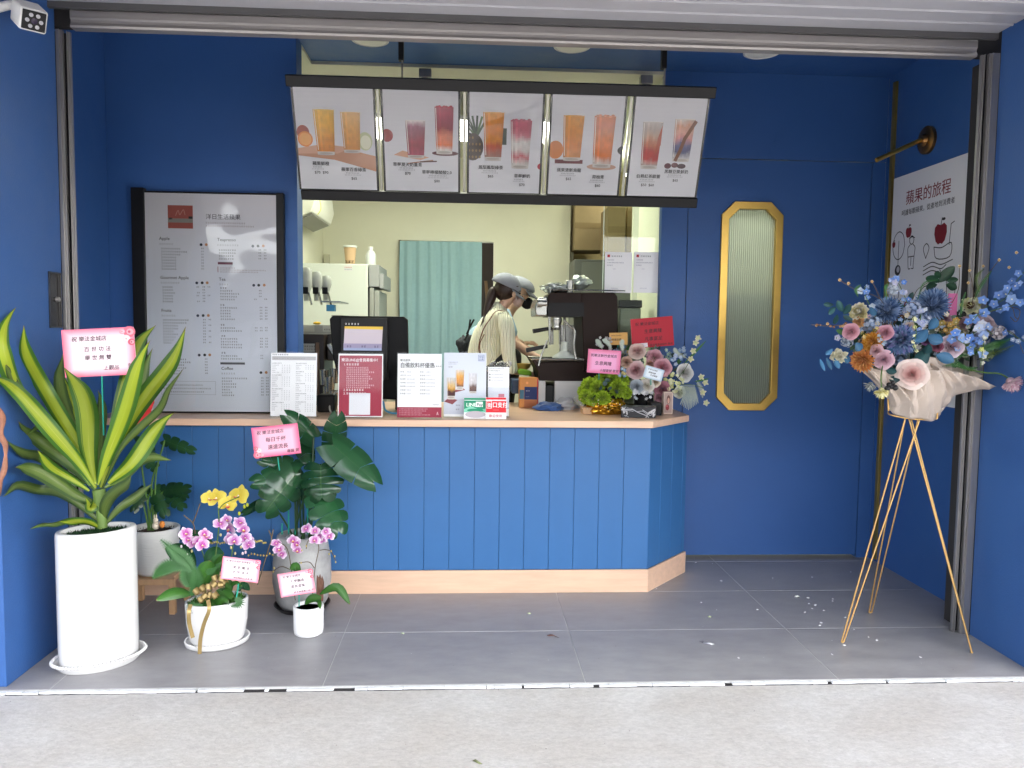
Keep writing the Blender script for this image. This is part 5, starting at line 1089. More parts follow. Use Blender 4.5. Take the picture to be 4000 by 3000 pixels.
for i, (b, t, hw, gap) in enumerate((((265, 405), (438, 478), 52, .6), ((235, 770), (402, 750), 60, .7), ((190, 760), (255, 930), 62, .7), ((285, 780), (385, 870), 56, .6), ((120, 760), (40, 900), 50, .6), ((90, 380), (170, 500), 50, .5), ((200, 600), (110, 520), 45, .5), ((320, 730), (405, 800), 40, .6))):
    B = Ps(*b, 1.02); T_ = Ps(*t, .93); obj('leaf', mleaf(B, T_, hw * .3 / 1679 * 4.3, 4, gap, roll=.2 * (-1) ** i), leaf_mat('split_leaf', (.012, .05, .018), (.018, .065, .02), (.05, .12, .04), .3, .06), PS, angle=180)
    base = Vector((sc_[0] - .02 + .02 * math.cos(i), sc_[1], zr - .02)); obj('stalk', MB().tube(catmull([base, base.lerp(B, .5) + Vector((-.02, 0, .06)), B], 5), .005, 6), mat('pale_stalk', (.08, .18, .03), .5), PS)
RF = thing('rabbit_figurine', 'tiny cream rabbit figurine with an orange ball in the rough white pot', 'figurine', Ps(205, 1010, .9))
c = Ps(200, 1020, .91); k = .0026
obj('body', MB().ell(c, (.02, .016, .022), 12, 8), mat('figurine_cream', (.72, .62, .48), .5), RF); obj('head', MB().ell(c + Vector((.002, -.005, .03)), (.014, .013, .015), 12, 8), MATS['figurine_cream'], RF)
for s_ in (-1, 1): obj('ear', MB().ell(c + Vector((.006 * s_, -.003, .05)), (.004, .003, .013), 8, 6), MATS['figurine_cream'], RF)
obj('ball', MB().ell(c + Vector((.036, -.004, .008)), (.014, .014, .02), 12, 8), mat('figurine_orange', (.75, .25, .04), .5), RF)
# ---------------------------------------------------------------- flowers
def basis(n):
    n = n.normalized(); s, u = frame(n); return s, u, n
M_PET = mat('petal', (1, 1, 1), .55, vcol=True, sheen=.1, transl=.2)
def mixc(a, b, t): a, b = (hx(a) if isinstance(a, str) else a), (hx(b) if isinstance(b, str) else b); return tuple(x + (y - x) * t for x, y in zip(a, b))
def petal(g, c, d, up, L, w, cup=.3, col='ffffff', col2=None, nr=5, nc=5, bend=0.0, spots=None):
    s = d.cross(up).normalized(); rows_ = []
    for i in range(nr + 1):
        t = i / nr; ww = w * max(.08, math.sin(math.pi * (t * .9 + .08)) ** .7)
        row = []
        for k in range(nc + 1):
            a = -1 + 2 * k / nc; row.append(c + d * L * t + s * a * ww + up * (cup * ww * a * a + bend * L * t * t))
        rows_.append(row)
    c2 = col2 or col
    g.strip(rows_, uv=False, cols=lambda u, t: mixc(c2, col, min(1, max(0, t * 2.5 - .6) + abs(u - .5) * .5)) if not spots or (int(u * 9) + int(t * 7)) % 2 else mixc(spots, col, t))
def orchid(parent, c, r, n, colo, coli, lip='b01a5a', spot=None, seed=0):
    rg = random.Random(seed); r *= rg.uniform(.78, 1.08); n = n.normalized() + Vector((rg.uniform(-.55, .55), 0, rg.uniform(-.5, .4))); g = MB(); s, u, n = basis(n); ro = rg.uniform(-.5, .5)
    for k, (ang, ln, wd) in enumerate(((90, 1, .38), (210, .95, .36), (330, .95, .36), (10, 1.0, .58), (170, 1.0, .58))):
        a = R(ang) + ro; d = (s * math.cos(a) + u * math.sin(a) + n * .12).normalized(); petal(g, Vector(c) + n * (.002 * k), d, n, r * ln, r * wd, -.15, colo, coli, spots=spot, bend=-.12)
    petal(g, Vector(c) + n * .006, (-u * .5 + n * .8).normalized(), n, r * .5, r * .22, .5, lip, 'f6d870'); g.ell(Vector(c) + n * .008, r * .09, 6, 5, 'fff2e0')
    return obj('flower', g, M_PET, parent, angle=180)
def mum(parent, c, r, n, cols, np_=150, thin=.07, seed=0, flat=.9, name='flower'):
    g = MB(); s, u, n = basis(n); rg = random.Random(seed); c = Vector(c)
    for i in range(np_):
        q = (i + .5) / np_; th = math.acos(1 - q * 1.25) if q * 1.25 < 2 else 3; ph = i * 2.39996
        d = (n * math.cos(th) * flat + (s * math.cos(ph) + u * math.sin(ph)) * math.sin(th)).normalized()
        up = (n - d * n.dot(d)); up = up.normalized() if up.length > .05 else s
        L = r * rg.uniform(.82, 1.08); col = cols[rg.randrange(len(cols))]
        st_ = c + d * r * .28; petal(g, st_, d, up, L * .74, r * thin, .8, col, mixc(col, (0, 0, 0), .25), 3, 2, bend=.28)
    g.ell(c, r * .4, 8, 6, mixc(cols[0], (0, 0, 0), .4))
    return obj(name, g, M_PET, parent, angle=180)
def rose(parent, c, r, n, colo, coli, seed=0, openn=1.0, name='flower'):
    g = MB(); s, u, n = basis(n); rg = random.Random(seed); c = Vector(c)
    for ring, (k, rad, h, lean) in enumerate(((3, .14, .80, .02), (3, .30, .78, .06), (4, .48, .70, .14), (5, .68, .56, .26), (5, .86, .38, .42))):
        for j in range(k):
            a = 2 * math.pi * (j / k + ring * .13) + rg.uniform(-.15, .15); wd = 2 * math.pi / k * 1.28; rows_ = []
            for i in range(5):
                t = i / 4; row = []
                for q in range(7):
                    b = a + wd * (q / 6 - .5) * (1 if ring < 3 else .95); edge = 1 - .42 * abs(q / 3 - 1) ** 2.2
                    rr_ = r * rad * (.30 + .70 * math.sin(t * 1.5) ** .8) * (1 + .05 * math.sin(b * 5 + ring)) + r * lean * openn * t ** 5 * .5; hh = r * h * t * edge - r * .30 * rad - r * .2 * openn * lean * t ** 5
                    row.append(c + (s * math.cos(b) + u * math.sin(b)) * rr_ + n * (hh - r * .2))
                rows_.append(row)
            col = mixc(coli, colo, ring / 4)
            g.strip(rows_, uv=False, cols=lambda uu, t: mixc(mixc(col, (0.4, .2, .16), .2), col, min(1, t * 1.5)))
    return obj(name, g, M_PET, parent, angle=180)
def bell(parent, c, r, cols, seed=0, name='flower'):
    g = MB(); rg = random.Random(seed)
    n = (view(Vector(c)) + Vector((rg.uniform(-.7, .7), 0, rg.uniform(-.7, .5)))).normalized(); s, u, n = basis(n)
    for k in range(5):
        a = k * 1.257 + seed; petal(g, Vector(c), (s * math.cos(a) + u * math.sin(a) + n * .25).normalized(), n, r, r * .42, .2, cols[k % len(cols)], cols[0], 3, 3)
    g.ell(Vector(c) + n * r * .12, r * .16, 6, 4, 'e8e8d8')
    return obj(name, g, M_PET, parent, angle=180)
M_TWIG = mat('twig', (.10, .07, .04), .7); M_STEMG = mat('flower_stem', (.07, .14, .03), .5)
def stem(parent, pts, r=.0025, m=None, name='stem'): return obj(name, MB().tube(catmull(pts, 5), r, 6), m or M_STEMG, parent)
def simple_leaf(parent, b, t, w, m, roll=0, mid=None, name='leaf', fold=.25): return obj(name, leafmesh([b, mid or (b.lerp(t, .5)), t], w, pr_oval, fold=fold, nc=5, roll=roll), m, parent, angle=180)
def frond(parent, pts, L, m, n=20, name='frond'):
    P = catmull(pts, 8); g = MB(); g.tube(P, .0018, 5)
    for i in range(2, len(P) - 1):
        t = i / (len(P) - 1); d = (P[i + 1] - P[i - 1]).normalized(); v = view(P[i]); s = d.cross(v).normalized(); l = L * math.sin(math.pi * (t * .85 + .12)) ** .7
        for sd_ in (-1, 1):
            for off in (0, .5):
                b = P[i] + d * off * (P[i + 1] - P[i]).length; e = b + (s * sd_ + d * .35).normalized() * l; w = d * l * .15
                g.add([b - w, b + w * .8, e], [(0, 1, 2)])
    return obj(name, g, m, parent, smooth=False, kind='stuff')
# orchid arrangement
def Oc(x, y, Y=.45): return aC(304.2 + .25 * x, 1023 + .25 * y, Y)
OP = thing('orchid_arrangement', 'oval white pot of purple and yellow orchids with fern and a gold bow', 'potted plant', (-1.24, .47, 0))
oc = (aZ(470, 1390, 0).x + .0, .48); zt = aY(470, 1302, .42).z; ort = R(22)
obj('pot', MB().lathe([(0, .02), (.80, .02), (.88, .04), (.97, .12), (1.0, zt - .01), (.985, zt), (.93, zt), (.91, zt - .05), (0, zt - .05)], (*oc, 0), 56, sx=.148, sy=.112, rot=ort), M_CER, OP, angle=60)
g = MB().lathe([(0, .001), (.9, .001), (1.0, .012), (1.03, .030), (.99, .032), (.9, .019), (0, .019)], (*oc, 0), 56, sx=.15, sy=.115, rot=ort); A_ = Matrix.Rotation(ort, 3, 'Z')
for k in range(60): a = k * 2 * math.pi / 60; g.ell(Vector((*oc, .032)) + A_ @ Vector((math.cos(a) * 1.0 * .15, math.sin(a) * 1.0 * .115, 0)), .0045, 5, 4)
obj('saucer', g, M_CER, OP, angle=60)
moss(OP, (*oc, zt - .02), .135, .10, ort, 500, .022, mat('bright_moss', (.05, .16, .02), .8, var=.5, scale=50))
for i, (x, y) in enumerate(((385, 520), (400, 570), (455, 590), (550, 515), (575, 545), (500, 590), (530, 620))): orchid(OP, Oc(x, y, .40 + .03 * (i % 3)), .034, view(Oc(x, y)) + Vector((.3 * math.sin(i * 2), 0, .3 * math.cos(i * 3))), 'ecd8ea', 'b43aa0', 'a01060', 'c04aa8', i)
for i, (x, y) in enumerate(((685, 440), (735, 400), (770, 470), (850, 430), (880, 480), (770, 560), (810, 580), (900, 560), (945, 575), (930, 620))): orchid(OP, Oc(x, y, .50 + .03 * (i % 3)), .036, view(Oc(x, y)) + Vector((.3 * math.sin(i * 2.3), 0, .3 * math.cos(i * 2))), 'ead9ec', 'b85cae', 'a01060', 'b04aa0', i + 20)
for i, (x, y) in enumerate(((655, 215), (745, 265), (850, 195), (585, 215))): orchid(OP, Oc(x, y, .68), .058 if i < 3 else .045, view(Oc(x, y)) + Vector((.2 * math.sin(i * 2), 0, .1)), 'e0cf58', 'd8c040', 'c8204a', None, i + 50)
def bud(parent, p, r, col, name='bud'): return obj(name, MB().ell(p, (r * .8, r * .8, r * 1.2), 8, 6, col), M_PET, parent)
for i, (x, y) in enumerate(((350, 630), (335, 670), (440, 670), (400, 700), (360, 705), (320, 740), (345, 765), (780, 640), (865, 635), (905, 680), (815, 690), (690, 530), (880, 690))): bud(OP, Oc(x, y, .43), .0065, 'c9bf86' if i % 3 else 'e6d5dc')
for i, (x, y) in enumerate(((895, 285), (850, 345), (920, 270))): bud(OP, Oc(x, y, .66), .009, 'b9c030')
rg = random.Random(4)
for (xa, ya, xb, yb) in ((580, 610, 720, 590), (990, 590, 1080, 590), (930, 700, 1140, 700)):
    for k in range(9): t = k / 8; bud(OP, Oc(xa + (xb - xa) * t, ya + (yb - ya) * t + rg.uniform(-12, 12), .46), .0045, 'a89a50')
    stem(OP, [Oc(xa, ya, .46), Oc((xa + xb) / 2, (ya + yb) / 2 + 4, .46), Oc(xb, yb, .46)], .0012, M_TWIG)
for pts in ([(470, 520), (450, 430), (370, 360)], [(450, 430), (480, 350), (512, 260)], [(1010, 960), (1100, 660), (1130, 560), (1105, 490)], [(1130, 560), (1145, 480)]): stem(OP, [Oc(x, y, .47) for x, y in pts], .003, M_TWIG, 'twig')
for pts in ([(560, 1100), (560, 800), (520, 640)], [(660, 1100), (760, 850), (800, 600)], [(600, 1050), (670, 500), (670, 300)], [(670, 320), (720, 260), (850, 200)]): stem(OP, [Oc(x, y, .50) for x, y in pts], .003)
ol = [((530, 1010), (600, 755), 75, .0), ((450, 1040), (130, 1095), 52, .3), ((610, 1110), (800, 1060), 62, .1), ((660, 1190), (760, 1100), 50, .4), ((770, 1060), (730, 960), 55, .3), ((760, 1000), (870, 970), 26, .8), ((640, 950), (700, 700), 38, .5), ((470, 800), (210, 640), 90, .2), ((560, 800), (720, 690), 80, .2), ((330, 560), (620, 600), 60, .5), ((830, 1010), (940, 1010), 40, .5)]
for i, (b, t, w, ro) in enumerate(ol): Bq, Tq = Oc(*b, .44), Oc(*t, .34 if i < 7 else .55); simple_leaf(OP, Bq, Tq, w * .25 / 1679 * 3.8, G_OR if i < 7 else G_MO, ro, Bq.lerp(Tq, .5) + Vector((0, 0, .02)))
M_FERN = mat('fern_green', (.03, .12, .025), .5)
for pts, L in (([(480, 840), (330, 790), (200, 820), (100, 905)], .045), ([(480, 900), (400, 760), (300, 680), (170, 570)], .04), ([(560, 900), (640, 780), (700, 700)], .035), ([(430, 1080), (480, 950), (470, 800)], .04), ([(560, 1130), (450, 1160), (430, 1120)], .03), ([(440, 1000), (400, 900), (380, 800)], .04), ([(800, 1060), (860, 1120), (780, 1150)], .025)): frond(OP, [Oc(x, y, .38) for x, y in pts], L, M_FERN)
# gold bow with tails
GB = thing('gold_bow', 'looped gold ribbon bow tied on the orchid arrangement', 'bow', Oc(600, 960, .36))
M_GOLD = mat('gold_ribbon', (.30, .215, .085), .38, metal=.5)
rg = random.Random(6)
for i, (x, y) in enumerate(((480, 1020), (535, 995), (590, 975), (640, 960), (690, 965), (640, 905), (705, 905), (520, 1090), (600, 1050), (640, 1055), (560, 1060), (720, 940))):
    c = Oc(x, y, .34 + .01 * (i % 3)); a = rg.uniform(0, 3); ax = Vector((math.cos(a), .3, math.sin(a))).normalized(); s, u = frame(ax); g = MB(); rows_ = []
    for k in range(15): t = k / 14 * 6.0; rows_.append([c + (s * math.cos(t) + u * math.sin(t)) * .016 * (1 + .2 * math.sin(t)) + ax * e for e in (-.012, 0, .012)])
    g.strip(rows_, uv=False); obj('loop', g, M_GOLD, GB, angle=180)
for pts in ([(580, 1090), (590, 1180), (545, 1300), (515, 1430), (508, 1560)], [(430, 1130), (415, 1200), (420, 1300), (450, 1420)]): obj('tail', leafmesh([Oc(x, y, .345 if k < 1 else .325) for k, (x, y) in enumerate(pts)], .009, lambda t: 1.0, fold=.05, nc=3), M_GOLD, GB, angle=180)
# small orchid pot
SP = thing('small_orchid_pot', 'small white pot with arching purple orchid sprays in front of the stone pot', 'potted plant', (-.826, .60, 0))
sc2 = (aZ(663, 1376, 0).x, .595); zt = aY(663, 1306, .6).z
obj('pot', MB().lathe([(0, .001), (.062, .001), (.072, .008), (.0755, .03), (.0765, zt - .004), (.074, zt), (.067, zt), (.066, zt - .02), (0, zt - .02)], (*sc2, 0), 44), mat('white_ceramic_relief', (.8, .8, .8), .3, bump=.4, bscale=14), SP, angle=60)
obj('soil', MB().lathe([(0, zt - .018), (.066, zt - .018)], (*sc2, 0), 24), M_SOIL, SP)
for i, (x, y) in enumerate(((225, 915), (240, 950), (265, 990), (335, 885), (355, 915), (370, 955), (435, 815), (490, 830), (520, 870), (565, 835), (590, 865), (545, 890), (490, 890))): orchid(SP, Mo(x, y, .60 + .02 * (i % 3)), .034, view(Mo(x, y)) + Vector((.35 * math.sin(i * 2), 0, .3 * math.cos(i * 3))), 'e8dbe8', 'b43a98', 'a01060', 'c060b0', i + 80)
for pts in ([(355, 1300), (330, 1100), (300, 950), (240, 900)], [(470, 1290), (490, 1080), (515, 950), (500, 890)], [(520, 960), (560, 955), (600, 970), (630, 1030)], [(485, 1080), (450, 1040), (380, 1045)], [(320, 1090), (260, 1070), (205, 1100)], [(430, 950), (440, 900), (470, 880)]): stem(SP, [Mo(x, y, .6) for x, y in pts], .0022, M_TWIG)
for i, (x, y) in enumerate(((600, 965), (625, 1000), (630, 1040), (585, 985), (205, 1105), (210, 1080), (400, 960), (430, 930), (395, 1045))): bud(SP, Mo(x, y, .6), .005, 'b9a860')
for b, t, w, mid in (((520, 1260), (728, 1328), 32, (640, 1215)), ((420, 1330), (535, 1280), 30, (470, 1290)), ((480, 1290), (525, 1360), 16, (515, 1310)), ((390, 1130), (320, 1090), 30, (360, 1070))): simple_leaf(SP, Mo(*b, .58), Mo(*t, .5), w * .3168 / 1679 * 3.9, G_OR, .3, Mo(*mid, .54))
g = MB().prism([(0, 0), (.035, 0), (.04, .1), (.03, .13), (.026, .11), (.02, .14), (.012, .12), (.004, .135)], 0, .012, Mo(500, 1300, .66), (1, 0, 0), (0, 0, 1)); o = obj('bark_piece', g, mat('bark', (.20, .10, .07), .85, var=.4, scale=20, stretch=(6, 6, 1), bump=.8)); setp(o, 'upright reddish bark piece behind the small orchid pot', 'bark')
# ---------------------------------------------------------------- greeting cards
M_ROD = mat('teal_rod', (.01, .30, .22), .4)
def card(label, TL, TR, BL_, Y, bgc, lines, rod=None, rose_at=None, rim=None, inner=None, rodY=None, white=None):
    O, A, T_ = aC(*BL_, Y), aC(*TR, Y), aC(*TL, Y); U_ = (A - T_); w = U_.length; U_.normalize(); V_ = (T_ - O); V_ = (V_ - U_ * V_.dot(U_)); h = V_.length; V_.normalize()
    t = thing('greeting_card', label, 'card', O, 'congratulation cards stuck in the plants')
    obj('card', MB().prism([(0, 0), (w, 0), (w, h), (0, h)], -.0022, 0, O, U_, V_), mat('card_stock', (.8, .75, .77), .5), t, smooth=False)
    p = Print(O, U_, V_)
    if inner:
        n = 9
        for i in range(n):
            f = i / (n - 1); mx_ = w * .16 * f; my = h * .2 * f; c = mixc(bgc, inner, f); p.rect(mx_ * .9, my * .9, w - 1.8 * mx_, h - 1.8 * my, c); p.k += .15
    else: p.rect(0, 0, w, h, bgc)
    p.up()
    if rose_at:
        for i, (a, b, r_, c) in enumerate(((.06, .08, .10, 'd86a80'), (.11, .2, .07, 'f0c8cc'), (.04, .26, .06, 'c85a6e'), (.16, .07, .05, 'e89aa8'))):
            x = a if rose_at[0] == 0 else 1 - a; y = b * 1.2 if rose_at[1] == 0 else 1 - b * 1.2
            p.ell(w * x, h * y, w * r_ * .85, w * r_ * .8, c, 14); p.k += .2; p.ell(w * x + w * .01, h * y, w * r_ * .5, w * r_ * .45, mixc(c, 'ffffff', .25), 12); p.k += .2; p.ell(w * x, h * y, w * r_ * .2, w * r_ * .2, mixc(c, '802030', .4), 8)
        p.up()
    if white: p.rect(w * white[0], h * white[1], w * white[2], h * white[3], 'e6dfe6'); p.up(); p.marks(w * (white[0] + .12), h * (white[1] + .03), 8, w * .018, '7a7a90')
    for s, a, b, z, bo in lines: p.text(s, w * a, h * b, h * z, '241820', bo, .12)
    p.done(t)
    if rod:
        r0, r1 = aC(*rod[0], Y + .004), aC(*rod[1], rodY or Y); obj('rod', MB().tube([r0, r1], .0032, 7), M_ROD, t)
PK, PI_ = 'e8758f', 'fadfe8'
card('largest pink card on a green rod in the big dracaena, eight large characters', (134, 713), (290, 706), (141, 816), .20, PK, [('祝 樂法金城店', .13, .75, .115, .015), ('百 世 功 法', .29, .53, .115, .015), ('舉 世 無 雙', .29, .35, .115, .015), ('上觀品', .54, .13, .11, .015), ('賀', .88, .15, .11, .01)], ((220, 812), (224, 940)), (1, 1), inner=PI_, rodY=.27)
card('pink card on a green rod stuck in the monstera beside the counter', (541, 925), (641, 914), (551, 990), .80, 'e0608a', [('祝 樂法金城店', .10, .76, .14, .015), ('每日千杯', .27, .50, .165, .02), ('遠遠流長', .30, .25, .165, .02), ('薇薇 賀', .70, .08, .12, .015)], ((600, 988), (604, 1016)), (0, 0), inner='f6b8cc')
card('pink card leaning right in the orchid arrangement beside the gold bow', (481, 1201.5), (562, 1211), (476, 1250), .30, 'ea8098', [('祝 樂法金城店 財源廣進', .10, .80, .10, .01), ('萬 里 飄 香', .29, .53, .15, .015), ('近 悅 遠 來', .29, .32, .15, .015), ('林宗翰師父全家 賀', .34, .10, .10, .01)], ((515, 1261), (511, 1290)), (1, 1), inner='fdeaf0')
card('pink card on a pale stick in the small orchid pot', (603, 1240), (678, 1228), (607.5, 1291), .50, 'ea8098', [('祝 樂法金城店', .13, .78, .12, .01), ('千里飄香', .32, .55, .15, .015), ('萬客雲集', .32, .33, .15, .015), ('蔡王林曾黃小姐 賀', .38, .10, .10, .01)], ((646, 1270), (646, 1310)), (1, 1), inner='fdeaf0', rodY=.56)
# red paper ribbon in the split leaf plant
rp = MB(); rows_ = [[aC(x, y, 1.05), aC(x2, y2, 1.05)] for x, y, x2, y2 in ((322, 835), (336, 838)) and [(322, 832, 336, 835), (318, 868, 333, 870), (300, 890, 322, 900), (276, 915, 300, 925), (268, 930, 292, 942)]]
rp.strip(rows_, uv=False); o = obj('red_paper_strip', rp, mat('red_paper', (.60, .025, .03), .5), angle=180, solid=.001); setp(o, 'folded red paper strip with black writing behind the dracaena leaves', 'paper strip')
p = Print(aC(323, 862, 1.04), (1, 0, .05), (0, 0, 1)); p.text('懷', 0, .03, .03, '101010', .02); p.text('法', -.002, -.005, .03, '101010', .02); p.done(o)
# ---------------------------------------------------------------- flowers on the counter
def Cf(x, y, Y=1.6): return aY(1189 + .175 * x, 663.6 + .175 * y, Y)
KF = .175 / 1679 * 4.95
def toward(c, dx=0, dz=0): return (view(c) + Vector((dx, 0, dz))).normalized()
GC = thing('green_chrysanthemum_basket', 'lime green chrysanthemums in a gold foil wrapped basket on the counter', 'flower basket', Cf(650, 1250, 1.52))
for i, (x, y, r, Y) in enumerate(((700, 880, 115, 1.60), (470, 960, 100, 1.52), (850, 1000, 112, 1.50), (565, 990, 95, 1.48), (430, 1110, 92, 1.47), (650, 1130, 88, 1.42), (900, 900, 85, 1.58), (395, 1040, 75, 1.55), (950, 1060, 75, 1.52), (600, 900, 80, 1.62), (510, 1140, 80, 1.44), (800, 880, 85, 1.6))):
    c = Cf(x, y, Y); n = toward(c, (x - 660) / 500, (1050 - y) / 350); mum(GC, c - n * r * KF * .5, r * KF * 1.15, n, ['9cb828', 'a8c434', '88a820', 'b4cc48'], 85, .13, i, .9)
M_DKL = mat('dark_blue_leaf', (.02, .05, .045), .5)
for i, (x, y) in enumerate(((640, 940), (730, 1030), (560, 1090), (640, 1000), (690, 930), (770, 1010))): c = Cf(x, y, 1.41); simple_leaf(GC, c, c + Vector((.03 * math.cos(i * 1.3), -.01, .03 * math.sin(i * 2.1))), .017, M_DKL, i)
g = bagmesh(Cf(690, 1230, 1.50), (.12, .075, .052), 21); o = obj('foil', g, mat('gold_foil', (.62, .33, .03), .16, metal=.9), GC, smooth=False)
obj('basket', MB().box(Cf(395, 1300, 1.5).x, Cf(540, 1300, 1.5).x, 1.48, 1.6, CTZ, Cf(400, 1235, 1.5).z), M_PINE, GC, bevel=.003)
g = MB(); rg = random.Random(3)
for k in range(46): c = Cf(rg.choice([rg.uniform(250, 400), rg.uniform(350, 1000)]), rg.uniform(1170, 1320) if k % 2 else rg.uniform(1100, 1260), 1.40 + rg.uniform(-.02, .02)); g.ell(c, rg.uniform(.0018, .004), 5, 4, rg.choice(['e8e4dc', 'd8a890', 'c8d0a0']))
obj('baby_breath', g, M_PET, GC, kind='stuff')
VA = thing('flower_vase', 'black vase of pink roses, white roses and pale hydrangea on the counter', 'flower vase', Cf(1150, 1190, 1.66))
vc = Cf(1150, 1130, 1.66)
obj('vase', MB().lathe([(0, .002), (.055, .002), (.06, .01), (.063, vc.z - CTZ + .02), (.055, vc.z - CTZ + .03), (.05, .02), (0, .02)], (vc.x, 1.66, CTZ), 32), M_BLACK, VA)
for i, (x, y, r, Y, co, ci) in enumerate(((1065, 525, 100, 1.60, 'dcc8c0', 'd0a8a8'), (1045, 770, 108, 1.56, 'e0c4c6', 'c88e98'), (1290, 600, 95, 1.62, 'd8aab4', 'cc92a0'), (1400, 735, 105, 1.58, 'dca8b2', 'd090a0'), (1190, 980, 85, 1.54, 'e6e2dc', 'dcd8c8'), (1060, 985, 80, 1.55, 'b8c2cc', 'a0acb8'), (1690, 805, 110, 1.62, 'e8e8e6', 'dadad6'), (1390, 1020, 95, 1.56, 'b07888', '986070'), (930, 670, 70, 1.60, 'd0b0a0', 'b08878'), (1610, 1060, 75, 1.58, 'e0e4da', 'c8d0b8'), (1300, 930, 60, 1.55, 'e8e0d0', 'd8ccb0'), (1360, 1120, 70, 1.58, 'b08490', '906070'), (1240, 690, 60, 1.62, 'c8a898', 'b08070'))):
    c = Cf(x, y, Y); n = toward(c, (x - 1200) / 900, (850 - y) / 700); rose(VA, c - n * r * KF * .3, r * KF * 1.05, n, co, ci, i)
rg = random.Random(8)
for (cx, cy_, rr_, n_, cols, Y) in ((1530, 920, 120, 26, ['d8dca8', 'e2e6c0', 'c8d090'], 1.6), (1460, 860, 60, 8, ['d8dca8', 'c8d090'], 1.62), (1620, 560, 60, 9, ['8aa8c8', 'a8c0d8'], 1.66), (1430, 590, 60, 8, ['8aa89a', 'a0b8ae'], 1.68), (900, 800, 60, 10, ['8aa8c8', 'c0b070', '7898c0'], 1.56), (860, 560, 90, 12, ['5878a0', '8a98a8', '405880'], 1.7), (660, 470, 110, 12, ['9a98a0', 'b8b4b8'], 1.72), (1560, 650, 60, 10, ['88a8d0', 'b8c8e0'], 1.62), (1190, 640, 90, 10, ['98a898', '788a80'], 1.68), (980, 610, 60, 8, ['c8b878', 'a89868'], 1.66), (1060, 1070, 60, 9, ['c8d0d8', 'd8dce0'], 1.56), (1200, 1070, 70, 9, ['c8ccd0', 'e0e0e0'], 1.56)):
    for k in range(n_):
        a = rg.random() * 6.28; q = rr_ * math.sqrt(rg.random()); c = Cf(cx + q * math.cos(a), cy_ + q * math.sin(a), Y + rg.uniform(-.03, .02)); bell(VA, c, 26 * KF * rg.uniform(.8, 1.2), [rg.choice(cols)] * 2, rg.random() * 6)
M_SLV = mat('silver_leaf', (.42, .48, .42), .7); M_BLADE = mat('blade_green', (.04, .16, .03), .5); M_SAGE = mat('sage_leaf', (.12, .18, .14), .7)
for i in range(12): x0 = 1640 + i * 14; frond(VA, [Cf(x0 - 20, 960, 1.6), Cf(x0 + 5, 1080, 1.55), Cf(x0 + (i - 6) * 6, 1270 - abs(i - 5) * 14, 1.52)], .012, M_SLV)
for pts in ([(1800, 900), (1860, 1010), (1880, 1120)], [(1700, 640), (1560, 560), (1530, 500)], [(640, 520), (600, 440), (560, 400)], [(760, 520), (700, 430), (640, 400)], [(900, 560), (880, 450), (900, 400)]): frond(VA, [Cf(x, y, 1.62) for x, y in pts], .02, M_SLV)
simple_leaf(VA, Cf(1650, 700, 1.62), Cf(1925, 410, 1.6), .008, M_BLADE); simple_leaf(VA, Cf(1780, 920, 1.6), Cf(1960, 880, 1.58), .006, M_BLADE)
for i, (x, y) in enumerate(((1790, 440), (1730, 640), (1910, 930), (1860, 860), (1880, 1050), (1920, 1180), (1820, 380), (1760, 540))):
    c = Cf(x, y, 1.6); g = MB()
    for k in range(5): a = k * 1.257 + i; petal(g, c, (toward(c) * .6 + Vector((math.cos(a), 0, math.sin(a)))).normalized(), toward(c), .026, .008, .3, 'e4dcc8', 'c8d098', 3, 3)
    obj('lily', g, M_PET, VA, angle=180)
stem(VA, [Cf(1560, 900, 1.6), Cf(1700, 700, 1.62), Cf(1790, 500, 1.62)], .002); stem(VA, [Cf(1600, 950, 1.6), Cf(1750, 960, 1.6), Cf(1900, 1000, 1.6)], .002)
rg = random.Random(5)
for k in range(34): c = Cf(rg.uniform(850, 1650), rg.uniform(560, 1050), 1.69 + rg.uniform(0, .04)); a = rg.random() * 6.28; simple_leaf(VA, c, c + Vector((math.cos(a), -.1, math.sin(a))) * .05, .014, [M_SAGE, M_DKL, M_FERN][k % 3], rg.random())
MBX = thing('marble_box', 'black marbled gift box with white veins at the corner of the counter', 'box', Cf(1130, 1380, 1.30))
def marble():
    M = mat('black_marble', (.012, .013, .018), .35); N = M.node_tree.nodes; L = M.node_tree.links; tc = N.new('ShaderNodeTexCoord'); n = N.new('ShaderNodeTexNoise'); n.inputs['Scale'].default_value = 6; n.inputs['Detail'].default_value = 3; n.inputs['Distortion'].default_value = 1.2; L.new(tc.outputs['Object'], n.inputs[0])
    r = N.new('ShaderNodeValToRGB'); e = r.color_ramp.elements; e[0].position = .47; e[0].color = (.012, .013, .018, 1); e[1].position = .5; e[1].color = (.6, .6, .62, 1); q = e.new(.515); q.color = (.012, .013, .018, 1); L.new(n.outputs['Fac'], r.inputs[0]); L.new(r.outputs[0], N['Principled BSDF'].inputs['Base Color']); return M
a, b = Cf(875, 1370, 1.30), Cf(1300, 1385, 1.27)
zt_ = Cf(880, 1230, 1.30).z
obj('box', MB().prism([(a.x, 1.31), (b.x, 1.28), (b.x + .035, 1.40), (a.x + .035, 1.43)], CTZ, zt_), marble(), MBX, bevel=.003)
p = Print((a.x, 1.3085, CTZ), (b.x - a.x, -.03, 0), (0, 0, 1)); w = (b - a).length; h = zt_ - CTZ
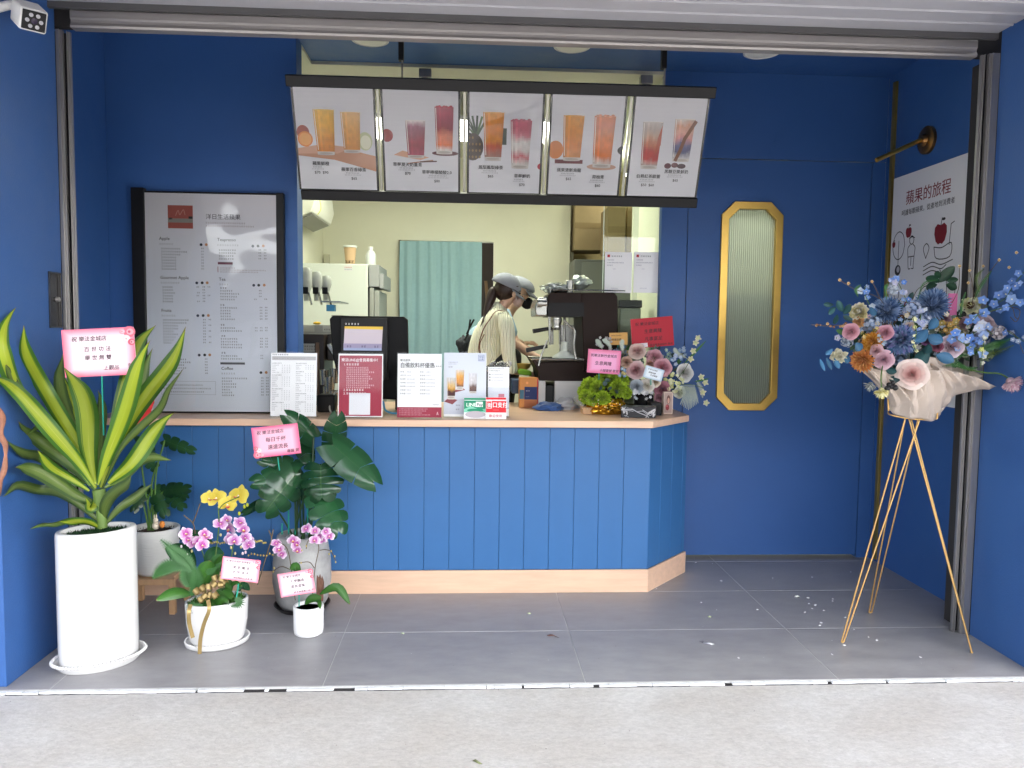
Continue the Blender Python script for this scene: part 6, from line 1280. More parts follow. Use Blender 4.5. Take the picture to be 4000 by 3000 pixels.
for pts, wd in (([(0, .72), (.3, .78), (.5, .5), (.75, .2), (.8, .05)], .005), ([(.62, .75), (.75, .5), (.85, .25), (.98, .6)], .004), ([(.45, .56), (.62, .62), (.75, .35)], .003), ([(.05, .6), (.2, .68), (.35, .6)], .003), ([(.1, .2), (.2, .1), (.22, .02)], .003), ([(.8, .4), (.9, .45), (1, .75)], .003)): p.curve([(x * w, y * h) for x, y in pts], wd, 'b8bac0')
p.done(MBX, 'veins')
o = obj('black_box', MB().prism([(b.x + .012, 1.45), (b.x + .075, 1.43), (b.x + .075, 1.56), (b.x + .012, 1.56)], CTZ, zt_ + .012), mat('matt_black', (.01, .01, .012), .6), bevel=.003); setp(o, 'plain matt black box right behind the marbled gift box', 'box')
a = Cf(1395, 1310, 1.53); b = Cf(1510, 1310, 1.53); zt_ = Cf(1400, 1045, 1.53).z
PB = thing('picture_box', 'pale box printed with a portrait and pink flowers behind the marbled box', 'box', a)
obj('box', MB().box(a.x, b.x, 1.53, 1.60, CTZ, zt_), mat('box_cream', (.62, .50, .42), .5), PB, bevel=.002)
p = Print((a.x, 1.529, CTZ), (1, 0, 0), (0, 0, 1)); w = b.x - a.x; h = zt_ - CTZ; p.rect(w * .08, h * .05, w * .8, h * .9, 'a89088'); p.up(); p.ell(w * .4, h * .3, w * .2, h * .14, '8a3038'); p.ell(w * .5, h * .65, w * .2, h * .2, '6a4a44'); p.up(); p.ell(w * .5, h * .6, w * .12, h * .13, 'c89a88'); p.ell(w * .35, h * .36, w * .08, h * .05, 'c05a60'); p.done(PB)
TXR = [('祝 樂法金城店', .10, .76, .13, .02), ('生意興隆', .30, .49, .155, .025), ('凡事富足', .30, .23, .155, .025), ('泰和醫事檢驗所 敬賀', .42, .04, .085, .01)]
def cc(x, y): return (1189 + .175 * x, 663.6 + .175 * y)
card('large red card with big black characters above the counter flowers', cc(993, 148), cc(1512, 107), cc(1010, 512), 1.70, 'b01c30', TXR, (cc(1250, 500), cc(1230, 620)), white=(.04, .02, .33, .14))
card('bright pink card standing over the lime green chrysanthemums', cc(457, 513), cc(862, 540), cc(448, 805), 1.55, 'dc7098', [('祝樂法新竹金城店', .08, .70, .14, .02), ('生意興隆', .22, .36, .18, .02), ('十錢壹號 敬賀', .38, .08, .13, .015)], (cc(600, 810), cc(600, 900)), inner='eaa4cc')
card('small tan card between the red card and the espresso machine', cc(710, 318), cc(935, 311), cc(730, 468), 1.74, 'd0a05a', [('樂法紅茶金城店', .10, .72, .12, .01), ('開幕誌慶', .12, .36, .20, .03), ('敬賀', .6, .1, .12, .01)], (cc(830, 460), cc(830, 600)))
card('small pale blue card in the pink roses on the counter', cc(1134, 700), cc(1362, 765), cc(1140, 860), 1.45, 'a8c0d4', [('祝 樂法金城店', .14, .72, .13, .02), ('開幕誌慶', .22, .46, .15, .03), ('生意興隆', .34, .26, .15, .03)], (cc(1240, 860), cc(1240, 960)), inner='dfe8f0')
# ---------------------------------------------------------------- flower stand and bouquet
def Bf(x, y, Y=.48): return aC(1742 + .2666 * x, 497.7 + .2666 * y, Y)
KB = .2666 / 1679 * 3.95
FS = thing('flower_stand', 'thin gold wire tripod stand carrying the wrapped bouquet', 'flower stand', (2.13, .5, 0))
M_WIRE = mat('gold_wire', (.62, .38, .14), .35, metal=.7)
def Lg(x, y, Y): return aC(1742 + .3834 * x, 829.5 + .3834 * y, Y)
f1, f2, f3 = aZ(1820, 1387, .004), aZ(2099, 1409, .004), aZ(1880, 1323, .004)
t1, t2, t3, t4 = Lg(558, 190, .42), Lg(636, 205, .42), Lg(575, 195, .55), Lg(600, 195, .60)
for a, b in ((f1 - Vector((.006, 0, 0)), t1), (f1 + Vector((.006, 0, 0)), t2), (f2, Lg(578, 195, .46)), (f3 - Vector((.008, 0, 0)), Lg(555, 200, .58)), (f3 + Vector((.008, 0, 0)), Lg(628, 205, .58))):
    g = MB().tube([a, b], .0042, 8); obj('leg', g, M_WIRE, FS)
obj('leg', MB().tube([f2 + Vector((.004, .006, 0)), Lg(590, 195, .5)], .0042, 8), M_WIRE, FS)
for f in (f1, f2, f3): obj('foot', MB().ell(f, .007, 8, 6), M_WIRE, FS)
ring = [Lg(462, 150, .50), Lg(470, 172, .45), Lg(560, 192, .40), Lg(650, 200, .40), Lg(735, 195, .45), Lg(745, 150, .52)]
obj('ring', MB().tube(catmull(ring, 5), .004, 7), M_WIRE, FS)
for x, y, x2, y2 in ((460, 85, 462, 150), (560, 50, 560, 192), (745, 110, 735, 198)): obj('upright', MB().tube([Lg(x, y, .40), Lg(x2, y2, .405)], .0045, 7), M_WIRE, FS)
BQ = thing('bouquet', 'large bouquet of blue chrysanthemums, pink roses and delphinium in cream paper', 'bouquet', Bf(900, 1500))
# wrapping paper: ruffled cone
M_WRAP = mat('wrapping_paper', (.68, .58, .50), .6, var=.05, bump=.25, bscale=12, transl=.25)
def sheet(pts_bot, pts_top, Yb, Yt, seed, amp=.02):
    b = catmull([Bf(x, y, Y) for (x, y), Y in zip(pts_bot, Yb)], 12); t = catmull([Bf(x, y, Y) for (x, y), Y in zip(pts_top, Yt)], 12); n = min(len(b), len(t)); rows_ = []
    for r_ in range(25):
        q = r_ / 24; rows_.append([b[i].lerp(t[i], q) + Vector((0, -.05 * math.sin(math.pi * q * .7), 0)) + Vector((0, 1, .3)) * amp * (.3 + q) * (1.1 * noise.noise(Vector((i * .05, q * 1.4, seed))) + 2.3 * abs(((i * .11 + q * .9 + .8 * noise.noise(Vector((q * 1.2, i * .03, seed)))) % 1) - .5) + .9 * abs(((i * .07 - q * 1.3 + seed * .37) % 1) - .5)) for i in range(n)])
    return MB().strip(rows_, uv=False)
g = sheet([(690, 1400), (720, 1500), (900, 1540), (1060, 1535), (1110, 1420)], [(370, 1095), (600, 1170), (800, 1240), (1000, 1060), (1140, 1060)], [.50, .43, .40, .43, .52], [.42, .34, .30, .33, .45], 1, .03); obj('wrap', g, M_WRAP, BQ, angle=14, solid=.0008)
g = sheet([(660, 1350), (700, 1480), (860, 1530), (1040, 1530), (1100, 1440)], [(660, 1340), (780, 1250), (900, 1170), (1100, 1150), (1190, 1320)], [.47, .41, .385, .41, .49], [.42, .33, .28, .31, .44], 5, .03); obj('wrap', g, M_WRAP, BQ, angle=14, solid=.0008)
g = sheet([(1060, 1520), (1110, 1430), (1150, 1380), (1190, 1330)], [(1000, 1090), (1140, 1140), (1330, 1190), (1522, 1277)], [.42, .44, .46, .48], [.34, .34, .34, .34], 9, .02); obj('wrap', g, M_WRAP, BQ, angle=14, solid=.0008)
g = sheet([(700, 1480), (680, 1420), (660, 1370), (650, 1300)], [(820, 1220), (640, 1150), (500, 1140), (372, 1096)], [.42, .43, .44, .46], [.33, .34, .35, .38], 13, .02); obj('wrap', g, M_WRAP, BQ, angle=14, solid=.0008)
g = sheet([(660, 1350), (850, 1500), (1060, 1510), (1180, 1330)], [(450, 1080), (750, 1050), (1100, 1050), (1400, 1180)], [.6, .58, .58, .58], [.66, .7, .7, .6], 17, .02); obj('wrap', g, M_WRAP, BQ, angle=14, solid=.0008)
def bd(c, cx=850, cy=900, k=900): return c
BL_C = ['6280ac', '7492bc', '8ea8cc', '4a6894', 'a2b6d4']
for i, (x, y, r, Y) in enumerate(((645, 635, 105, .42), (1035, 580, 125, .42), (765, 885, 112, .34))): c = Bf(x, y, Y); n = toward(c, (x - 850) / 900, (900 - y) / 700); mum(BQ, c - n * r * KB * .55, r * KB * 1.12, n, BL_C if i < 2 else BL_C + ['9a98cc', '8a8ac0'], 210, .075, i + 40)
for i, (x, y, r, Y) in enumerate(((530, 910, 78, .36), (445, 1060, 85, .33))): c = Bf(x, y, Y); n = toward(c, -.5 - .2 * i, -.1 - .3 * i); mum(BQ, c - n * r * KB * .4, r * KB * 1.15, n, ['d89838', 'c88428', 'e0ac50'] if i == 0 else ['d89858', 'c88048', 'e0a868'], 90, .12, i + 60)
for i, (x, y, r, Y, co, ci, dx, dz) in enumerate(((350, 815, 62, .36, 'd8a8b4', 'c890a0', -.5, .2), (635, 820, 58, .34, 'd0a0b0', 'c08898', -.2, .3), (625, 1050, 72, .30, 'd8b8c4', 'c8a0b0', 0, -.1), (855, 1160, 105, .25, 'ecdcd4', 'dcaaa8', 0, .1), (1190, 935, 85, .34, 'dccad4', 'b89aa8', .3, .1), (1480, 755, 80, .36, 'd0bcc0', 'b8a0a4', .6, .3), (1110, 710, 60, .44, 'a88490', '886070', .2, .3), (565, 975, 48, .32, 'd8b8c0', 'c8a0a8', -.3, 0), (1280, 740, 55, .44, 'c0a0a8', 'a88890', .2, .4), (840, 775, 40, .38, 'dcc8b8', 'c8a898', 0, .4), (1060, 940, 42, .36, '985a70', '783850', 0, 0), (975, 890, 40, .36, '885a88', '583868', 0, .1))):
    c = Bf(x, y, Y); n = toward(c, dx, dz); rose(BQ, c - n * r * KB * .25, r * KB * 1.05, n, co, ci, i, .9 if i != 3 else 1.2)
c = Bf(1655, 1225, .30); mum(BQ, c, 85 * KB, Vector((.5, -.3, -.8)), ['e0bcc8', 'e8ccd4', 'd8a8b8'], 90, .12, 71); stem(BQ, [Bf(1200, 1100, .4), Bf(1430, 1150, .33), Bf(1560, 1160, .31), Bf(1640, 1200, .30)], .004)
c = Bf(608, 1300, .26); mum(BQ, c, 62 * KB, Vector((0, -.2, -1)), ['e8e0a0', 'f0ecc0', 'd8d080'], 60, .16, 72); stem(BQ, [Bf(620, 1080, .33), Bf(605, 1180, .27), Bf(608, 1270, .26)], .003)
c = Bf(435, 660, .40); mum(BQ, c, 80 * KB, toward(c, -.8, .2), ['e4e0d0', 'dcd4a8', 'c8c090'], 34, .32, 73); c = Bf(430, 740, .39); mum(BQ, c, 50 * KB, toward(c, -.6, -.6), ['d8b080', 'c89868'], 24, .3, 75)
c = Bf(1325, 620, .46); mum(BQ, c, 80 * KB, toward(c, .1, .5), ['e4e2b8', 'ecead0', 'd0d090'], 26, .34, 74); obj('flower_centre', MB().ell(c + toward(c, .1, .5) * .02, .02, 8, 6, '4a2810'), M_PET, BQ)
c = Bf(270, 1020, .34); mum(BQ, c, 75 * KB, toward(c, -.3, 0), ['e0dcc8', 'd0ccb0'], 14, .3, 76); c = Bf(520, 1250, .34); mum(BQ, c, 55 * KB, Vector((-.3, -.2, -.9)), ['a0a8a8', 'c0c4c0'], 30, .14, 77)
LB = leaf_mat('dyed_blue_leaf', (.05, .16, .30), (.07, .20, .36), (.14, .28, .42), .45, .1); LD = leaf_mat('blue_green_leaf', (.02, .07, .075), (.025, .085, .09), (.05, .13, .13), .45, .08)
bl = [((980, 800), (868, 900), 52, 0), ((985, 850), (1105, 905), 48, 0), ((1050, 1010), (1198, 1062), 46, 0), ((1000, 960), (890, 1110), 55, 1), ((990, 920), (965, 1000), 36, 1), ((990, 800), (1062, 715), 38, 0), ((400, 910), (440, 975), 34, 0), ((640, 960), (698, 990), 26, 0), ((300, 1010), (340, 1075), 26, 0), ((740, 1140), (820, 1075), 30, 0), ((740, 1120), (700, 1240), 44, 1), ((640, 1120), (730, 1150), 30, 1), ((210, 960), (158, 1010), 20, 0), ((230, 1030), (265, 1120), 22, 0), ((500, 1050), (545, 1075), 22, 0), ((520, 620), (560, 690), 26, 0), ((160, 1030), (205, 1130), 16, 0), ((110, 1040), (150, 1140), 14, 0), ((250, 680), (225, 760), 20, 1), ((240, 620), (180, 680), 22, 1), ((300, 660), (250, 570), 26, 1), ((300, 680), (360, 600), 26, 1), ((220, 600), (140, 600), 20, 1), ((370, 740), (300, 690), 20, 1),
      ((1080, 420), (1200, 290), 44, 2), ((1080, 420), (970, 380), 34, 2), ((1130, 440), (1220, 470), 34, 2), ((1060, 440), (970, 470), 34, 2), ((1100, 380), (1040, 340), 28, 2), ((1130, 400), (1230, 400), 26, 2)]
for i, (b, t, w, k) in enumerate(bl): Y = .31 if k < 2 else .46; simple_leaf(BQ, Bf(*b, Y + .03), Bf(*t, Y - .02), w * KB, [LB, LD, leaf_mat('dark_green_leaf', (.01, .04, .02), (.015, .05, .025), (.04, .1, .04), .4, .06)][k], .3 * (-1) ** i, fold=.35)
rg = random.Random(12); DC = ['5a84cc', '7499d8', '94b2e2', '6486c4']
def sprig(path, n, cols, r=24, Y=.42, spread=26, st=M_STEMG):
    P = catmull([Bf(x, y, Y) for x, y in path], 8); stem(BQ, [Bf(x, y, Y) for x, y in path], .0018, st)
    for k in range(n): q = P[int((k + .5) / n * (len(P) - 1))]; q = q + Vector((rg.uniform(-1, 1), rg.uniform(-.5, .5), rg.uniform(-1, 1))) * spread * KB; bell(BQ, q, r * KB * rg.uniform(.75, 1.25), [rg.choice(cols)] * 2, rg.random() * 6)
sprig([(1300, 780), (1460, 620), (1600, 560), (1680, 440), (1760, 340)], 14, DC, 40, .36, 60)
sprig([(1350, 700), (1540, 640), (1720, 600), (1763, 590)], 3, DC, 38, .34, 20)
sprig([(860, 720), (830, 620), (780, 500), (740, 420), (700, 400)], 16, DC + ['a8b8e0', 'c8c8e0'], 26, .44, 45)
sprig([(560, 700), (500, 580), (470, 500), (480, 450)], 9, ['6a90d0', '90a8d0', 'b8c8d8'], 26, .42, 35)
sprig([(1180, 860), (1300, 930), (1380, 950)], 12, DC + ['90b0e0'], 34, .33, 60); sprig([(1330, 850), (1420, 800), (1510, 840)], 9, ['b8c4dc', '98b0dc', 'c8ccd8'], 34, .34, 50)
sprig([(900, 850), (920, 760), (930, 640)], 12, ['b0b8d8', '8098d0', 'c8d0e0'], 24, .36, 45); sprig([(620, 900), (600, 860)], 4, ['a8c0d8'], 20, .34, 30)
sprig([(1600, 800), (1700, 860), (1763, 900)], 5, ['8a9ab8', '6a86c0'], 24, .36, 30); sprig([(240, 880), (250, 860)], 3, ['b0b0c8'], 22, .36, 15)
sprig([(860, 700), (890, 820), (870, 930), (890, 980)], 6, ['c8cc88', 'e0e0b0'], 20, .30, 16); sprig([(1440, 850), (1430, 960), (1410, 1110)], 7, ['e0e0d0', 'c8d070'], 18, .32, 18)
sprig([(330, 760), (200, 775), (40, 765)], 6, ['8a5a30', 'b88a60'], 12, .40, 14, M_TWIG); sprig([(700, 780), (760, 660), (700, 620)], 8, ['503828', '704a30'], 22, .44, 40, M_TWIG)
sprig([(1080, 830), (1160, 790), (1240, 780)], 14, ['c8a058', '98884a', 'b89048'], 26, .38, 55); sprig([(420, 820), (500, 850), (560, 800)], 8, ['a89050', 'c8b070'], 18, .38, 35)
for pts, L in (([(1330, 1010), (1450, 960), (1560, 920), (1700, 860)], .05), ([(1380, 1050), (1500, 1000), (1680, 930)], .045), ([(1100, 1100), (1220, 1090), (1340, 1140)], .03), ([(1200, 1050), (1300, 1120), (1390, 1110)], .03), ([(1360, 560), (1420, 440), (1500, 330)], .028), ([(1400, 500), (1380, 380), (1440, 310)], .025), ([(1250, 700), (1260, 600), (1290, 500)], .02), ([(420, 540), (400, 480), (440, 440)], .02), ([(650, 560), (640, 470), (660, 430)], .02), ([(1500, 600), (1540, 540), (1560, 500)], .02), ([(900, 560), (950, 430), (1060, 400)], .016), ([(1130, 950), (1210, 1010), (1300, 1010)], .03)):
    frond(BQ, [Bf(x, y, .37) for x, y in pts], L * .55, [M_FERN, mat('olive_frond', (.06, .10, .02), .5)][int(L * 1000) % 2])
M_CREAMF = mat('tiny_cream', (.62, .48, .30), .6)
for (x, y) in ((268, 402), (340, 430), (530, 415), (170, 757), (290, 775), (1560, 240), (1310, 425), (1320, 325), (1240, 290), (1430, 290), (1700, 180), (1640, 300), (300, 770), (80, 770)):
    g = MB(); c = Bf(x, y, .42)
    for k in range(5): a = k * 1.257; petal(g, c, (Vector((math.cos(a), 0, math.sin(a))) + toward(c) * .5).normalized(), toward(c), .009, .005, .3, 'd8c090', 'b88a50', 2, 2)
    obj('blossom', g, M_PET, BQ, angle=180)
for pts in ([(700, 780), (600, 560), (400, 480), (268, 402)], [(600, 560), (560, 470), (530, 415)], [(1400, 700), (1550, 640), (1660, 620), (1690, 700), (1720, 720)], [(1600, 640), (1700, 590), (1763, 600)], [(1660, 620), (1730, 650), (1700, 740), (1650, 700)], [(1500, 820), (1620, 810), (1700, 860), (1760, 1000)], [(1150, 640), (1230, 480), (1240, 290)], [(1350, 560), (1400, 450), (1560, 240)], [(860, 560), (900, 480), (990, 420)], [(1340, 640), (1350, 480), (1320, 325)]): stem(BQ, [Bf(x, y, .42) for x, y in pts], .0016, M_TWIG, 'twig')
g = MB(); rg = random.Random(33)
for k in range(420):
    a = rg.random() * 6.28; q = math.sqrt(rg.random()); c = Bf(850 + 520 * q * math.cos(a), 870 + 250 * q * math.sin(a), .50 + rg.uniform(-.04, .08)); d = Vector((rg.uniform(-1, 1), rg.uniform(-.3, .3), rg.uniform(-1, 1))).normalized() * .05; e = d.cross(view(c)).normalized() * .012
    g.add([c - e * .3, c + d * .5 - e, c + d, c + d * .5 + e], [(0, 1, 2, 3)])
obj('foliage_filler', g, mat('filler_green', (.025, .07, .03), .6, var=.5, scale=9), BQ, smooth=False, kind='stuff')
obj('berries', None or (lambda g: g)(MB().ell(Bf(655, 1280, .27), .014, 8, 6).ell(Bf(690, 1265, .27), .014, 8, 6).ell(Bf(720, 1275, .26), .014, 8, 6).ell(Bf(700, 1235, .27), .012, 8, 6).ell(Bf(668, 1250, .27), .012, 8, 6)), mat('black_berry', (.008, .008, .01), .3), BQ, kind='stuff')
def cluster(c, r, cols, seed=0, nf=30):
    g = MB(); rg = random.Random(seed); n = toward(c, rg.uniform(-.4, .4), rg.uniform(-.2, .5)); s, u, n = basis(n); c = Vector(c)
    g.ell(c - n * r * .1, r * .7, 8, 6, mixc(cols[0], (0, 0, 0), .35))
    for i in range(nf):
        th = math.acos(1 - (i + .5) / nf * 1.1); ph = i * 2.4; d = n * math.cos(th) + (s * math.cos(ph) + u * math.sin(ph)) * math.sin(th); d = (d + Vector((rg.uniform(-.12, .12), 0, rg.uniform(-.12, .12)))).normalized(); p0 = c + d * r * rg.uniform(.8, .98); s2, u2 = frame(d); a0 = rg.random() * 3; col = rg.choice(cols)
        for k in range(4): a = a0 + k * 1.571; petal(g, p0, (s2 * math.cos(a) + u2 * math.sin(a) + d * .2).normalized(), d, r * .27, r * .14, .2, col, mixc(col, 'ffffff', .2), 2, 2)
    return obj('flower_head', g, M_PET, BQ, angle=180)
for i, (x, y, r, cols) in enumerate(((520, 760, 85, ['8ea4c4', 'a4b6d0', '7c94b8']), (850, 640, 80, ['7a90b8', '98acd0', 'b0bcd4']), (930, 1010, 60, ['4a3c34', '6a4c3c']), (1240, 860, 70, ['9c9068', 'b4a47c', '7c8458']), (1160, 800, 75, ['c0a06c', 'a88c58', 'd0b890']), (1400, 880, 85, ['a4b4d8', 'c4ccdc', '8098c8']), (760, 1050, 65, ['7e94b0', '5c7494']), (1300, 960, 70, ['8c9c74', 'a8b490']), (480, 920, 60, ['b89c74', '8c7c5c']), (640, 760, 60, ['5c4c40', '8c7860']), (1180, 1020, 60, ['6c8468', '8ca484']), (700, 480, 50, ['a8b4c4', 'c4c8d0']), (1460, 1000, 60, ['7c9464', '94a878']), (960, 720, 60, ['98a8cc', 'b4bcd4']), (1560, 830, 60, ['b4a8ac', 'ccc4c8']), (330, 900, 50, ['94a4b8', 'b4bcc4']))): cluster(Bf(x, y, .45), r * KB, cols, i)
rg = random.Random(77)
for k in range(95):
    a = rg.random() * 6.28; q = math.sqrt(rg.random()); x, y = 860 + 470 * q * math.cos(a), 850 + 230 * q * math.sin(a); c = Bf(x, y, .43 + rg.uniform(-.03, .05))
    bell(BQ, c, rg.uniform(14, 26) * KB, [rg.choice(['8aa4c8', 'b8c4d8', '6a88b8', 'd8ccb0', 'a89060', 'c8a8b0', '5a4a3c', '94a884', 'e0dcd0'])] * 2, rg.random() * 6)
for k in range(60):
    a = rg.random() * 6.28; q = math.sqrt(rg.random()); c = Bf(860 + 540 * q * math.cos(a), 850 + 280 * q * math.sin(a), .46); t = c + Vector((math.cos(a) + rg.uniform(-.5, .5), rg.uniform(-.6, .1), math.sin(-a) + rg.uniform(-.5, .5))).normalized() * rg.uniform(.035, .07)
    simple_leaf(BQ, c, t, rg.uniform(.009, .016), [LD, LB, leaf_mat('dark_green_leaf', 0, 0), M_SAGE, M_FERN][rg.randrange(5)] if False else [LD, LD, M_SAGE, M_FERN, M_DKL][rg.randrange(5)], rg.uniform(-.6, .6))
a_, b_ = Bf(1150, 510, .48), Bf(1215, 690, .48); o = obj('pink_card', MB().box(a_.x, b_.x, .478, .481, b_.z, a_.z), mat('pink_gift_card', (.55, .13, .30), .5), BQ); b2 = Bf(960, 700, .47); obj('pink_card', MB().box(b2.x, b2.x + .05, .468, .471, b2.z - .01, b2.z + .012), mat('magenta_card', (.45, .05, .14), .5), BQ)
# ---------------------------------------------------------------- petals, leaves and scraps on the floor
rg = random.Random(21)
M_FP = mat('fallen_petal', (.80, .80, .82), .6)
PETALS = []
def tl(x, y): return aZ((2400 + x / 1.8433) / 1.8083, (2000 + y / 1.8433) / 1.8083, .0015)
for i, (x, y) in enumerate(((586, 364), (708, 372), (770, 497), (302, 553), (1425, 470), (1140, 477), (1394, 619), (1574, 627), (1573, 643), (1400, 661), (1445, 671), (1425, 697), (1505, 710), (1370, 722), (1030, 703), (1490, 798), (1478, 818), (1661, 760), (1725, 846), (1830, 902), (1888, 924), (1656, 960), (1568, 1027), (2205, 1047), (1700, 433), (625, 652), (736, 706), (895, 1053), (355, 512))):
    c = tl(x, y); a = rg.random() * 3; r1, r2 = rg.uniform(.007, .012), rg.uniform(.003, .006)
    if i in (1, 5, 25, 26, 27, 14): r1 *= .6; r2 *= .6
    g = MB(); n_ = 7; V = [c + Vector((math.cos(t) * r1 * math.cos(a) - math.sin(t) * r2 * math.sin(a), math.cos(t) * r1 * math.sin(a) + math.sin(t) * r2 * math.cos(a), .001 + .0015 * math.cos(t * 2))) for t in [k * 6.283 / n_ for k in range(n_)]]
    g.add(V + [c + Vector((0, 0, .004))], [(k, (k + 1) % n_, n_) for k in range(n_)]); o = obj('fallen_petal', g, M_FP); PETALS.append((o, x, y, r1))
LM = (('the foot of the maple skirting', 480, 440), ('the door bottom edge', 1000, 330), ('the largest curled petal', 1320, 700), ('the front left foot of the flower stand', 1645, 940), ('the rear foot of the flower stand', 1835, 725), ('the torn paper scrap', 690, 950), ('the right shutter rail', 2200, 1000))
ORD = ['nearest to', 'second nearest to', 'third nearest to', 'fourth nearest to', 'fifth nearest to', 'sixth nearest to', 'seventh nearest to', 'eighth nearest to', 'ninth nearest to', 'tenth nearest to', 'eleventh nearest to', 'twelfth nearest to']
near_ = {}
for o, x, y, r1 in PETALS:
    k = min(LM, key=lambda q: (q[1] - x) ** 2 + ((q[2] - y) * 1.8) ** 2); near_.setdefault(k, []).append((((k[1] - x) ** 2 + ((k[2] - y) * 1.8) ** 2), o))
for k, L_ in near_.items():
    for i, (d_, o) in enumerate(sorted(L_, key=lambda q: q[0])): setp(o, f'small white petal {ORD[i]} {k[0]}', 'petal', 'white petals scattered on the floor tiles')
def scrap(name, label, cat, x, y, pts, col, px=None, z=.003, curl=.004):
    c = aZ(x, y, z); g = MB(); V = [c + Vector((a, b, curl * math.sin(k * 1.9))) for k, (a, b) in enumerate(pts)]; g.add(V + [c + Vector((0, 0, curl * 1.3))], [(k, (k + 1) % len(pts), len(pts)) for k in range(len(pts))]); o = obj(name, g, mat(name + '_' + cat, col, .6), solid=.0008); setp(o, label, cat)
scrap('curled_petal', 'largest pale petal among the petals on the right floor tiles', 'petal', 1723, 1289, [(-.02, 0), (-.01, .012), (.006, .01), (.016, -.002), (.008, -.008), (-.008, -.008)], (.62, .64, .60), curl=.006)
scrap('paper_scrap', 'torn grey and white paper scrap on the floor below the door', 'scrap', 1532, 1391, [(-.03, .012), (.0, .014), (.03, .004), (.012, -.006), (.0, -.012)], (.70, .70, .74))
scrap('paper_corner', 'grey corner of folded paper beside the white scrap', 'scrap', 1520, 1387, [(-.022, .008), (.0, .008), (-.004, -.008)], (.16, .16, .19))
scrap('dead_leaf', 'curled brown dead leaf on the floor tiles in front of the counter', 'leaf', 1194, 1374, [(-.03, .01), (-.012, .012), (.012, .004), (.034, -.02), (.008, -.008), (-.022, 0)], (.16, .07, .05), curl=.006)
scrap('leaf_bit', 'tiny pale green leaf bit on the floor near the counter middle', 'leaf', 1143, 1325, [(-.013, .003), (0, .006), (.013, 0), (0, -.004)], (.42, .48, .30))
scrap('leaf_bit', 'tiny dark red leaf bit near the left floor joint', 'leaf', 870, 1368, [(-.012, .0), (0, .005), (.01, 0), (.004, -.005)], (.22, .04, .03))
scrap('leaf_bit', 'tiny orange brown leaf bit in the middle right floor tile', 'leaf', 1533, 1332, [(-.014, .0), (0, .003), (.014, 0), (0, -.003)], (.30, .13, .05))
scrap('green_leaf_bit', 'small green and brown leaf on the concrete pavement at the bottom', 'leaf', 1032, 1646, [(-.02, .012), (-.008, .012), (.018, -.01), (.006, -.012)], (.16, .18, .08), z=-.009)
g = MB()
for k in range(150): x, y = rg.uniform(0, 2212), rg.uniform(1200, 1660); z_ = .001 if y < 1465 else -.0115; c = aZ(x, y, z_); r1 = rg.uniform(.001, .0032); g.add([c + Vector((r1, 0, .0006)), c + Vector((0, r1 * .7, .0015)), c + Vector((-r1, 0, .0006)), c + Vector((0, -r1 * .6, .001))], [(0, 1, 2, 3)], rg.choice(['4a4040', '6a5a4a', 'c8c8c8', '3a3430', '8a7a6a', 'e0e0e0']))
o = obj('grit', g, M_PR, smooth=False, kind='stuff')
# ---------------------------------------------------------------- people
SKIN = mat('skin', (.62, .39, .28), .5, sub=.1)
def skinned(name, nodes, edges, m, parent, root=0, sub=2, smooth=True):
    me = bpy.data.meshes.new(name); me.from_pydata([tuple(n[0]) for n in nodes], edges, []); me.materials.append(m)
    o = bpy.data.objects.new(name, me); COL.objects.link(o)
    if parent: o.parent = parent; o.matrix_parent_inverse = pinv(parent)
    sk = o.modifiers.new('skin', 'SKIN'); sk.use_smooth_shade = True; sk.branch_smoothing = .4
    lay = me.skin_vertices[0] if me.skin_vertices else None
    if lay is None:
        bm = bmesh.new(); bm.from_mesh(me); bm.verts.layers.skin.verify(); bm.to_mesh(me); bm.free(); lay = me.skin_vertices[0]
    for i, n in enumerate(nodes):
        r = n[1]; lay.data[i].radius = (r, r) if not isinstance(r, tuple) else r; lay.data[i].use_root = (i == root)
    sb = o.modifiers.new('sub', 'SUBSURF'); sb.levels = sub; sb.render_levels = sub
    return o
def knit(name, col, sc):
    M = mat(name, col, .9, sheen=.3); N = M.node_tree.nodes; L = M.node_tree.links; tc = N.new('ShaderNodeTexCoord'); w = N.new('ShaderNodeTexWave'); w.bands_direction = 'X'; w.inputs['Scale'].default_value = sc; w.inputs['Distortion'].default_value = 1.2; L.new(tc.outputs['Object'], w.inputs[0]); b = N.new('ShaderNodeBump'); b.inputs['Strength'].default_value = 1; b.inputs['Distance'].default_value = .006; L.new(w.outputs['Fac'], b.inputs['Height']); L.new(b.outputs[0], N['Principled BSDF'].inputs['Normal'])
    mr = N.new('ShaderNodeMix'); mr.data_type = 'RGBA'; mr.inputs[6].default_value = (*[c * .93 for c in col], 1); mr.inputs[7].default_value = (*col, 1); L.new(w.outputs['Fac'], mr.inputs[0]); L.new(mr.outputs[2], N['Principled BSDF'].inputs['Base Color'])  # rib grooves darkened in the colour, painted shade beside the faint bump
    return M
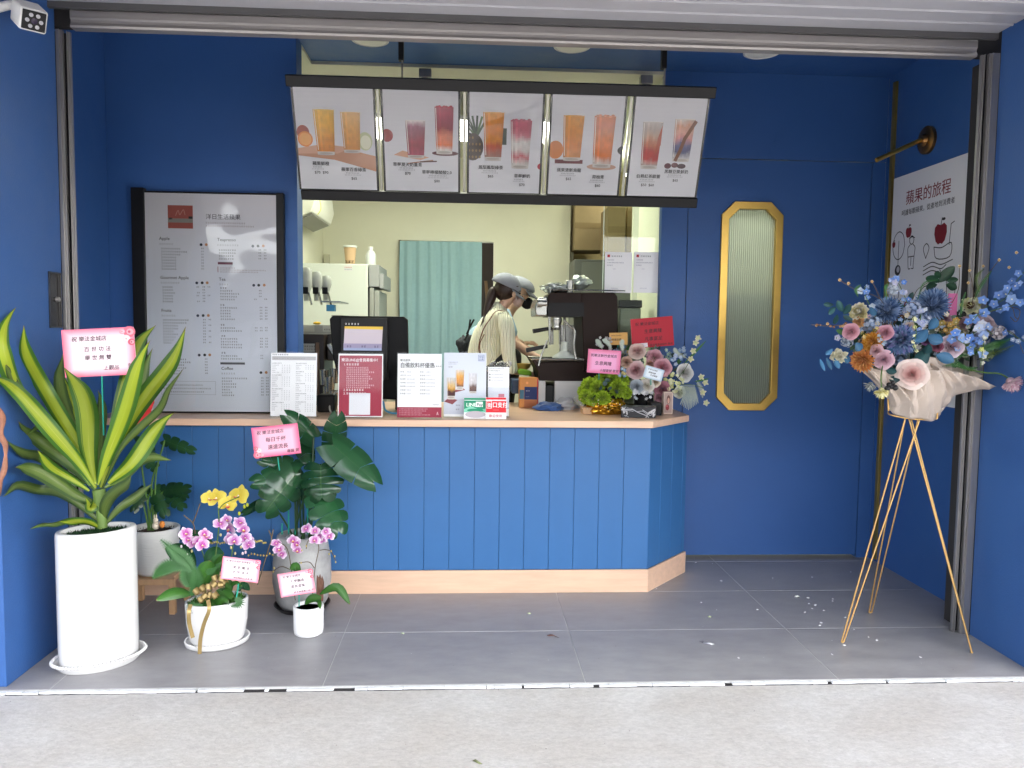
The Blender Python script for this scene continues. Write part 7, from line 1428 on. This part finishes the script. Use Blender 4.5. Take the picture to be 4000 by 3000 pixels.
def handmesh(w, d, up, side=1, s=1.0):
    g = MB(); d = d.normalized(); s_ = d.cross(up).normalized(); u_ = s_.cross(d).normalized()
    g.ell(w + d * .04 * s, (.04 * s, .014 * s, .034 * s), 10, 8, R3=Matrix((d, u_, s_)).transposed())
    for k, (o_, L_) in enumerate(((-.026, .058), (-.009, .068), (.009, .064), (.026, .05))):
        b = w + d * .07 * s + s_ * o_ * s; g.tube([b, b + d * L_ * .5 * s - u_ * .006 * s, b + d * L_ * .85 * s - u_ * .028 * s, b + d * L_ * .8 * s - u_ * .045 * s], [.0088 * s, .008 * s, .007 * s, .005 * s], 7)
    b = w + d * .025 * s - s_ * .028 * s * side; g.tube([b, b + (d * .7 - s_ * side) * .03 * s - u_ * .01, b + (d * 1.1 - s_ * side * .8) * .048 * s - u_ * .025], [.011 * s, .0095 * s, .006 * s], 7)
    return g
def V3(x, y, Y): return aY(x, y, Y)
Fz = .1
# woman in the cream sweater
WY = 2.42
W1 = thing('person', 'person in cream ribbed sweater, grey cap and ponytail bending to the coffee machine', 'person', (V3(1060, 800, WY).x, WY, Fz))
hip = V3(1050, 880, WY); hip.z = 1.02
n = [(hip, (.125, .15)), (V3(1050, 790, WY), (.105, .125)), (V3(1056, 725, WY), (.10, .13)), (V3(1070, 683, WY), (.06, .11)), (V3(1085, 663, WY), .045), (V3(1096, 648, WY), .05), (V3(1102, 636, WY), (.072, .06)), (V3(1098, 617, WY), (.085, .07)), (V3(1096, 606, WY), (.07, .06)),
     (V3(1090, 694, WY - .17), .036), (V3(1098, 752, WY - .20), .034), (V3(1103, 800, WY - .20), .034), (V3(1128, 805, WY - .16), .022),
     (V3(1085, 690, WY + .16), .05), (V3(1110, 745, WY + .20), .04), (V3(1150, 765, WY + .12), .025),
     (hip + Vector((0, -.09, -.12)), .085), (hip + Vector((.0, -.09, -.48)), .058), (hip + Vector((-.02, -.09, -.86)), .04), (hip + Vector((.10, -.09, -.89)), .035),
     (hip + Vector((0, .09, -.12)), .085), (hip + Vector((.0, .09, -.48)), .058), (hip + Vector((-.02, .09, -.86)), .04), (hip + Vector((.10, .09, -.89)), .035)]
e = [(0, 1), (1, 2), (2, 3), (3, 4), (4, 5), (5, 6), (6, 7), (7, 8), (3, 9), (9, 10), (10, 11), (11, 12), (3, 13), (13, 14), (14, 15), (0, 16), (16, 17), (17, 18), (18, 19), (0, 20), (20, 21), (21, 22), (22, 23)]
skinned('body', n, e, SKIN, W1)
KN = knit('cream_ribbed_knit', (.86, .86, .66), 17)
sw = [(V3(1045, 815, WY), (.135, .16)), (V3(1050, 775, WY), (.13, .155)), (V3(1056, 725, WY), (.135, .175)), (V3(1070, 688, WY), (.10, .165)), (V3(1078, 664, WY), (.064, .070)), (V3(1083, 655, WY), (.052, .056)), (V3(1092, 690, WY - .18), .066), (V3(1097, 730, WY - .21), .058), (V3(1099, 770, WY - .21), .053), (V3(1106, 798, WY - .21), .046), (V3(1112, 806, WY - .19), .030), (V3(1085, 690, WY + .17), .06), (V3(1108, 745, WY + .21), .05)]
skinned('sweater', sw, [(0, 1), (1, 2), (2, 3), (3, 4), (4, 5), (3, 6), (6, 7), (7, 8), (8, 9), (9, 10), (3, 11), (11, 12)], KN, W1)
apm = mat('black_apron', (.010, .010, .013), .7)
ap = [(V3(1076, 742, WY - .03), (.03, .19)), (V3(1073, 766, WY - .03), (.07, .205)), (V3(1068, 795, WY - .03), (.115, .215)), (V3(1060, 850, WY), (.15, .19)), (hip + Vector((.02, 0, -.4)), (.15, .18))]
skinned('apron', ap, [(0, 1), (1, 2), (2, 3), (3, 4)], apm, W1)
M_LTH = mat('brown_leather', (.13, .04, .015), .45)
for pts in ([(1090, 672), (1072, 672), (1058, 690), (1045, 710), (1036, 735)], [(1036, 735), (1034, 755), (1040, 775)], [(1046, 722), (1036, 745), (1040, 770), (1047, 795)]): obj('strap', MB().tube(catmull([V3(x, y, WY - .20 + .03 * (y < 690)) for x, y in pts], 6), .008, 6, flat=.5), M_LTH, W1)
HAIR = mat('dark_brown_hair', (.022, .009, .007), .45)
hc = V3(1094, 624, WY)
g = MB().ell(hc + Vector((-.004, 0, -.004)), (.088, .094, .088), 20, 14); g.ell(V3(1114, 620, WY), (.030, .078, .022), 12, 8); g.ell(V3(1086, 638, WY), (.05, .075, .04), 12, 8); obj('hair', g, HAIR, W1, kind='stuff')
pt = [V3(1072, 622, WY), V3(1065, 632, WY), V3(1057, 655, WY - .02), V3(1049, 680, WY - .04), V3(1038, 705, WY - .12)]
obj('ponytail', MB().tube(catmull(pt, 6), [.022, .026, .03, .034, .036, .037, .038, .038, .038, .037, .036, .034, .032, .03, .028, .026, .024, .021, .018, .015, .012, .010, .007, .004, .002], 12), HAIR, W1)
CAPM = mat('grey_cap', (.24, .255, .30), .85)
def capmesh(c, r, fwd, tilt, brim_d):
    g = MB(); V = []; F = []; fw = fwd.normalized(); sd = fw.cross(Vector((0, 0, 1))).normalized(); up = (Matrix.Rotation(tilt, 3, sd) @ Vector((0, 0, 1))); fw = up.cross(sd).normalized() * -1 if up.cross(sd).dot(fw) < 0 else up.cross(sd).normalized()
    nn, mm = 20, 8
    for i in range(mm + 1):
        t = i / mm * math.pi * .5
        for k in range(nn): a = 2 * math.pi * k / nn; V.append(c + (fw * math.cos(a) * r[0] + sd * math.sin(a) * r[1]) * math.cos(t) + up * r[2] * math.sin(t))
    for i in range(mm):
        for k in range(nn): F.append((i * nn + k, i * nn + (k + 1) % nn, (i + 1) * nn + (k + 1) % nn, (i + 1) * nn + k))
    g.add(V, F); rows_ = []
    for j in range(5):
        q = j / 4; rows_.append([c + fw * (r[0] * .78 * math.cos(a) * 1.0 + brim_d * q * math.cos(a) ** 1.0 + .01) + sd * r[1] * (1 - .12 * q) * math.sin(a) - up * (.004 + .03 * q * abs(math.cos(a)) + .02 * q * math.sin(a) ** 2) for a in [(-1.1 + 2.2 * k / 12) for k in range(13)]])
    g.strip(rows_, uv=False); return g
obj('cap', capmesh(V3(1093, 619, WY), (.115, .098, .098), Vector((1, -.05, 0)), R(-24), .075), CAPM, W1, angle=180, solid=.004)
obj('ear', MB().ell(V3(1110, 636, WY - .083), (.014, .008, .022), 10, 8), SKIN, W1)
MSK = mat('pale_mask', (.52, .36, .32), .8); obj('mask', MB().ell(V3(1119, 651, WY), (.038, .058, .042), 14, 10), MSK, W1); obj('mask_strap', MB().tube([V3(1110, 634, WY - .088), V3(1117, 648, WY - .07)], .003, 5), mat('strap_white', (.5, .45, .42), .8), W1)
obj('eye', MB().ell(V3(1123, 634, WY - .045), (.009, .011, .006), 8, 6), mat('eye_dark', (.02, .01, .01), .3), W1); obj('brow', MB().ell(V3(1123, 629, WY - .045), (.010, .016, .003), 8, 6), HAIR, W1)
obj('hand', handmesh(V3(1122, 804, WY - .19), Vector((1, 0, -.12)), Vector((0, -.4, 1))), SKIN, W1)
# man behind in pale blue
MY = 2.82
W2 = thing('person', 'person in pale blue shirt, flat grey cap, glasses and black mask behind the woman', 'person', (V3(1085, 800, MY).x, MY, Fz))
hip = V3(1060, 860, MY); hip.z = 1.0
n = [(hip, (.14, .16)), (V3(1050, 770, MY), (.12, .15)), (V3(1058, 715, MY), (.11, .14)), (V3(1085, 678, MY), (.06, .11)), (V3(1105, 660, MY), .05), (V3(1120, 650, MY), .055), (V3(1129, 640, MY), (.075, .062)), (V3(1126, 622, MY), (.09, .075)), (V3(1124, 610, MY), (.075, .065)),
     (V3(1092, 692, MY - .20), .036), (V3(1104, 735, MY - .28), .042), (V3(1150, 768, MY - .38), .030), (V3(1174, 776, MY - .42), .022),
     (V3(1092, 690, MY + .17), .05), (V3(1112, 738, MY + .15), .04), (V3(1130, 744, MY + .02), .03),
     (hip + Vector((0, -.09, -.12)), .09), (hip + Vector((0, -.09, -.46)), .06), (hip + Vector((-.02, -.09, -.84)), .04), (hip + Vector((.11, -.09, -.87)), .035), (hip + Vector((0, .09, -.12)), .09), (hip + Vector((0, .09, -.46)), .06), (hip + Vector((-.02, .09, -.84)), .04), (hip + Vector((.11, .09, -.87)), .035)]
e = [(0, 1), (1, 2), (2, 3), (3, 4), (4, 5), (5, 6), (6, 7), (7, 8), (3, 9), (9, 10), (10, 11), (11, 12), (3, 13), (13, 14), (14, 15), (0, 16), (16, 17), (17, 18), (18, 19), (0, 20), (20, 21), (21, 22), (22, 23)]
skinned('body', n, e, SKIN, W2)
sh_ = [(V3(1040, 800, MY), (.15, .175)), (V3(1042, 760, MY), (.15, .175)), (V3(1052, 712, MY), (.16, .19)), (V3(1080, 684, MY), (.11, .17)), (V3(1098, 668, MY), .06), (V3(1092, 692, MY - .21), .065), (V3(1108, 730, MY - .29), .056), (V3(1092, 690, MY + .18), .06), (V3(1110, 730, MY + .17), .05)]
skinned('shirt', sh_, [(0, 1), (1, 2), (2, 3), (3, 4), (3, 5), (5, 6), (3, 7), (7, 8)], mat('pale_blue_shirt', (.30, .43, .55), .8), W2)
obj('cap', capmesh(V3(1122, 621, MY), (.125, .105, .085), Vector((1, -.05, 0)), R(-20), .07), CAPM, W2, angle=180, solid=.004)
skinned('hair', [(V3(1112, 640, MY), (.07, .08)), (V3(1116, 626, MY), (.085, .085)), (V3(1130, 620, MY), (.07, .078))], [(0, 1), (1, 2)], HAIR, W2)
obj('mask', MB().ell(V3(1139, 655, MY), (.05, .062, .048), 14, 10), mat('black_mask', (.006, .006, .007), .8), W2); obj('mask_strap', MB().tube([V3(1128, 640, MY - .09), V3(1137, 652, MY - .07)], .003, 5), MATS['black_mask'], W2)
c = V3(1147, 641, MY - .03); obj('glasses', MB().tube([c + Vector((math.cos(t) * .006, -.012 + math.cos(t) * .014, math.sin(t) * .02)) for t in [k * .524 for k in range(13)]], .002, 5).tube([c + Vector((-.01, -.02, .01)), V3(1128, 636, MY - .095)], .002, 5), mat('glasses_frame', (.25, .25, .22), .3), W2)
obj('eye', MB().ell(V3(1144, 640, MY - .045), (.008, .01, .006), 8, 6), mat('eye_dark', 0), W2)
obj('hand', handmesh(V3(1162, 772, MY - .42), Vector((1, 0, -.35)), Vector((0, -.3, 1))), SKIN, W2); obj('hand', handmesh(V3(1126, 742, MY + .0), Vector((1, -.1, .1)), Vector((0, -.3, 1)), -1), SKIN, W2)
SB = thing('shoulder_bag', 'dark apron bow and straps hanging at the back of the bending man', 'apron bow', V3(998, 740, MY))
obj('bow', bagmesh(V3(1000, 748, MY - .1), (.045, .05, .075), 31), mat('dark_cloth', (.03, .035, .045), .8), SB, angle=180); obj('bow_tail', bagmesh(V3(1014, 742, MY - .15), (.03, .03, .07), 35), mat('dark_cloth', 0), SB, angle=180)
for pts in ([(1008, 722), (1016, 705), (1024, 690)], [(1004, 735), (1012, 715), (1016, 690)]): obj('strap', MB().tube(catmull([V3(x, y, MY - .2) for x, y in pts], 5), .008, 6), M_BLACK, SB)
